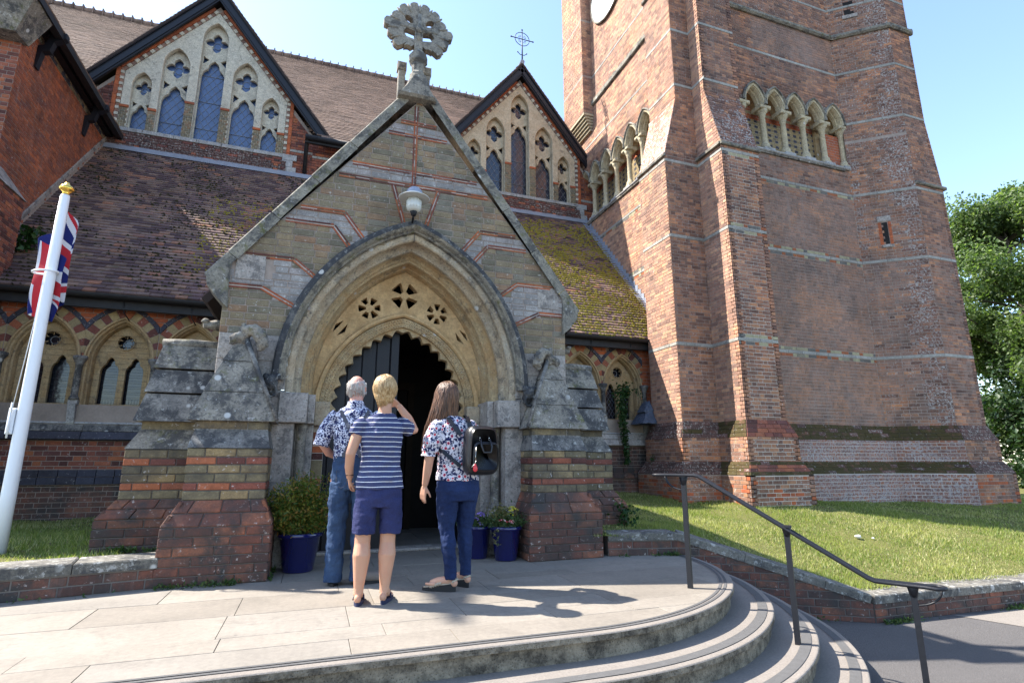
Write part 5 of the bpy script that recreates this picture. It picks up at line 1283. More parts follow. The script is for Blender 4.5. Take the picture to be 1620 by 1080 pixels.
# ================================================================== TOWER
tower = thing('church_tower', 'massive red brick church tower with pale stone bands, stepped buttresses and sunlit left faces', 'church tower', (10.3, 11, 0))
TOPZ = 17.5
CH_ = [(7.30, 14.4), (7.30, 9.85), (6.62, 9.85), (6.62, 8.86), (7.47, 8.86), (7.47, 8.12), (8.43, 8.12), (8.43, 8.75), (11.90, 8.75), (12.90, 7.92), (13.85, 7.92), (13.85, 12.5)]
def offchain(P, d):
    out = []
    for i, p in enumerate(P):
        def nrm(a, c): dx, dy = c[0] - a[0], c[1] - a[1]; l = math.hypot(dx, dy); return (dy / l, -dx / l)
        if i == 0: n = nrm(P[0], P[1]); out.append((p[0] + n[0] * d, p[1] + n[1] * d)); continue
        if i == len(P) - 1: n = nrm(P[-2], P[-1]); out.append((p[0] + n[0] * d, p[1] + n[1] * d)); continue
        a = nrm(P[i - 1], p); c = nrm(p, P[i + 1]); k = 1 + a[0] * c[0] + a[1] * c[1]; out.append((p[0] + (a[0] + c[0]) * d / k, p[1] + (a[1] + c[1]) * d / k))
    return out
core = MB(); mz = Masonry(tower, 'brick', cham=.003); bs = Masonry(tower, 'band_stone', cap=250, cham=.004)
BH, BW = .0715, .216
BANDS = [3.30, 5.60, 7.26]
def tmat(seg):
    def f(u, v, rg):
        for z in BANDS + [8.7, 10.68, 12.6]:
            if z <= v < z + BH + .001: return None
            if (z - BH < v < z or z + BH < v < z + 2 * BH) and v < 7.4: return 'band_chequer'
        if seg in (7, 8) :
            return 'brick_tower_dull' if v < 7 or rg.random() < .6 else 'brick_tower'
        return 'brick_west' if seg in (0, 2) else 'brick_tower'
    return f
BANDS = [round(z / BH) * BH for z in BANDS]
def wallpiece(i, P, z0, z1, polys=None, matf=None, hole=None, corebody=True, extra_bands=(), u0=None, u1=None):
    p, q = P[i], P[i + 1]; F = wallfr(p, q); l = math.hypot(q[0] - p[0], q[1] - p[1]); polys = polys or [rect(0, z0, l, z1)]
    if corebody:
        for C in polys: core.prism(F, C, -.12, 0, 'mortar_light' if i in (5, 7, 8) else 'mortar', 0, False)
    mz.fill(F, polys, BW, BH, .0115, matf or tmat(i), proud=.0045, hole=hole)
    return F, l
def bandrow(F, u0, u1, z, seed=0, d=.010): stones_row(bs, F, u0, u1, z + .004, z + BH - .004, 0, d, .42, 'band_stone', seed=seed)
# plinth stages and their moulded slopes
st = [(.02, .80, .25, 'p'), (.80, 1.04, .25, 's'), (1.04, 1.48, .12, 'p'), (1.48, 1.80, .12, 's')]
for i in range(1, len(CH_) - 1):
    for z0, z1, off, kind in st:
        A = offchain(CH_, off)
        whit = i in (7, 8)
        if kind == 'p':
            wallpiece(i, A, z0, z1, matf=(lambda u, v, rg: 'brick_tower_white') if whit else (lambda u, v, rg: 'brick_orange' if rg.random() < .30 and v < .8 else ('brick_lichen_light' if rg.random() < .4 else 'brick_tower')))
        else:
            B = offchain(CH_, 0 if off < .2 else .12); n = 4; F0 = wallfr(A[i], A[i + 1])
            for k in range(n):                     # four courses, each proud of the one above
                t0, t1 = k / n, (k + 1) / n; za, zb = z0 + (z1 - z0) * t0, z0 + (z1 - z0) * t1
                a0 = [A[i][j] + (B[i][j] - A[i][j]) * t0 for j in (0, 1)]; a1 = [A[i + 1][j] + (B[i + 1][j] - A[i + 1][j]) * t0 for j in (0, 1)]
                b0 = [A[i][j] + (B[i][j] - A[i][j]) * (t0 + .85 / n) for j in (0, 1)]; b1 = [A[i + 1][j] + (B[i + 1][j] - A[i + 1][j]) * (t0 + .85 / n) for j in (0, 1)]
                F = wallfr(a0, a1); l = math.hypot(a1[0] - a0[0], a1[1] - a0[1]); nrm = F.N; dep = (Vector((*b0, 0)) - Vector((*a0, 0))).dot(F.N)
                Fs = Fr((a0[0], a0[1], za), F.U, Vector((0, 0, zb - za)) + F.N * dep); hh = math.hypot(zb - za, dep)
                sl0 = (Vector((*b0, 0)) - Vector((*a0, 0))).dot(F.U); sl1 = (Vector((*b1, 0)) - Vector((*a1, 0))).dot(F.U)
                core.add([(*a0, za), (*a1, za), (*b1, zb), (*b0, zb)], [(0, 1, 2, 3)], 'mortar_dark')
                m = ('brick_tower_moss' if i in (7, 8) or (i in (5, 3) and k == 1 and rg.random() < .4) or (i == 4) else 'brick_dark_lichen')
                if i == 5: m = 'brick_tower_moss' if rg.random() < .4 else 'brick_red'
                u = 0; 
                while u < l - .01:
                    e = min(l, u + BW * rg.uniform(.8, 1.2)); 
                    def sk(u_, v_): return u_ + (sl0 * (1 - u_ / l) + sl1 * (u_ / l)) * v_ / hh
                    mm = m if m != 'brick_tower_moss' or rg.random() < .85 else 'brick_dark_lichen'
                    mz.put(Fs, [(sk(u, 0) + .003, .004), (sk(e, 0) - .003, .004), (sk(e, hh) - .003, hh - .003), (sk(u, hh) + .003, hh - .003)], -.02, .012 + rg.uniform(-.003, .004), mm, rg.random(), full=True); u = e
P = CH_
def lich(i):                                       # zones of white lichen as they grow on this tower
    base = tmat(i)
    def f(u, v, rg):
        m = base(u, v, rg)
        if m is None: return None
        if i == 8:                                 # canted face: a speckled streak near its outer edge, patches above
            e = 1.02 + .10 * math.sin(v * 1.3) + rg.gauss(0, .05)
            if u > e - .16: return 'brick_tower_lichen' if rg.random() < .8 else 'brick_lichen_light'
            if v > 7.4 and rg.random() < .55: return 'brick_lichen_light'
            if v > 5.7 and rg.random() < .35: return 'brick_lichen_light'
            if u < .22 + rg.gauss(0, .05) and 5.8 < v < 8.4: return 'brick_tower_lichen' if rg.random() < .6 else 'brick_lichen_light'
            return m if v > 7 else ('brick_tower_dull' if rg.random() < .8 else 'brick_lichen_light')
        if i == 9: return m if v < 7.4 or rg.random() < .9 else 'brick_tower_lichen'
        return m
    return f
# main stage
W1 = 8.10
def arch_hole(cs, F0u):                            # openings in the arcade zone
    return lambda u, v: any(inarch(u, v, c, 9.30, .27, .42, 0) and v > 8.15 for c in cs)
wc = [14.4 - y for y in (10.45, 11.10, 11.75, 12.40, 13.05, 13.7)]; wc9 = wc + [14.4 - 9.8]
F, lw = wallpiece(0, P, 1.8, W1, hole=None); 
for z in BANDS: bandrow(F, 0, lw, z, 1)
zs_w = [round(10.45 / BH) * BH, round(12.6 / BH) * BH]
def wm(u, v, rg):
    for z in zs_w + [round(14.6 / BH) * BH]:
        if z <= v < z + BH + .001: return None
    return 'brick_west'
opening_w = (wc9[-1] + .33, wc[-1] - .33)
core.prism(F, rect(0, 10.0, lw + .3, TOPZ), -.12, 0, 'mortar', 0, False); mz.fill(F, [rect(0, 9.92, lw + .0, 11.62), rect(0, 11.8, lw, TOPZ)], BW, BH, .0115, wm, proud=.0045)
for z in zs_w: bandrow(F, 0, lw, z, 5, .012)
b = MB(); b.prism(F, [(0, 11.62), (lw + .0, 11.62), (lw + .0, 11.80), (0, 11.80)], 0, .07, 'stone_coping', 0, cham=.03); b.split('string_course', tower)
# west arcade is built below with the front one
# left buttress (segments 1,2,3), front buttress (4,5,6)
seg = 2; F = wallfr(P[2], P[3]); l = .99; 
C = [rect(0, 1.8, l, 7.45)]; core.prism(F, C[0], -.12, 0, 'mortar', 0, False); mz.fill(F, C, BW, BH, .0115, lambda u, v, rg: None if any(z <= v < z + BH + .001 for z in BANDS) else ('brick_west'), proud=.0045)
for z in BANDS: bandrow(F, 0, l, z, 7, .012)
Fs = Fr((6.62, 9.85, 7.45), (0, -1, 0), (.38, 0, 1.45)); hs = math.hypot(.38, 1.45); core.prism(Fs, rect(0, 0, l, hs), -.1, 0, 'mortar_dark', 0, False)
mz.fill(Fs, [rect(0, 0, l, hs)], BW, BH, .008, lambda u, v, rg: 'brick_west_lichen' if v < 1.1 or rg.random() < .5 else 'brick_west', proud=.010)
b = MB(); b.prism(F, rect(-.03, 7.40, l + .03, 7.48), 0, .05, 'stone_coping', 0, cham=.015)
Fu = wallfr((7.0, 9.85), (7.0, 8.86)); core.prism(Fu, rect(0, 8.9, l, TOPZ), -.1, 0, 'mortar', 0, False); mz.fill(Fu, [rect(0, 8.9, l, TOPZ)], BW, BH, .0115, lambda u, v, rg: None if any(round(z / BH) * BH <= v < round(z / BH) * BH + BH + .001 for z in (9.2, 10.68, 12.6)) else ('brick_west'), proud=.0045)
for z in (9.2, 10.68, 12.6): bandrow(Fu, 0, l, round(z / BH) * BH, 9, .012)
b.prism(Fu, rect(0, 12.2, l, 12.3), 0, .06, 'stone_coping', 0, cham=.02); b.split('offset_stone', tower)
# front face of the left buttress
F = wallfr(P[3], P[4]); C = [rect(0, 1.8, .85, 7.45), [(0, 7.45), (.85, 7.45), (.85, 8.9), (.38, 8.9)], rect(.38, 8.9, .85, TOPZ)]
for c_ in C: core.prism(F, c_, -.12, 0, 'mortar', 0, False)
BZ = BANDS + [round(z / BH) * BH for z in (9.2, 10.68, 12.6)]
inb = lambda v: any(z <= v < z + BH + .001 for z in BZ)
mz.fill(F, C, BW, BH, .0115, lambda u, v, rg: None if inb(v) else 'brick_tower', proud=.0045)
for z in BZ: bandrow(F, 0 if z < 7.4 else .36, .85, z, 11)
# left face of the front buttress
F = wallfr(P[4], P[5]); C = [rect(0, 1.8, .74, 7.5), [(0, 7.5), (.74, 7.5), (.37, 8.95), (0, 8.95)], rect(0, 8.95, .37, TOPZ)]
for c_ in C: core.prism(F, c_, -.12, 0, 'mortar', 0, False)
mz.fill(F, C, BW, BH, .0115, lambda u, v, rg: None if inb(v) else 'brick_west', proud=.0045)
for z in BZ: bandrow(F, 0, .74 if z < 7.45 else .42 if z < 9.3 else .37, z, 13)
# front buttress, front
F = wallfr(P[5], P[6]); l = .96; core.prism(F, rect(0, 1.8, l, 7.5), -.12, 0, 'mortar_light', 0, False)
mz.fill(F, [rect(0, 1.8, l, 7.45)], BW, BH, .0115, tmat(5), proud=.0045)
for z in BANDS: bandrow(F, 0, l, z, 15)
Fs = Fr((7.47, 8.12, 7.5), (1, 0, 0), (0, .37, 1.45)); hs = math.hypot(.37, 1.45); core.prism(Fs, rect(0, 0, l, hs), -.1, 0, 'mortar_dark', 0, False)
mz.fill(Fs, [rect(0, 0, l, hs)], BW, BH, .008, lambda u, v, rg: 'brick_tower_lichen' if rg.random() < (.95 if v < .9 else .35) else 'brick_tower', proud=.010)
Fu = wallfr((7.47, 8.49), (8.43, 8.49)); core.prism(Fu, rect(0, 8.95, l, TOPZ), -.1, 0, 'mortar', 0, False); mz.fill(Fu, [rect(0, 8.95, l, TOPZ)], BW, BH, .0115, lambda u, v, rg: None if inb(v) else 'brick_tower', proud=.0045)
for z in BZ[3:]: bandrow(Fu, 0, l, z, 17)
F = wallfr(P[6], P[7]); core.prism(F, rect(0, 1.8, .63, 7.5), -.12, 0, 'mortar', 0, False); core.prism(F, rect(.37, 7.5, .63, TOPZ), -.12, 0, 'mortar', 0, False); mz.fill(F, [rect(.37, 8.95, .63, TOPZ)], BW, BH, .0115, 'brick_tower', proud=.0045)
b = MB(); b.box(7.43, 8.47, 8.06, 8.2, 7.42, 7.5, 'stone_coping', 0, .015); b.box(7.40, 7.47, 8.1, 8.86, 7.43, 7.49, 'stone_coping', 0, .01); b.split('offset_stone', tower)
# recessed front wall with arcade
F7 = wallfr(P[7], P[8]); L7 = 3.47; AZ0, AZ1 = 8.10, 9.98
core.prism(F7, rect(0, 1.8, L7, AZ0), -.12, 0, 'mortar', 0, False); core.prism(F7, rect(0, 10.0, L7, TOPZ), -.12, 0, 'mortar', 0, False)
fc_ = [.69 + .62 * k - .0 for k in range(5)]; fc_ = [9.12 - 8.43 + .62 * k for k in range(5)]
mz.fill(F7, [rect(0, 1.8, L7, 8.0)], BW, BH, .0115, lambda u, v, rg: None if inb(v) else tmat(7)(u, v, rg), proud=.0045)
for z in BANDS: bandrow(F7, 0, L7, z, 19)
mz.fill(F7, [rect(0, 9.92, L7, 11.70), rect(0, 11.84, L7, TOPZ)], BW, BH, .0115, lambda u, v, rg: None if inb(v) else ('brick_tower_dull' if 10.8 < v < 11.7 and u > .8 else 'brick_tower' if v < 11.8 or rg.random() < .6 else 'brick_lichen_light'), proud=.0045)
for z in BZ[4:]: bandrow(F7, 0, L7, z, 21)
# canted stair wall and right buttress
F8 = wallfr(P[8], P[9]); L8 = math.hypot(1.0, .83); slit = lambda u, v: .50 < u < .62 and 5.62 + .35 < v < 6.55
core.prism(F8, rect(0, 1.8, L8, TOPZ), -.12, 0, 'mortar', 0, False); mz.fill(F8, [rect(0, 1.8, L8, 11.70), rect(0, 11.84, L8, TOPZ)], BW, BH, .0115, lambda u, v, rg: None if inb(v) else lich(8)(u, v, rg), proud=.0045, hole=lambda u, v: abs(u - .56) < .10 and 5.95 < v < 6.65)
for z in BZ: bandrow(F8, 0, L8, z, 23)
b = MB(); b.prism(F8, rect(.50, 6.02, .62, 6.56), 0, .003, 'dark_inside'); b.prism(F8, rect(.42, 6.58, .70, 6.72), 0, .02, 'stone_wall', 0, cham=.01); b.prism(F8, rect(.45, 5.93, .67, 6.0), 0, .03, 'stone_wall', 0, cham=.01)
for s in (0, 1):
    for k in range(8): b.prism(F8, rect(.43 + s * .2, 6.01 + k * .0705, .495 + s * .2, 6.075 + k * .0705), 0, .008, 'brick_orange', rg.random())
b.split('slit_window', tower)
b = MB(); b.prism(F8, rect(.40, 12.35, .62, 12.75), 0, .006, 'dark_inside'); b.prism(F8, rect(.34, 12.25, .68, 12.35), 0, .03, 'stone_wall'); b.split('slit_window', tower)
F9 = wallfr(P[9], P[10]); C = [rect(0, 1.8, .95, 7.5), [(0, 7.5), (.95, 7.5), (.72, 9.2), (0, 9.2)], rect(0, 9.2, .72, TOPZ)]
for c_ in C: core.prism(F9, c_, -.12, 0, 'mortar', 0, False)
mz.fill(F9, C, BW, BH, .0115, lambda u, v, rg: None if inb(v) else ('brick_lichen_light' if 7.5 < v < 9.2 and rg.random() < .6 else 'brick_tower' if v > 6 or rg.random() < .5 else 'brick_tower_dull'), proud=.0045)
for z in BZ: bandrow(F9, 0, .95 if z < 7.5 else .72, z, 25)
F10 = wallfr(P[10], P[11]); core.prism(F10, rect(0, 1.8, 4.5, 7.5), -.12, 0, 'mortar', 0, False); mz.fill(F10, [rect(0, 1.8, 4.5, 7.5)], BW, BH, .0115, tmat(10), proud=.0045)
Fs = Fr((13.85, 7.92, 7.5), (0, 1, 0), (-.23, 0, 1.7)); core.prism(Fs, rect(0, 0, 4.5, 1.72), -.1, 0, 'mortar', 0, False); mz.fill(Fs, [rect(0, 0, 4.5, 1.72)], BW, BH, .008, 'brick_tower_lichen', proud=.01)
Fu = wallfr((13.62, 7.92), (13.62, 12.4)); core.prism(Fu, rect(0, 9.2, 4.5, TOPZ), -.1, 0, 'mortar', 0, False); mz.fill(Fu, [rect(0, 9.2, 4.5, TOPZ)], BW, BH, .0115, tmat(10), proud=.0045)
b = MB(); b.box(12.9, 13.93, 7.86, 12, 7.42, 7.5, 'stone_coping', 0, .02)
b.prism(F7, rect(0, 11.70, L7 + .05, 11.84), 0, .09, 'stone_coping', 0, cham=.04); b.prism(F8, rect(-.02, 11.70, L8 + .04, 11.84), 0, .09, 'stone_coping', 0, cham=.04); b.prism(F9, rect(-.0, 11.702, .80, 11.842), 0, .09, 'stone_coping', 0, cham=.04); b.prism(Fu, rect(-.08, 11.70, 4.5, 11.84), 0, .09, 'stone_coping', 0, cham=.04)
b.split('string_course', tower)
# solid heart and top (keeps the light out)
core.box(7.8, 13.5, 9.6, 14.3, .1, 21, 'mortar'); core.box(7.5, 13.5, 9.6, 14.3, 10.1, 21, 'mortar'); core.box(7.5, 13.5, 9.6, 14.3, .1, 7.9, 'mortar'); core.box(7.75, 8.3, 8.95, 9.7, 7.4, 21, 'mortar'); core.box(8.5, 13.4, 9.2, 9.7, 10.0, 21, 'mortar')
core.box(7.15, 8.3, 8.95, 9.7, 12, 21, 'brick_tower'); core.build('core', tower)
# far buttress on its corbels
b = MB(); b.box(6.97, 7.4, 13.10, 14.45, 11.35, 20, 'mortar')
for k in range(6): b.box(6.97 + .05 * (5 - k), 7.4, 13.10 + .02 * (5 - k), 14.4, 10.85 + k * .085, 10.92 + k * .085, 'stone_arcade')
b.split('corbelled_buttress', tower)
Ff = wallfr((6.97, 14.45), (6.97, 13.10)); mz.fill(Ff, [rect(0, 11.36, 1.35, TOPZ)], BW, BH, .0115, wm, proud=.0045)
Ff = wallfr((6.97, 13.10), (7.3, 13.10)); mz.fill(Ff, [rect(0, 11.36, .33, TOPZ)], BW, BH, .0115, wm, proud=.0045)
mz.done(); bs.done()

# ---- arcades
def arcade(F, cs, pitch, u0, u1, z0, name_seed, ends=(1, 1)):
    hw, sp, ah = pitch * .37, 9.22, .40; top = 9.94; dep = -.36
    wall = [[(u0, 8.04), (u1, 8.04), (u1, 10.02), (u0, 10.02)]]
    loops = [rect(u0, sp - .0, u1, 10.02)] 
    # spandrel plate: everything above the springing except the arches
    up = [(u0, sp)]
    for c in cs:
        a = archpts(hw + .03, ah + .04, 0, 8); up += [(c - x, sp + z) for x, z in a] + [(c + x, sp + z) for x, z in a[-2::-1]]
    up += [(u1, sp), (u1, 10.02), (u0, 10.02)]
    clean = [up[0]]
    for q in up[1:]:
        if abs(q[0] - clean[-1][0]) + abs(q[1] - clean[-1][1]) > 1e-4: clean.append(q)
    plate('spandrel', F, [clean], -.16, -.004, 'mortar', tower)
    am = Masonry(tower, 'arcade_brick', cap=120, cham=.002)
    am.fill(F, [rect(u0, sp, u1, 9.93)], BW, BH, .0115, 'brick_tower', proud=.0045, hole=lambda u, v: any(inarch(u, v, c, sp, hw + .085, ah + .12, 0) for c in cs))
    for a, b_ in ((u0, cs[0] - pitch / 2 + .02), (cs[-1] + pitch / 2 - .02, u1)):
        if b_ - a > .05: plate('pier', F, [rect(a, 8.05, b_, sp)], -.3, -.004, 'mortar', tower); am.fill(F, [rect(a, 8.05, b_, sp)], BW, BH, .0115, 'brick_tower', proud=.0045)
    Fb = Fr(F.O + F.N * dep, F.U, F.V); bk = MB(); bk.prism(Fb, rect(u0, 8.0, u1, 10.0), -.1, 0, 'mortar_light'); 
    def bm(u, v, rg):
        if v > 9.3 or 9.05 < v < 9.2: return 'brick_orange'
        k = int(math.floor(u / .1)) + int(math.floor(v / BH)); return 'brick_blue' if int(math.floor(u / .1)) % 2 == 0 and int(math.floor(v / BH)) % 2 == 0 else 'brick_cream'
    am.fill(Fb, [rect(u0, 8.05, u1, 9.95)], .1, BH, .008, bm, proud=.0045, pat=(1,)); am.done('arcade_brick_remainder')
    ib = MB()
    # soffit of the recess
    for c in cs:
        a = archpts(hw + .03, ah + .04, 0, 8); L = [(c - x, sp + z) for x, z in a] + [(c + x, sp + z) for x, z in a[-2::-1]]; n = len(L); b0 = len(ib.v); ib.v += [tuple(F.p(u, v, -.1)) for u, v in L] + [tuple(F.p(u, v, dep)) for u, v in L]
        for k in range(n - 1): ib.face((b0 + k, b0 + k + 1, b0 + n + k + 1, b0 + n + k), 'stone_arch')
    ib.build('arch_soffit', tower); bk.build('recess_wall', tower)
    for c in cs:
        b = MB(); archsweep(b, F, c, sp, sp, hw + .085, ah + .12, [(-.035, 0), (-.04, .06), (-.02, .085), (.0, .085), (.012, .05), (.02, .05), (.055, .045), (.06, .02), (.07, .02), (.085, -.02), (.09, -.06), (.105, -.08), (.115, -.16)], ['stone_coping'] * 4 + ['stone_arcade'] * 8, 8); b.build('arcade_arch', tower)
    for k in range(-1 if ends[0] else 0, len(cs) if ends[1] else len(cs) - 1):
        u = cs[0] + pitch * (k + .5)
        b = MB(); c = F.p(u, 8.10, -.10)
        b.lathe(c, [(.13, 0), (.13, .05), (.105, .09), (.10, .15), (.085, .17), (.072, .20), (.066, .24), (.062, .86), (.075, .88), (.068, .90), (.10, .97), (.145, 1.04)], 'stone_arcade', 14)
        Q = Fr(F.p(u, 0, -.10), F.U, F.V); b.prism(Q, rect(-.16, 9.13, .16, 9.225), -.15, .15, 'stone_arcade', 0, cham=.02); b.prism(Q, rect(-.15, 8.06, .15, 8.115), -.14, .14, 'stone_sill'); b.build('arcade_column', tower)
    b = MB(); Fz = Fr(F.p(0, 8.0, .0), F.U, F.V); b.prism(Fz, rect(u0, -.01, u1, .05), -.36, .075, 'stone_sill', 0, cham=.02)
    rgs = random.Random(4)
    for k in range(int((u1 - u0) / .3)): b.prism(Fz, rect(u0 + .3 * k + .003, -.055, u0 + .3 * k + .297, -.008), 0, .05 + rgs.uniform(-.008, .008), 'stone_dark', 0, cham=.01)
    b.split('arcade_sill', tower)
arcade(F7, fc_, .62, 0, L7, 8.1, 1)
am2 = Masonry(tower, 'arcade_brick', cap=60, cham=.002); Fq = Fr(F7.O - F7.N * .14, F7.U, F7.V); b = MB(); b.prism(Fq, rect(2.99, 8.05, 3.52, 9.0), -.25, 0, 'mortar'); b.prism(Fr(F7.O - F7.N * .30, F7.U, F7.V), rect(2.85, 8.05, 3.9, 10.0), -.2, 0, 'stone_arch'); b.build('infill', tower); am2.fill(Fq, [rect(2.99, 8.05, 3.50, 9.0)], BW, BH, .0115, 'brick_orange', proud=.0045); am2.done()
FW = wallfr(P[0], P[1]); arcade(FW, sorted(wc9), .65, 0, lw, 8.1, 2)
# clock high on the sunlit face
clock = thing('tower_clock', 'white clock face cut off by the top of the picture on the sunlit tower side', 'clock', (7.3, 11.95, 14.75))
b = MB(); cc = (14.4 - 11.95, 14.85); F = FW; b.prism(F, [(cc[0] + .92 * math.cos(t), cc[1] + .92 * math.sin(t)) for t in np.linspace(0, 2 * math.pi, 48, endpoint=False)], .01, .06, 'clock_white'); b.build('dial', clock)
b = MB(); b.tube([F.p(cc[0] + .95 * math.cos(t), cc[1] + .95 * math.sin(t), .05) for t in np.linspace(0, 2 * math.pi, 48, endpoint=False)], .035, 'stone_coping', 8, closed=True); b.build('rim', clock)
b = MB(); b.prism(F, rect(cc[0] - .03, cc[1], cc[0] + .03, cc[1] + .75), .065, .08, 'gold'); b.build('hand', clock)
b = MB(); b.prism(Fr(F.p(cc[0], cc[1]), (F.U + F.V * .3), (F.V - F.U * .3)), rect(0, -.035, .5, .035), .085, .1, 'gold'); b.build('hand', clock)
b = MB()
for z in (13.6,): b.prism(F, [(.62, 13.55), (.95, 13.75), (.95, 13.9), (.75, 13.82), (.75, 15.2), (.62, 15.2)], .008, .08, 'stone_coping')
b.prism(F, [(4.0, 13.3), (5.1, 13.3), (5.1, 13.4), (4.0, 13.4)], .008, .09, 'stone_coping'); b.build('drip_stone', clock)
# ================================================================== FLAGPOLE AND FLAG
fp = thing('flagpole', 'white tapering flagpole with a gilt finial on the left lawn', 'flagpole', (-2.68, 6.7, .2)); px_, py_ = -2.70, 6.7
b = MB(); b.lathe((px_, py_, .15), [(.062, 0), (.060, .6), (.050, 2.4), (.041, 3.66), (.038, 3.68)], 'white_paint', 24); b.build('pole', fp)
b = MB(); b.lathe((px_, py_, 3.83), [(.022, 0), (.03, .01), (.034, .02), (.03, .03), (.062, .055), (.070, .075), (.055, .10), (.030, .115), (.022, .14), (.004, .15)], 'gold', 20); b.build('finial', fp)
b = MB(); c = Vector((px_ - .035, py_ - .03, 2.95)); b.tube([c + Vector((.105 * math.cos(a), .075 * math.sin(a), .012 * math.cos(a))) for a in np.linspace(0, 2 * math.pi, 24, endpoint=False)], .011, 'white_paint', 7, closed=True); b.build('flag_ring', fp)
b = MB(); b.box(px_ - .11, px_ - .055, py_ - .05, py_ + .02, 1.30, 1.55, 'white_paint', 0, .012); b.tube([(px_ - .08, py_ - .06, 1.26), (px_ - .08, py_ - .07, 1.6)], .008, 'white_paint', 6); b.build('cleat', fp)
b = MB(); b.tube([(px_ - .02, py_ - .055, 3.8), (px_ - .03, py_ - .07, 2.4), (px_ - .07, py_ - .08, 1.5)], .004, 'white_paint', 5); b.build('halyard', fp)
plain('lead_dark', (.06, .075, .105), .5, .4, var=.3, sc=10, bmp=.3); plain('flag_red', (.36, .016, .025), .75, .2, var=.08); plain('flag_white', (.50, .50, .54), .75, .2, var=.05); plain('flag_blue', (.007, .012, .10), .75, .2, var=.12)
def unionj(u, v):
    x, y = (u - .5) * 2, (v - .5); ax, ay = abs(x), abs(y)
    if ax < .1 or ay < .1: return 'flag_red'
    if ax < .167 or ay < .167: return 'flag_white'
    q = math.sqrt(5)
    for sd, sg in (((x - 2 * y) / q, 1), (-(x + 2 * y) / q, 1)):
        s = sd * (1 if x > 0 else -1) * (1 if sd is not None else 1)
        if abs(sd) < .1: return 'flag_red' if 0 < s * sg < .0667 else 'flag_white'
    return 'flag_blue'
NU, NV = 190, 96; b = MB()
CPU = [0, .18, .38, .60, .80, 1]; CX_ = [.0, .085, -.02, -.23, -.07, .085]; CY_ = [.03, .09, .10, .075, .02, -.02]
def smoothstep_curve(u, V):
    for k in range(len(CPU) - 1):
        if u <= CPU[k + 1]: f = (u - CPU[k]) / (CPU[k + 1] - CPU[k]); f = f * f * (3 - 2 * f) * .6 + f * .4; return V[k] + (V[k + 1] - V[k]) * f
    return V[-1]
for j in range(NV + 1):
    s = 1 - j / NV
    for i in range(NU + 1):
        u = i / NU; x = px_ + .02 + smoothstep_curve(u, CX_) * (1 - .25 * s * u) + .012 * math.sin(7 * s + 9 * u) * u
        y = py_ + .045 + smoothstep_curve(u, CY_) + .018 * math.sin(11 * u + 6 * s) * min(1, 4 * u); z = 3.68 - s * .95 * (1 - .28 * u) - .56 * u ** 1.1 - .05 * math.sin(3.1 * u) * s; b.v.append((x, y, z))
for j in range(NV):
    for i in range(NU): k = j * (NU + 1) + i; b.face((k, k + 1, k + NU + 2, k + NU + 1), unionj(.02 + (i + .5) / NU * .66, (j + .5) / NV), 0, True)
fo = b.build('flag'); tag(fo, 'union flag hanging in limp folds from the white pole', 'flag'); fo.modifiers.new('solid', 'SOLIDIFY').thickness = .002

# ================================================================== HANDRAIL
hr = thing('handrail', 'black iron stair handrail of twin bars on three square posts down the curved steps', 'handrail', (3.08, 4.16, 0))
D0 = Vector((3.98 - 3.08, 2.90 - 4.16, 0)).normalized(); Pn = Vector((-D0.y, D0.x, 0))
def rp(s, off, z): return Vector((3.08, 4.16, 0)) + D0 * s + Pn * off + Vector((0, 0, z))
SP = [(-.16, .925), (.10, .925), (.14, .915), (1.29, .225), (1.33, .21), (1.62, .205)]
b = MB()
left = [rp(s, .036, z) for s, z in SP]; right = [rp(s, -.036, z) for s, z in SP]
endc = [rp(1.66 + .075 * math.sin(a), .062 * math.cos(a), .205) for a in np.linspace(0.25, math.pi - .25, 9)]; begc = [rp(-.20 - .07 * math.sin(a), -.062 * math.cos(a), .925) for a in np.linspace(.25, math.pi - .25, 9)]
b.tube(left + endc + right[::-1] + begc, .0125, 'black_iron', 8, closed=True); b.build('rail', hr)
for s, z0, z1 in ((0, 0, .86), (.786, -.30, .49), (1.548, ZA, .15)):
    b = MB(); c = rp(s, 0, 0); Fp = Fr((c.x, c.y, z0), D0, Pn); b.prism(Fp, rect(-.019, -.019, .019, .019), 0, z1 - z0, 'black_iron', 0, cham=.003); b.build('post', hr)
    b = MB(); pr = [(.022, z1 - .02), (.03, z1 + .02), (.04, z1 + .06)]; b.lathe((c.x, c.y, 0), pr, 'black_iron', 12); b.prism(Fr((c.x, c.y, z1 + .05), D0, Pn), rect(-.03, -.045, .03, .045), 0, .012, 'black_iron'); b.build('saddle', hr)
for s0, sg, z in ((0, -1, .915), (1.548, 1, .195)):
    b = MB(); A = [rp(s0 + sg * .16 * math.sin(a), 0, z - .115 + .115 * (1 - math.cos(a))) for a in np.linspace(0, math.pi / 2, 9)]
    for off in (-.012, 0, .012): b.tube([p + Pn * off for p in A], .007, 'black_iron', 6)
    b.build('scroll_strap', hr)

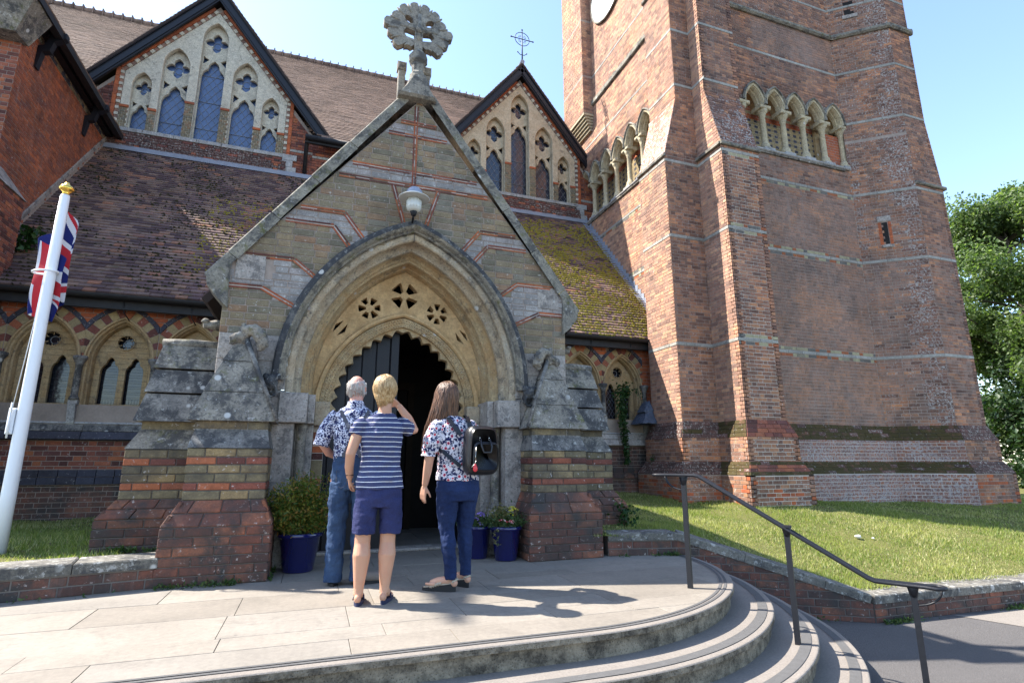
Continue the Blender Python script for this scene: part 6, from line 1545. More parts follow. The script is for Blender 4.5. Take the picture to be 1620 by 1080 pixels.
# ================================================================== POTS
def pot(name, label, x, y, r, h, group='blue glazed plant pots by the porch door'):
    t = thing(name, label, 'plant pot', (x, y, 0), group); b = MB()
    b.lathe((x, y, 0), [(r * .66, 0), (r * .70, .01), (r * .93, h * .88), (r * .97, h * .89), (r * 1.03, h * .92), (r * 1.03, h), (r * .95, h + .004), (r * .90, h - .03), (r * .86, h - .05)], 'blue_glaze', 36); b.build('vessel', t)
    b = MB(); b.lathe((x, y, h - .06), [(r * .87, 0), (r * .6, .022), (.01, .03)], 'soil', 20); b.build('soil', t); return t
pot('plant_pot', 'blue glazed pot holding a feathery green shrub left of the doorway', -.06, 6.06, .205, .36)
pot('plant_pot', 'blue glazed flower pot half hidden behind the front one', 1.80, 6.20, .155, .34)
pot('plant_pot', 'blue glazed flower pot in front with red and yellow flowers', 2.06, 5.98, .172, .35)
def objmesh(me, name, parent=None, kind=None): return link(bpy.data.objects.new(name, me), parent, kind)
# nandina-like shrub
t = thing('potted_shrub', 'feathery green shrub with orange tips in the left blue pot', 'shrub', (-.06, 6.06, .32)); rg = random.Random(2); pts = []; b = MB(); orange = []
for i in range(38):
    a = rg.uniform(0, 6.28); sp_ = rg.uniform(.02, .30); h = rg.uniform(.18, .56) * (1 - sp_ * .6); base = Vector((-.06 + .05 * math.cos(a), 6.06 + .05 * math.sin(a), .31)); tip = Vector((-.06 + sp_ * math.cos(a), 6.06 + sp_ * math.sin(a), .34 + h))
    mid = base.lerp(tip, .5) + Vector((0, 0, .06)); b.tube([base, mid, tip], [.006, .004, .002], 'bark', 5)
    for k in range(11):
        q = base.lerp(tip, .25 + .75 * k / 10); fr_ = rg.uniform(.07, .13)
        for m in range(26): pts.append(q + Vector((rg.gauss(0, fr_ * .55), rg.gauss(0, fr_ * .55), rg.gauss(.01, fr_ * .42))))
b.build('stem', t); pts = [p for p in pts if p.z > .35]
objmesh(leafcloud([p for p in pts], .045, 'leaf_shrub', 3, aspect=.28, up=.2), 'foliage', t, 'stuff')
def flowers(c, r, mat, n, seed, nm, parent):
    b = MB(); rg = random.Random(seed)
    for i in range(n):
        th = rg.uniform(0, 6.28); ph = rg.uniform(0, 1.35); p = Vector(c) + Vector((r * math.sin(ph) * math.cos(th), r * math.sin(ph) * math.sin(th), r * .75 * math.cos(ph))); nrm = (p - Vector(c) + Vector((0, -.01, .01))).normalized()
        a = nrm.cross(Vector((.3, .1, 1))).normalized(); d = nrm.cross(a)
        for k in range(5): t0 = 2 * math.pi * k / 5; e = a * math.cos(t0) + d * math.sin(t0); s = nrm.cross(e); b.add([p, p + e * .007 + s * .004, p + e * .011 + nrm * .002, p + e * .007 - s * .004], [(0, 1, 2, 3)], mat, rg.random() * .75)
        b.add([p + nrm * .002 + e2 * .0028 for e2 in (a, d, -a, -d)], [(0, 1, 2, 3)], mat, .97)
    return b.build(nm, parent)
t = thing('flowering_plant', 'purple and white verbena flowering in the rear blue pot', 'flowers', (1.80, 6.20, .3)); rg = random.Random(6)
pp = [(1.80 + rg.gauss(0, .10), 6.18 + rg.gauss(0, .09), .35 + abs(rg.gauss(0, .045))) for i in range(900)]; objmesh(leafcloud(pp, .035, 'leaf_pot', 5, aspect=.4, up=.3), 'foliage', t, 'stuff')
for i, c in enumerate(((1.80, 6.10, .45), (1.74, 6.08, .41), (1.85, 6.12, .44), (1.79, 6.07, .36))): flowers(c, (.055, .04, .045, .035)[i], 'petal_purple', (46, 30, 34, 20)[i], i, 'flower_head', t)
t = thing('flowering_plant', 'red and white verbena with yellow flowers and variegated leaves in the front blue pot', 'flowers', (2.06, 5.98, .3))
pp = [(2.06 + rg.gauss(0, .10), 5.96 + rg.gauss(0, .09), .36 + abs(rg.gauss(0, .06))) for i in range(1200)]; objmesh(leafcloud(pp, .035, 'leaf_pot', 6, aspect=.4, up=.3), 'foliage', t, 'stuff')
pp = [(1.99 + rg.gauss(0, .055), 5.98 + rg.gauss(0, .05), .47 + rg.gauss(0, .05)) for i in range(360)]; objmesh(leafcloud(pp, .035, 'leaf_variegated', 7, aspect=.6, up=.5), 'foliage', t, 'stuff')
pp = [(1.90 + .02 * math.sin(k * .3) + rg.gauss(0, .008), 5.83 + rg.gauss(0, .01), .34 - k * .0035) for k in range(50)]; objmesh(leafcloud(pp, .028, 'leaf_variegated', 8, aspect=.6), 'trailing_stem', t, 'stuff')
for i, c in enumerate(((1.98, 5.85, .40), (2.07, 5.84, .39))): flowers(c, .045, 'petal_red', 44, i + 9, 'flower_head', t)
flowers((2.13, 5.97, .50), .075, 'petal_yellow', 40, 12, 'flower_head', t); flowers((2.10, 5.95, .45), .05, 'petal_yellow', 20, 13, 'flower_head', t)

# ================================================================== IVY, WEEDS, LITTER, LEAD HOOD
def climbing(name, label, path, n, spread, size, seed, cat='ivy'):
    rg = random.Random(seed); t = thing(name, label, cat, path[0]); b = MB(); b.tube(path, .007, 'bark', 5); b.build('stem', t); P = []
    for i in range(n):
        k = rg.uniform(0, len(path) - 1.001); j = int(k); p = Vector(path[j]).lerp(Vector(path[j + 1]), k - j); w_ = spread[j] + (spread[j + 1] - spread[j]) * (k - j); P.append(p + Vector((rg.gauss(0, w_), -abs(rg.gauss(0, .03)) - .01, rg.gauss(0, w_ * .8))))
    objmesh(leafcloud(P, size, 'leaf_ivy', seed, aspect=.85, up=-.2, fold=.1), 'foliage', t, 'stuff'); return t
climbing('ivy', 'dark ivy hanging over the aisle window near the tower', [(6.08, 10.05, 1.0), (6.04, 10.05, 1.55), (6.0, 10.02, 1.95), (5.98, 10.0, 2.3), (6.06, 10.02, 2.60)], 900, [.02, .04, .05, .09, .10], .06, 4)
climbing('ivy', 'thin dry creeper on the right jamb of the ivy window', [(6.60, 10.05, 1.8), (6.54, 10.05, 2.1), (6.48, 10.05, 2.4), (6.36, 10.05, 2.55)], 70, [.02, .02, .03, .03], .04, 5)
climbing('wild_plant', 'small green plant rooted where the aisle roof meets the transept buttress', [(-4.62, 10.5, 4.45), (-4.58, 10.45, 4.6), (-4.5, 10.42, 4.68)], 150, [.06, .08, .07], .09, 6, 'plant')
climbing('wild_plant', 'weed growing at the foot of the right side buttress', [(3.75, 6.3, .25), (3.72, 6.28, .40), (3.70, 6.3, .5)], 150, [.10, .09, .05], .05, 7, 'weed')
climbing('creeper', 'dark creeper in the corner between aisle wall and tower plinth', [(6.50, 9.75, .3), (6.52, 9.75, .8), (6.5, 9.75, 1.2)], 160, [.04, .05, .03], .05, 9, 'creeper')
rg = random.Random(12); pts = []
for x0, y0, x1, y1, z, n in ((-1.15, 5.60, -.32, 5.60, 0, 240), (-7, 4.7, -1.2, 5.55, 0, 200), (3.3, 5.72, 4.0, 5.58, 0, 120), (5.7, 4.50, 8.6, 4.40, ZA, 700), (-1.75, 6.28, -1.2, 6.22, .22, 260), (-.28, 5.66, -.28, 6.2, 0, 60), (4.6, 5.1, 5.6, 4.55, ZA, 60)):
    cl = [rg.random() for _ in range(6)]
    for i in range(n): k = min(1, max(0, rg.choice(cl) + rg.gauss(0, .05))); pts.append((x0 + (x1 - x0) * k, y0 + (y1 - y0) * k - abs(rg.gauss(0, .018)), z + abs(rg.gauss(0, .016))))
o = objmesh(leafcloud(pts, .038, 'leaf_pot', 13, aspect=.45, up=.9), 'weeds', None, 'stuff'); tag(o, 'small green weeds sprouting along the foot of the walls and piers', 'weeds')
for i, (x, y, s, lab) in enumerate(((7.55, 6.2, .045, 'larger crumpled white paper scrap on the sunlit lawn'), (7.72, 6.1, .022, 'tiny white paper scrap just right of the larger one on the lawn'))):
    b = MB(); z = float(lawnz(x, y)[0]) + .03; b.ball((x, y, z), s, s * .8, s * .5, 'paper', 7, 5, jit=.35, seed=i); tag(b.build('paper_scrap'), lab, 'litter')
b = MB(); b.hexa([(6.26, 9.66, 1.80), (6.60, 9.64, 1.80), (6.62, 10.15, 1.80), (6.26, 10.15, 1.80)], [(6.47, 9.84, 2.06), (6.60, 9.80, 2.10), (6.62, 10.15, 2.10), (6.47, 10.15, 2.06)], 'lead_dark'); b.hexa([(6.40, 9.80, 2.04), (6.60, 9.76, 2.08), (6.62, 10.1, 2.08), (6.40, 10.1, 2.04)], [(6.54, 9.90, 2.26), (6.60, 9.88, 2.30), (6.62, 10.1, 2.30), (6.54, 10.1, 2.26)], 'lead_dark')
for k in range(4): b.tube([(6.29 + .09 * k, 9.655, 1.81), (6.47 + .035 * k, 9.83, 2.07)], .011, 'lead_dark', 6)
tag(weathered(b.build('lead_hood'), .012, .03, .06, 2), 'blue grey lead hood in the corner between the aisle wall and the tower', 'lead capping')

# ================================================================== TREES
def tree(label, x, y, h, cr, seed, n, mat='leaf_tree', size=.22, trunk=.22, cat='tree', group=None, low=.18, name='deciduous_tree'):
    t = thing(name, label, cat, (x, y, 0), group); rg = random.Random(seed); b = MB(); P = []
    top = Vector((x + rg.uniform(-.4, .4), y, h * .93)); tr_ = [Vector((x, y, -.1)), Vector((x + .1, y, h * .3)), Vector((x - .05, y, h * .6)), top]; b.tube(tr_, [trunk, trunk * .8, trunk * .45, .02], 'bark', 9); cl = []
    for i in range(46):
        f = rg.uniform(low, .97); hz = f * h; rr = cr * (math.sin(math.pi * min(1, (f - low * .7) / (1.02 - low * .7)) ** .8)) ** .7 * rg.uniform(.45, 1.08); a = rg.uniform(0, 6.28)
        base = Vector((x, y, max(.3, hz - rr * .5))); tip = Vector((x + rr * math.cos(a), y + rr * math.sin(a), hz)); b.tube([base, base.lerp(tip, .5) + Vector((0, 0, -.1)), tip], [trunk * .28, trunk * .16, .015], 'bark', 5); cl.append((tip, rg.uniform(.35, .8) * cr * .42)); cl.append((base.lerp(tip, .6) + Vector((0, 0, .2)), rg.uniform(.3, .6) * cr * .42))
    b.build('trunk', t)
    per = n // len(cl)
    for c, r_ in cl:
        for i in range(per):
            d = Vector((rg.gauss(0, 1), rg.gauss(0, 1), rg.gauss(0, .75))); d.normalize(); P.append(c + d * r_ * rg.random() ** .45 + Vector((0, 0, rg.gauss(0, .1))))
    objmesh(leafcloud(P, size, mat, seed, aspect=.6, up=-.1), 'crown', t, 'stuff')
    return t
g_ = 'trees beyond the tower'
tree('tall light green tree rising highest beyond the right side of the tower', 27.5, 13.6, 12.9, 3.7, 3, 95000, size=.155, group=g_)
tree('smaller bright green tree in front of the tall one at the right edge', 26.5, 10.6, 8.6, 2.8, 5, 52000, size=.145, group=g_)
tree('leafy tree touching the right edge of the picture', 33.5, 13.0, 13.5, 4.4, 8, 45000, size=.18, group=g_)
tree('dark evergreen shrub at the foot of the trees beside the tower base', 21.5, 9.4, 2.9, 1.6, 9, 15000, 'leaf_dark', .14, .12, 'shrub', low=.02, name='evergreen_shrub')
tree('broad dark evergreen bush behind the shrub under the trees', 25.5, 9.6, 5.0, 3.0, 10, 24000, 'leaf_dark', .17, .16, 'shrub', low=.02, name='evergreen_shrub')
tree('dense dark bush filling the gap under the tree crowns at the right edge', 27, 13, 5.4, 3.6, 15, 20000, 'leaf_dark', .2, .16, 'shrub', low=.02, name='evergreen_shrub')
# ================================================================== PEOPLE
def skinmat(name, c, red=.3):
    g = NG(name, .5, .35); k = g.mix(g.noise(9, 4), tuple(v * .92 for v in c), tuple(v * 1.06 for v in c)); g.col(g.mix(g.math('MULTIPLY', g.ramp(g.noise(14, 3), [(.5, 0), (.7, 1)]), red), k, (c[0] * .95, c[1] * .68, c[2] * .62)))
    g.b.inputs['Subsurface Weight'].default_value = .12; g.b.inputs['Subsurface Radius'].default_value = (.012, .005, .003); g.bump(g.noise(180, 3), .12, .002)
skinmat('skin_a', (.50, .27, .175)); skinmat('skin_b', (.55, .31, .215), .2); skinmat('skin_c', (.56, .30, .23), .6)
def hairmat(name, stops):
    g = NG(name, .45, .5); v = g.pos((90, 90, 9)); g.col(g.ramp(g.noise(1, 4, .6, vec=v), stops)); g.bump(g.noise(1.6, 3, .6, vec=v), .7, .004); return g
hairmat('hair_blonde', [(.25, (.16, .085, .03)), (.5, (.42, .26, .11)), (.75, (.66, .50, .30))]); hairmat('hair_brown', [(.25, (.025, .011, .006)), (.5, (.085, .036, .016)), (.72, (.22, .10, .045)), (.85, (.38, .20, .09))]); hairmat('hair_white', [(.3, (.36, .33, .30)), (.7, (.62, .59, .55))])
g = NG('striped_jersey', .85, .2)
xyz = g.node('ShaderNodeSeparateXYZ'); g.link(g.pos(), xyz.inputs[0]); wob = g.math('MULTIPLY', g.noise(3.2, 2), .022); zz = g.math('ADD', xyz.outputs[2], wob)
fr_ = g.math('FRACT', g.math('MULTIPLY', zz, 1 / .0375)); on = g.math('LESS_THAN', fr_, .13); nv = g.mix(g.noise(60, 3), (.036, .042, .10), (.058, .068, .15)); g.col(g.mix(on, nv, (.72, .72, .74))); g.bump(g.mix(.5, g.noise(7, 4), g.noise(5, 2, vec=g.pos((1, 1, 3)))), .5, .02)
def denim(name, a, b_):
    g = NG(name, .85, .2); c = g.mix(g.ramp(g.noise(4, 3), [(.35, 0), (.7, 1)]), a, b_); c = g.mix(1, c, g.ramp(g.noise(160, 2), [(.3, .8), (.7, 1.2)]), 'MULTIPLY'); g.col(c); g.bump(g.mix(.75, g.noise(300, 2), g.noise(9, 4, vec=g.pos((1, 1, 2.4)))), .55, .02)
denim('denim_blue', (.020, .040, .090), (.042, .078, .15)); denim('denim_dark', (.010, .020, .065), (.018, .034, .10)); denim('linen_navy', (.024, .028, .085), (.034, .040, .115))
g = NG('shirt_paisley', .85, .2); wv = g.pos(); v1 = g.voro(26, out='Distance'); n1 = g.noise(42, 4, .7, dist=1.2); m_ = g.ramp(n1, [(.52, 0), (.55, 1)], 'LINEAR'); ring = g.ramp(v1, [(.30, 0), (.33, 1), (.42, 1), (.45, 0)]); k = g.math('MAXIMUM', m_, ring); g.col(g.mix(k, (.012, .016, .075), (.62, .64, .74))); g.bump(g.noise(8, 4), .5, .02)
g = NG('blouse_floral', .85, .2); v1 = g.voro(21, out='Distance', rand=.7); vc = g.voro(21, out='Color', rand=.7)
base = g.mix(g.ramp(g.noise(38, 3, .6, dist=.8), [(.49, 0), (.52, 1)]), (.62, .60, .66), (.012, .016, .07)); fl = g.ramp(v1, [(.10, (.015, .02, .09)), (.12, (.48, .035, .06)), (.24, (.50, .05, .08)), (.27, (.75, .70, .72)), (.33, (.78, .74, .76))], 'CONSTANT'); g.col(g.mix(g.ramp(v1, [(.34, 1), (.36, 0)]), base, fl)); g.bump(g.noise(8, 4), .5, .02)
g = plain('leather_black', (.010, .010, .012), .32, .5, var=.3, sc=12, bmp=.25, bsc=180); plain('rubber_navy', (.02, .024, .06), .7, .3); plain('rubber_black', (.012, .012, .014), .6, .4); plain('suede_taupe', (.19, .165, .145), .9, .2, var=.12); plain('sandal_beige', (.42, .35, .27), .7, .3, var=.08); plain('insole', (.30, .20, .12), .8, .2)
plain('elastic_grey', (.075, .08, .10), .85, .2, var=.1); plain('tag_red', (.60, .03, .04), .35, .5, var=.05); plain('metal_bright', (.65, .62, .55), .25, .5, metal=1, var=.05); plain('nail_red', (.45, .02, .03), .25, .5)

def person(label, x, y, yaw):
    t = thing('person', label, 'person', (x, y, 0)); t.rotation_euler = (0, 0, yaw); return t
def lk(o, par): COL.objects.link(o); o.parent = par; return o
def blobmesh(name, mb, par, voxel=.006, smooth=2, crease=None):
    o = bpy.data.objects.new(name, mb.mesh(name)); lk(o, par)
    if voxel:
        r = o.modifiers.new('skin', 'REMESH'); r.mode = 'VOXEL'; r.voxel_size = voxel; r.use_smooth_shade = True
        s = o.modifiers.new('smooth', 'SMOOTH'); s.iterations = smooth; s.factor = .5
    if crease:
        tx = bpy.data.textures.new(name + '_folds', 'CLOUDS'); tx.noise_scale = crease[1]; d = o.modifiers.new('folds', 'DISPLACE'); d.texture = tx; d.strength = crease[0]; d.mid_level = .5; d.texture_coords = 'LOCAL'
    return o
def plainmesh(name, mb, par): return lk(bpy.data.objects.new(name, mb.mesh(name)), par)
def loft(mb, st, mat, n=22):
    """st: (x, y, z, rx, ry) horizontal elliptical sections"""
    base = len(mb.v)
    for x, y, z, rx, ry in st:
        for k in range(n): a = 2 * math.pi * k / n; mb.v.append((x + rx * math.cos(a), y + ry * math.sin(a), z))
    for i in range(len(st) - 1):
        for k in range(n): mb.face((base + i * n + k, base + i * n + (k + 1) % n, base + (i + 1) * n + (k + 1) % n, base + (i + 1) * n + k), mat, 0, True)
    mb.face([base + k for k in reversed(range(n))], mat); mb.face([base + (len(st) - 1) * n + k for k in range(n)], mat)
def hand(mb, wrist, d, palmn, mat, s=1., curl=.5, side=1):
    """wrist point, finger direction d, palm normal; side +1/-1 puts the thumb"""
    d = Vector(d).normalized(); pn = Vector(palmn).normalized(); pn = (pn - d * pn.dot(d)).normalized(); r_ = d.cross(pn) * side; w_ = Vector(wrist)
    for k in range(5): mb.ball(w_ + d * (.012 + .018 * k) * s, (.021 + .003 * min(k, 3)) * s, (.021 + .003 * min(k, 3)) * s, .022 * s, mat, 10, 6) if k == 0 else None
    pts = [w_, w_ + d * .03 * s, w_ + d * .06 * s, w_ + d * .085 * s]
    for o_ in (-.026, -.009, .009, .026): mb.tube([w_ + r_ * o_ * .4 * s, w_ + d * .04 * s + r_ * o_ * .85 * s, w_ + d * .085 * s + r_ * o_ * s], [.014 * s, .0135 * s, .0105 * s], mat, 8)
    for i, (o_, L) in enumerate(((-.029, .058), (-.010, .072), (.010, .078), (.029, .070))):
        c = curl * (1 + .12 * (1 - i)); p0 = w_ + d * .082 * s + r_ * o_ * s; d1 = (d * math.cos(c * .5) + pn * math.sin(c * .5) + r_ * (o_ * 2.2)).normalized(); d2 = (d * math.cos(c * 1.2) + pn * math.sin(c * 1.2) + r_ * (o_ * 2.)).normalized(); d3 = (d * math.cos(c * 1.8) + pn * math.sin(c * 1.8)).normalized()
        p1 = p0 + d1 * L * .45 * s; p2 = p1 + d2 * L * .32 * s; p3 = p2 + d3 * L * .25 * s; mb.tube([p0 - d * .012 * s, p0, p1, p2, p3], [.0095 * s, .0093 * s, .0085 * s, .0078 * s, .0058 * s], mat, 8)
    b0 = w_ + d * .022 * s + r_ * .022 * s; td = (d * .75 + r_ * .6 + pn * .45).normalized(); b1 = b0 + td * .038 * s; b2 = b1 + (td + d * .3).normalized() * .030 * s; b3 = b2 + (td + d * .6).normalized() * .020 * s; mb.tube([b0 - td * .01, b0, b1, b2, b3], [.013 * s, .0135 * s, .0105 * s, .0092 * s, .0065 * s], mat, 8)
def head(mb, c, mat, s=1., yaw=0., tilt=0.):
    """face looks to +Y (then turned by yaw)"""
    c = Vector(c); cy, sy = math.cos(yaw), math.sin(yaw)
    def q(x, y, z): y2 = y * math.cos(tilt) - z * math.sin(tilt); z2 = y * math.sin(tilt) + z * math.cos(tilt); return c + Vector((x * cy - y2 * sy, x * sy + y2 * cy, z2)) * s
    def bl(p, rx, ry, rz, n=16, m=12): mb.ball(p, rx * s, ry * s, rz * s, mat, n, m)
    bl(q(0, -.012, .02), .074, .092, .098); bl(q(0, .025, -.045), .056, .062, .070); bl(q(0, .055, -.088), .030, .025, .024); bl(q(0, .098, -.018), .012, .018, .012, 8, 6); bl(q(0, .088, .004), .010, .014, .026, 8, 6)
    bl(q(0, .078, .032), .05, .016, .012, 10, 6); bl(q(0, .082, -.055), .024, .012, .009, 8, 6); bl(q(0, .080, -.066), .020, .012, .009, 8, 6)
    for e in (-1, 1): bl(q(e * .028, .076, .012), .013, .010, .010, 8, 6); bl(q(e * .077, -.004, -.005), .010, .018, .030, 8, 6); bl(q(e * .082, -.010, .008), .008, .016, .015, 8, 6); bl(q(e * .045, .05, -.03), .022, .022, .024, 8, 6)
    return q
def leg(mb, hip, knee, ank, mat, r=(.085, .078, .052, .056, .034, .036), back=(0, -1, 0)):
    hip, knee, ank = map(Vector, (hip, knee, ank)); bk = Vector(back); calf = knee.lerp(ank, .30) + bk * .018
    mb.tube([hip, hip.lerp(knee, .5), knee + Vector((0, 0, .03)), knee.lerp(ank, .1), calf, knee.lerp(ank, .62) + bk * .006, knee.lerp(ank, .88), ank], [r[0], r[1], r[2], r[2] * .98, r[3], r[3] * .76, r[4], r[5]], mat, 18)
def foot(mb, ank, toe, mat, s=1.):
    a, t = Vector(ank), Vector(toe); d = (t - a); d.z = 0; L = d.length; d.normalize(); r_ = Vector((d.y, -d.x, 0)); z0 = t.z
    mb.ball(Vector((a.x, a.y, z0 + .024)) - d * .028, .031 * s, .031 * s, .032, mat, 10, 7); mb.tube([Vector((a.x, a.y, a.z)), Vector((a.x, a.y, z0 + .045)) + d * .02, Vector((a.x, a.y, z0 + .032)) + d * (L * .55), Vector((a.x, a.y, z0 + .018)) + d * L * .86], [.034 * s, .038 * s, .034 * s, .020 * s], mat, 12)
    for i, (o_, l_, rr) in enumerate(((-.030, 1.02, .0125), (-.012, 1.0, .009), (.003, .97, .0085), (.017, .93, .008), (.031, .88, .0078))):
        p = Vector((a.x, a.y, z0 + .012)) + r_ * o_ * s; mb.tube([p + d * L * .6, p + d * L * .82, p + d * L * l_], [rr * 1.5, rr * 1.15, rr * .85], mat, 7)
def sole(mb, ank, toe, th0, th1, w_, mat, z0=0., n=26, ext=.05):
    a, t = Vector(ank), Vector(toe); d = t - a; d.z = 0; L = d.length; d.normalize(); r_ = Vector((d.y, -d.x, 0)); top = []; bot = []
    for k in range(n):
        th = 2 * math.pi * k / n; u = math.cos(th); v = math.sin(th); lu = (L + ext * 1.9) / 2 * u + (L) / 2 + .0; ww = w_ * (1 + .18 * u) * (1 - .12 * (1 - abs(u)))
        p = Vector((a.x, a.y, 0)) + d * lu + r_ * (v * ww); f = (u + 1) / 2; top.append((p.x, p.y, z0 + th0 * (1 - f) + th1 * f)); bot.append((p.x, p.y, z0))
    mb.add(bot + top, [tuple(reversed(range(n))), tuple(range(n, 2 * n))] + [(i, (i + 1) % n, n + (i + 1) % n, n + i) for i in range(n)], mat)
def strands(mb, q, n, seed, mat, length, r=.0035, spread=1., crown=(0, -.03, .115), fall=None, minang=0, cover=1.):
    """locks of hair starting round the crown, following the skull, then falling"""
    rg = random.Random(seed)
    for i in range(n):
        a = rg.uniform(0, 2 * math.pi)
        if math.sin(a) > .75 and rg.random() < .8: continue
        L = length * rg.uniform(.82, 1.08); pts = []; ph0 = rg.uniform(.0, .5)
        for k in range(9):
            ph = ph0 + k / 8 * 2.2; rr = spread * (1.02 + rg.uniform(-.03, .03)); x = .092 * rr * math.sin(min(ph, 1.62)) * math.cos(a); y = .108 * rr * math.sin(min(ph, 1.62)) * math.sin(a) - .012; z = .116 * rr * math.cos(min(ph, 1.62)) + .015
            if ph > 1.62: z -= (ph - 1.62) * L; x *= 1 + (ph - 1.62) * (fall[0] if fall else -.25); y *= 1 + (ph - 1.62) * (fall[1] if fall else -.3); x += (fall[2] if fall else 0) * (ph - 1.62)
            jt = .0025 + .004 * max(0, ph - 1.3); wv_ = .006 * math.sin(ph * 7 + a * 5) * max(0, ph - 1.5); pts.append(q(x + rg.uniform(-jt, jt) + wv_, y + rg.uniform(-jt, jt), z + rg.uniform(-jt, jt)))
        mb.tube(pts, [r, r * 1.4, r * 1.4, r * 1.3, r * 1.3, r * 1.2, r * 1.1, r, r * .4], mat, 5)

# ---- the woman in the striped top, shading her eyes
t = person('woman with short blonde hair in a navy striped top and shorts shading her eyes', .51, 4.52, 0)
b = MB(); q = head(b, (.01, .01, 1.60), 'skin_a', 1.0, -.35, .12)
b.tube([(.01, -.005, 1.36), (.012, -.01, 1.46), (.012, -.005, 1.54)], [.062, .052, .052], 'skin_a', 14)
loft(b, [(0, 0, .80, .12, .08), (0, 0, 1.0, .11, .07), (0, 0, 1.2, .12, .075), (0, -.005, 1.34, .13, .055), (.005, -.005, 1.385, .10, .06), (.01, -.005, 1.42, .05, .05)], 'skin_a')
leg(b, (-.09, 0, .84), (-.105, .01, .47), (-.118, -.01, .075), 'skin_a', (.062, .070, .060, .066, .037, .037)); leg(b, (.085, 0, .84), (.083, .01, .47), (.072, -.01, .075), 'skin_a', (.062, .070, .060, .066, .037, .037))
foot(b, (-.118, -.01, .075), (-.085, .17, .028), 'skin_a', .9); foot(b, (.072, -.01, .075), (.135, .155, .028), 'skin_a', .9)
b.tube([(-.155, -.005, 1.335), (-.20, -.015, 1.22), (-.235, -.02, 1.10), (-.235, .045, 1.00), (-.222, .10, .915)], [.048, .043, .038, .035, .026], 'skin_a', 14); hand(b, (-.220, .105, .91), (.05, .75, -.65), (1, .2, 0), 'skin_a', .95, .9, 1)
b.tube([(.155, .0, 1.335), (.21, .07, 1.30), (.275, .15, 1.30), (.235, .20, 1.40), (.155, .235, 1.505)], [.048, .046, .040, .036, .026], 'skin_a', 14); hand(b, (.152, .237, 1.51), (-.75, -.25, .45), (0, -.6, -.8), 'skin_a', .95, .35, -1)
blobmesh('body', b, t, .0055, 3)
b = MB(); loft(b, [(0, 0, .835, .186, .128), (0, 0, .90, .180, .122), (0, 0, .98, .158, .104), (0, 0, 1.05, .147, .096), (0, 0, 1.15, .156, .104), (0, -.004, 1.26, .168, .110), (0, -.006, 1.32, .170, .094), (.003, -.006, 1.365, .135, .076), (.006, -.008, 1.40, .095, .064), (.008, -.01, 1.415, .072, .06)], 'striped_jersey', 30)
b.tube([(-.13, -.005, 1.345), (-.175, -.008, 1.31), (-.20, -.012, 1.245)], [.062, .062, .056], 'striped_jersey', 16); b.tube([(.13, 0, 1.345), (.175, .03, 1.325), (.225, .095, 1.30)], [.062, .062, .057], 'striped_jersey', 16)
blobmesh('striped_top', b, t, .0065, 3, (.030, .075))
b = MB(); loft(b, [(0, 0, .70, .165, .112), (0, 0, .80, .178, .122), (0, 0, .875, .168, .112), (0, 0, .90, .16, .105)], 'linen_navy', 26)
for s, x in ((-1, -.098), (1, .094)): loft(b, [(x + s * .004, 0, .505, .086, .092), (x + s * .003, 0, .56, .086, .093), (x, 0, .66, .088, .10), (x * .93, 0, .76, .090, .105)], 'linen_navy', 20)
blobmesh('shorts', b, t, .0065, 3, (.026, .07))
b = MB(); b.ball(q(0, -.022, .035), .089, .098, .100, 'hair_blonde', 20, 14); b.ball(q(0, -.052, -.025), .078, .062, .082, 'hair_blonde', 16, 10); b.ball(q(0, -.05, -.075), .052, .045, .055, 'hair_blonde', 14, 9)
for e in (-1, 1): b.ball(q(e * .052, -.015, .01), .042, .06, .07, 'hair_blonde', 12, 9)
h_ = blobmesh('hair', b, t, .006, 2, (.012, .02)); b = MB(); strands(b, q, 420, 3, 'hair_blonde', .13, .0032, 1.0, fall=(-.55, -.30, 0)); plainmesh('hair_locks', b, t)
b = MB(); 
for ank, toe in (((-.118, -.01, 0), (-.085, .17, 0)), ((.072, -.01, 0), (.135, .155, 0))):
    sole(b, ank, toe, .034, .020, .040, 'rubber_navy'); A, T = Vector(ank), Vector(toe); d = (T - A).normalized(); r_ = Vector((d.y, -d.x, 0)); c = A + d * .135 + Vector((0, 0, .026)); top = A + d * .075 + Vector((0, 0, .085))
    for s in (-1, 1): b.tube([A + d * .05 + r_ * .040 * s + Vector((0, 0, .03)), A + d * .085 + r_ * .030 * s + Vector((0, 0, .062)), c + Vector((0, 0, .012))], .006, 'rubber_navy', 6)
plainmesh('flip_flops', b, t)
b = MB(); b.tube([Vector((.165, .232, 1.49)) + Vector((.028 * math.cos(a) * .8, .02 * math.sin(a), .022 * math.cos(a) * .6 + .012 * math.sin(a))) for a in np.linspace(0, 6.28, 18, endpoint=False)], .0035, 'metal_bright', 6, closed=True); b.tube([Vector((-.226, .085, .938)) + Vector((.029 * math.cos(a), .03 * math.sin(a), .0)) for a in np.linspace(0, 6.28, 18, endpoint=False)], .005, 'rubber_black', 6, closed=True); plainmesh('bracelet', b, t)

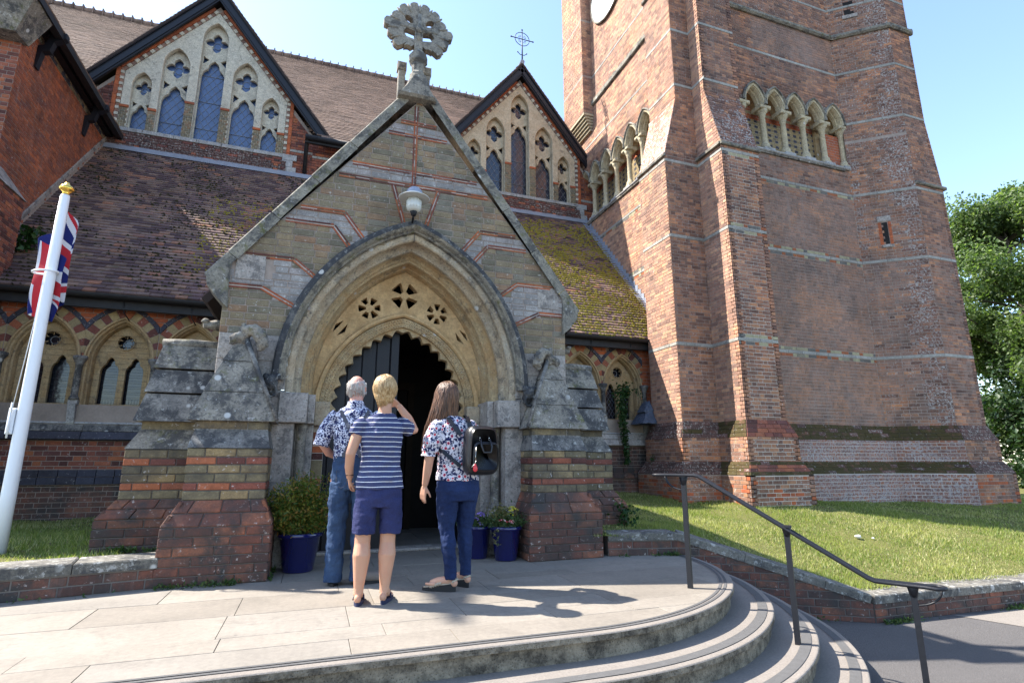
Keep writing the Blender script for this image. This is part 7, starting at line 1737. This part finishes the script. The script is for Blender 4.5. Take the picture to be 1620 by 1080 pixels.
# ---- the man with braces
t = person('balding older man in patterned shirt, grey braces and blue jeans', .345, 5.28, R(-8))
b = MB(); q = head(b, (.0, .03, 1.705), 'skin_c', 1.04, -.30, .15); b.tube([(0, 0, 1.48), (0, .005, 1.56), (0, .015, 1.64)], [.07, .060, .060], 'skin_c', 14)
loft(b, [(0, 0, .95, .12, .09), (0, 0, 1.2, .13, .09), (0, 0, 1.4, .15, .07), (0, 0, 1.5, .10, .05), (0, 0, 1.54, .06, .06)], 'skin_c')
for s in (-1, 1): leg(b, (s * .095, 0, .9), (s * .10, .01, .5), (s * .10, 0, .1), 'skin_c')
for s in (-1, 1):
    b.tube([(s * .19, 0, 1.45), (s * .245, -.02, 1.32), (s * .27, -.01, 1.20), (s * .23, .12, 1.12), (s * .15, .22, 1.08)], [.05, .045, .040, .036, .027], 'skin_c', 12); hand(b, (s * .15, .22, 1.08), (-s * .7, .5, -.1), (0, -.3, -1), 'skin_c', 1.05, .9, -s)
blobmesh('body', b, t, .006, 3)
b = MB(); loft(b, [(0, .01, 1.04, .165, .135), (0, .015, 1.12, .172, .145), (0, .01, 1.25, .182, .145), (0, 0, 1.38, .195, .125), (0, -.002, 1.46, .195, .10), (0, 0, 1.51, .13, .08), (0, .003, 1.545, .078, .072)], 'shirt_paisley', 30)
for s in (-1, 1): b.tube([(s * .15, 0, 1.46), (s * .215, -.008, 1.39), (s * .26, -.015, 1.28), (s * .283, -.012, 1.18)], [.072, .072, .068, .066], 'shirt_paisley', 16)
b.tube([(0, .0, 1.53), (0, .005, 1.58)], [.080, .072], 'shirt_paisley', 20); blobmesh('shirt', b, t, .0065, 3, (.032, .07))
b = MB()                                          # braces: two straps crossing on the back
def backy(x, z): rx, ry = (.19, .135 if z < 1.35 else .115 - (z - 1.35) * .2); return -ry * math.sqrt(max(0, 1 - (x / rx) ** 2)) - .016
for s in (-1, 1):
    P = [(s * (.125 - .125 * k / 6), 1.495 - .235 * k / 6) for k in range(7)] + [(-s * .075 * k / 5, 1.26 - .18 * k / 5) for k in range(1, 6)]
    V = [Vector((x, backy(x, z) - (.003 if s > 0 else 0), z)) for x, z in P]
    for k in range(len(V) - 1):
        d = (V[k + 1] - V[k]).normalized(); w_ = d.cross(Vector((0, -1, 0))).normalized() * .0145; b.add([V[k] - w_, V[k] + w_, V[k + 1] + w_, V[k + 1] - w_], [(0, 1, 2, 3)], 'elastic_grey')
o = plainmesh('braces', b, t); m = o.modifiers.new('s', 'SOLIDIFY'); m.thickness = .003
b = MB(); loft(b, [(0, 0, .80, .165, .125), (0, 0, .92, .178, .14), (0, .005, 1.02, .172, .138), (0, .01, 1.085, .168, .138), (0, .01, 1.10, .162, .13)], 'denim_blue', 28)
for s in (-1, 1): loft(b, [(s * .105, .0, .035, .078, .088), (s * .105, .0, .12, .076, .084), (s * .10, .005, .45, .078, .088), (s * .095, .0, .70, .092, .112), (s * .09, 0, .86, .095, .125)], 'denim_blue', 20)
blobmesh('jeans', b, t, .007, 2, (.034, .075))
b = MB()
for s in (-1, 1):                                 # back pockets and seams
    for k in range(2): pass
    x0 = s * .075; yb = -.148
    for P in (((-.05, .97), (-.045, .84), (0, .815), (.045, .84), (.05, .97)),):
        b.tube([Vector((x0 + px * 1.0, yb + abs(x0 + px) ** 2 * 3.0 - .002, z)) for px, z in P], .0022, 'elastic_grey', 4)
b.tube([(-.155, -.055, 1.08), (-.08, -.125, 1.085), (0, -.138, 1.085), (.08, -.125, 1.085), (.155, -.055, 1.08)], .003, 'denim_dark', 5); plainmesh('seams', b, t)
b = MB()
for a0, a1 in (((-.105, -.02, .05), (-.12, .18, .03)), ((.12, -.02, .05), (.30, .06, .03))):
    A, T = Vector(a0), Vector(a1); d = (T - A); d.z = 0; d.normalize(); 
    b.tube([A - d * .04 + Vector((0, 0, .01)), A + Vector((0, 0, .022)), A + d * .09 + Vector((0, 0, .008)), A + d * .17 - Vector((0, 0, .006)), A + d * .215 - Vector((0, 0, .012))], [.038, .046, .044, .042, .026], 'suede_taupe', 14)
blobmesh('shoes', b, t, .006, 2); b = MB()
for a0, a1 in (((-.105, -.02, 0), (-.12, .185, 0)), ((.12, -.02, 0), (.30, .065, 0))): sole(b, a0, a1, .026, .022, .050, 'rubber_black', 0, ext=.06)
plainmesh('soles', b, t)
b = MB()
rgx = random.Random(5)
for i in range(700):                              # thin white hair round the sides and back, crown bare
    a = rgx.uniform(math.pi * .92, math.pi * 2.08); z0 = rgx.uniform(-.07, .062 + .02 * abs(math.cos(a))); ph = math.acos(max(-1, min(1, (z0 - .02) / .105))); x = .077 * math.sin(ph) * math.cos(a); y = .095 * math.sin(ph) * math.sin(a) - .012; p = q(x, y, z0); p2 = q(x * 1.045, y * 1.045, z0 - .026); b.tube([p, q(x * 1.035, y * 1.035, z0 - .010), p2], [.0020, .0018, .0008], 'hair_white', 4)
for e in (-1, 1):
    for i in range(120): z0 = rgx.uniform(-.03, .06); y = rgx.uniform(-.05, .03); b.tube([q(e * .072, y, z0), q(e * .079, y - .004, z0 - .01), q(e * .079, y - .008, z0 - .026)], [.002, .0018, .0008], 'hair_white', 4)
pass
plainmesh('hair', b, t)

# ---- the woman with the black backpack
YB = R(14); t = person('woman with long brown hair in floral blouse and dark jeans carrying a black backpack', 1.19, 4.74, YB)
b = MB(); q = head(b, (-.10, .06, 1.60), 'skin_b', 1.0, .10, .12); b.tube([(-.07, .01, 1.37), (-.08, .02, 1.46), (-.09, .04, 1.54)], [.060, .050, .050], 'skin_b', 14)
loft(b, [(0, 0, .80, .13, .09), (0, 0, 1.0, .12, .08), (-.03, 0, 1.2, .13, .085), (-.05, 0, 1.34, .13, .06), (-.06, 0, 1.40, .08, .06)], 'skin_b')
leg(b, (-.085, 0, .84), (-.08, .03, .47), (-.055, -.02, .13), 'skin_b', (.08, .075, .052, .052, .033, .034)); leg(b, (.10, 0, .84), (.105, .06, .47), (.13, .06, .13), 'skin_b', (.08, .075, .052, .052, .033, .034))
foot(b, (-.05, -.02, .125), (-.19, .14, .045), 'skin_b', .95); foot(b, (.13, .06, .125), (.10, .25, .045), 'skin_b', .95)
b.tube([(-.205, 0, 1.34), (-.255, -.01, 1.20), (-.275, -.01, 1.08), (-.268, .04, .96), (-.262, .09, .85)], [.050, .047, .041, .036, .026], 'skin_b', 14); hand(b, (-.262, .093, .845), (-.05, .22, -.95), (1, .3, 0), 'skin_b', .98, .35, 1)
b.tube([(.125, 0, 1.36), (.185, .06, 1.25), (.21, .12, 1.16), (.13, .22, 1.22), (.06, .26, 1.28)], [.050, .045, .040, .035, .026], 'skin_b', 14); hand(b, (.06, .26, 1.28), (-.5, .1, .5), (0, -1, 0), 'skin_b', .95, .8, -1)
blobmesh('body', b, t, .0055, 3)
b = MB(); loft(b, [(.0, 0, .885, .195, .150), (.0, 0, .96, .185, .140), (-.01, 0, 1.08, .172, .130), (-.03, 0, 1.22, .182, .135), (-.045, -.003, 1.33, .192, .110), (-.055, -.003, 1.39, .15, .085), (-.065, 0, 1.425, .08, .065)], 'blouse_floral', 30)
b.tube([(-.17, 0, 1.355), (-.225, -.005, 1.29), (-.262, -.01, 1.19), (-.275, -.008, 1.12)], [.066, .074, .076, .060], 'blouse_floral', 16); b.tube([(-.275, -.008, 1.125), (-.277, -.005, 1.105), (-.278, -.003, 1.085)], [.050, .056, .066], 'blouse_floral', 16)
b.tube([(.09, 0, 1.365), (.15, .03, 1.31), (.19, .08, 1.23), (.20, .12, 1.17)], [.066, .070, .068, .056], 'blouse_floral', 16)
blobmesh('blouse', b, t, .0065, 3, (.030, .06))
b = MB(); loft(b, [(.005, 0, .72, .178, .135), (.005, -.01, .80, .195, .152), (.003, -.005, .89, .185, .142), (0, 0, .95, .170, .125)], 'denim_dark', 28)
loft(b, [(-.055, -.02, .10, .046, .048), (-.06, -.015, .20, .050, .055), (-.075, -.01, .36, .060, .068), (-.082, .022, .48, .062, .068), (-.088, .012, .62, .082, .092), (-.088, 0, .78, .095, .12)], 'denim_dark', 20)
loft(b, [(.13, .06, .10, .045, .048), (.122, .055, .20, .050, .055), (.112, .045, .36, .060, .068), (.106, .05, .48, .062, .070), (.10, .03, .62, .082, .094), (.095, 0, .78, .095, .12)], 'denim_dark', 20)
blobmesh('jeans', b, t, .0065, 2, (.022, .05))
b = MB(); b.ball(q(0, -.018, .035), .090, .104, .100, 'hair_brown', 20, 14); 
loft(b, [q(-.01, -.07, -.26)[:] + (.072, .030), q(-.008, -.062, -.20)[:] + (.098, .045), q(-.004, -.055, -.12)[:] + (.102, .060), q(0, -.045, -.03)[:] + (.098, .078), q(0, -.03, .05)[:] + (.088, .085)], 'hair_brown', 22)
blobmesh('hair', b, t, .0065, 2, (.012, .03)); b = MB(); strands(b, q, 560, 8, 'hair_brown', .46, .0038, 1.04, fall=(.45, -.10, -.05)); plainmesh('hair_locks', b, t)
b = MB(); w2 = MB()
for ank, toe in (((-.05, -.02, 0), (-.19, .14, 0)), ((.13, .06, 0), (.10, .25, 0))):
    sole(w2, ank, toe, .070, .022, .037, 'rubber_black', 0, ext=.045); sole(b, ank, toe, .082, .030, .036, 'sandal_beige', 0, ext=.035); A, T = Vector(ank), Vector(toe); d = (T - A).normalized(); r_ = Vector((d.y, -d.x, 0))
    b.tube([A + r_ * .034 + Vector((0, 0, .08)) - d * .02, A - d * .055 + Vector((0, 0, .10)), A - r_ * .034 + Vector((0, 0, .08)) - d * .02], .009, 'sandal_beige', 7)
    for k in (0, .02, .04, .06, .08): b.tube([A + d * (.085 + k) + r_ * .038 + Vector((0, 0, .055 - k * .3)), A + d * (.08 + k) + Vector((0, 0, .105 - k * .45)), A + d * (.085 + k) - r_ * .038 + Vector((0, 0, .055 - k * .3))], .012, 'sandal_beige', 7)
plainmesh('sandals', b, t); plainmesh('wedge_soles', w2, t)
b = MB(); A = Vector((-.19, .14, .055)); 
for k in range(3): b.ball((-.175 - .012 * k, .15 - .018 * k, .056), .006, .006, .004, 'nail_red', 7, 5)
plainmesh('toenails', b, t)

# ---- the backpack
bp = thing('backpack', 'black leather backpack with a red key tag hanging on its front zip', 'backpack', (1.19, 4.74, 0)); bp.rotation_euler = (0, 0, YB)
def rbox(mb, c, hx, hy, hz, mat, tw=.0, n=5):
    pts = []; c = Vector(c)
    prof = []
    for i in range(12):
        pass
    # rounded slab: superellipse sections through the depth
    base = len(mb.v); N = 40; layers = [(-1, .86), (-.86, .96), (-.4, 1.0), (.4, 1.0), (.86, .96), (1, .86)]
    for f, sc in layers:
        for k in range(N):
            a = 2 * math.pi * k / N; ca, sa = math.cos(a), math.sin(a); e = .42; x = math.copysign(abs(ca) ** e, ca) * hx * sc; z = math.copysign(abs(sa) ** e, sa) * hz * sc; x *= 1 + tw * (z / hz) * -1
            mb.v.append((c.x + x, c.y + f * hy, c.z + z))
    for i in range(len(layers) - 1):
        for k in range(N): mb.face((base + i * N + k, base + i * N + (k + 1) % N, base + (i + 1) * N + (k + 1) % N, base + (i + 1) * N + k), mat, 0, True)
    mb.face([base + k for k in range(N)], mat, 0, True); mb.face([base + (len(layers) - 1) * N + k for k in reversed(range(N))], mat, 0, True)
BC = Vector((.10, -.215, 1.135))
b = MB(); rbox(b, BC, .145, .065, .205, 'leather_black', .06); plainmesh('bag_body', b, bp)
b = MB(); rbox(b, BC + Vector((.01, -.068, -.055)), .122, .022, .125, 'leather_black', .03); plainmesh('front_pocket', b, bp)
b = MB(); c = BC + Vector((0, -.075, .03)); b.tube([c + Vector((-.045, -.005, .06)), c + Vector((-.05, -.03, .0)), c + Vector((-.035, -.04, -.05)), c + Vector((.035, -.04, -.05)), c + Vector((.05, -.03, .0)), c + Vector((.045, -.005, .06))], .0085, 'leather_black', 8); plainmesh('handle', b, bp)
b = MB(); zc_ = BC + Vector((.01, -.088, -.055))
b.tube([zc_ + Vector((-.115, 0, -.05)), zc_ + Vector((-.115, -.0, .06)), zc_ + Vector((-.09, 0, .105)), zc_ + Vector((.09, 0, .105)), zc_ + Vector((.115, 0, .06)), zc_ + Vector((.115, 0, -.06))], .0035, 'rubber_black', 5); plainmesh('zip', b, bp)
b = MB()
for dx in (-.045, .045):
    for dz in (.10, .085): b.ball(BC + Vector((dx, -.066, dz)), .006, .004, .006, 'metal_bright', 8, 5)
b.tube([zc_ + Vector((-.105, -.006, .08)), zc_ + Vector((-.112, -.008, .0)), zc_ + Vector((-.11, -.012, -.03))], .0018, 'metal_bright', 5); b.tube([zc_ + Vector((-.11, -.012, -.03)), zc_ + Vector((-.118, -.014, -.055))], .004, 'metal_bright', 5); b.tube([zc_ + Vector((-.112, -.01, -.045)), zc_ + Vector((-.148, -.01, -.085))], .003, 'metal_bright', 5); plainmesh('studs_and_chain', b, bp)
b = MB(); c = zc_ + Vector((-.118, -.016, -.095)); b.ball(c, .022, .005, .026, 'tag_red', 14, 8); b.ball(c + Vector((0, 0, .026)), .012, .005, .012, 'tag_red', 10, 6); plainmesh('key_tag', b, bp)
b = MB()
def strap(P, w_, mat='leather_black'):
    V = [Vector(p) for p in P]
    for k in range(len(V) - 1):
        d = (V[k + 1] - V[k]).normalized(); n_ = Vector((0, -1, .2)).cross(d).normalized() * w_; b.add([V[k] - n_, V[k] + n_, V[k + 1] + n_, V[k + 1] - n_], [(0, 1, 2, 3)], mat)
strap([(.03, -.155, 1.30), (.035, -.125, 1.37), (.045, -.065, 1.425), (.055, .0, 1.425), (.06, .08, 1.36)], .02); strap([(-.06, -.16, 1.26), (-.12, -.13, 1.34), (-.14, -.07, 1.405), (-.145, .0, 1.41), (-.14, .07, 1.35)], .02)
strap([(-.055, -.16, 1.0), (-.13, -.135, 1.06), (-.185, -.085, 1.12), (-.205, .0, 1.16)], .016)
o = plainmesh('strap', b, bp); o.modifiers.new('s', 'SOLIDIFY').thickness = .006
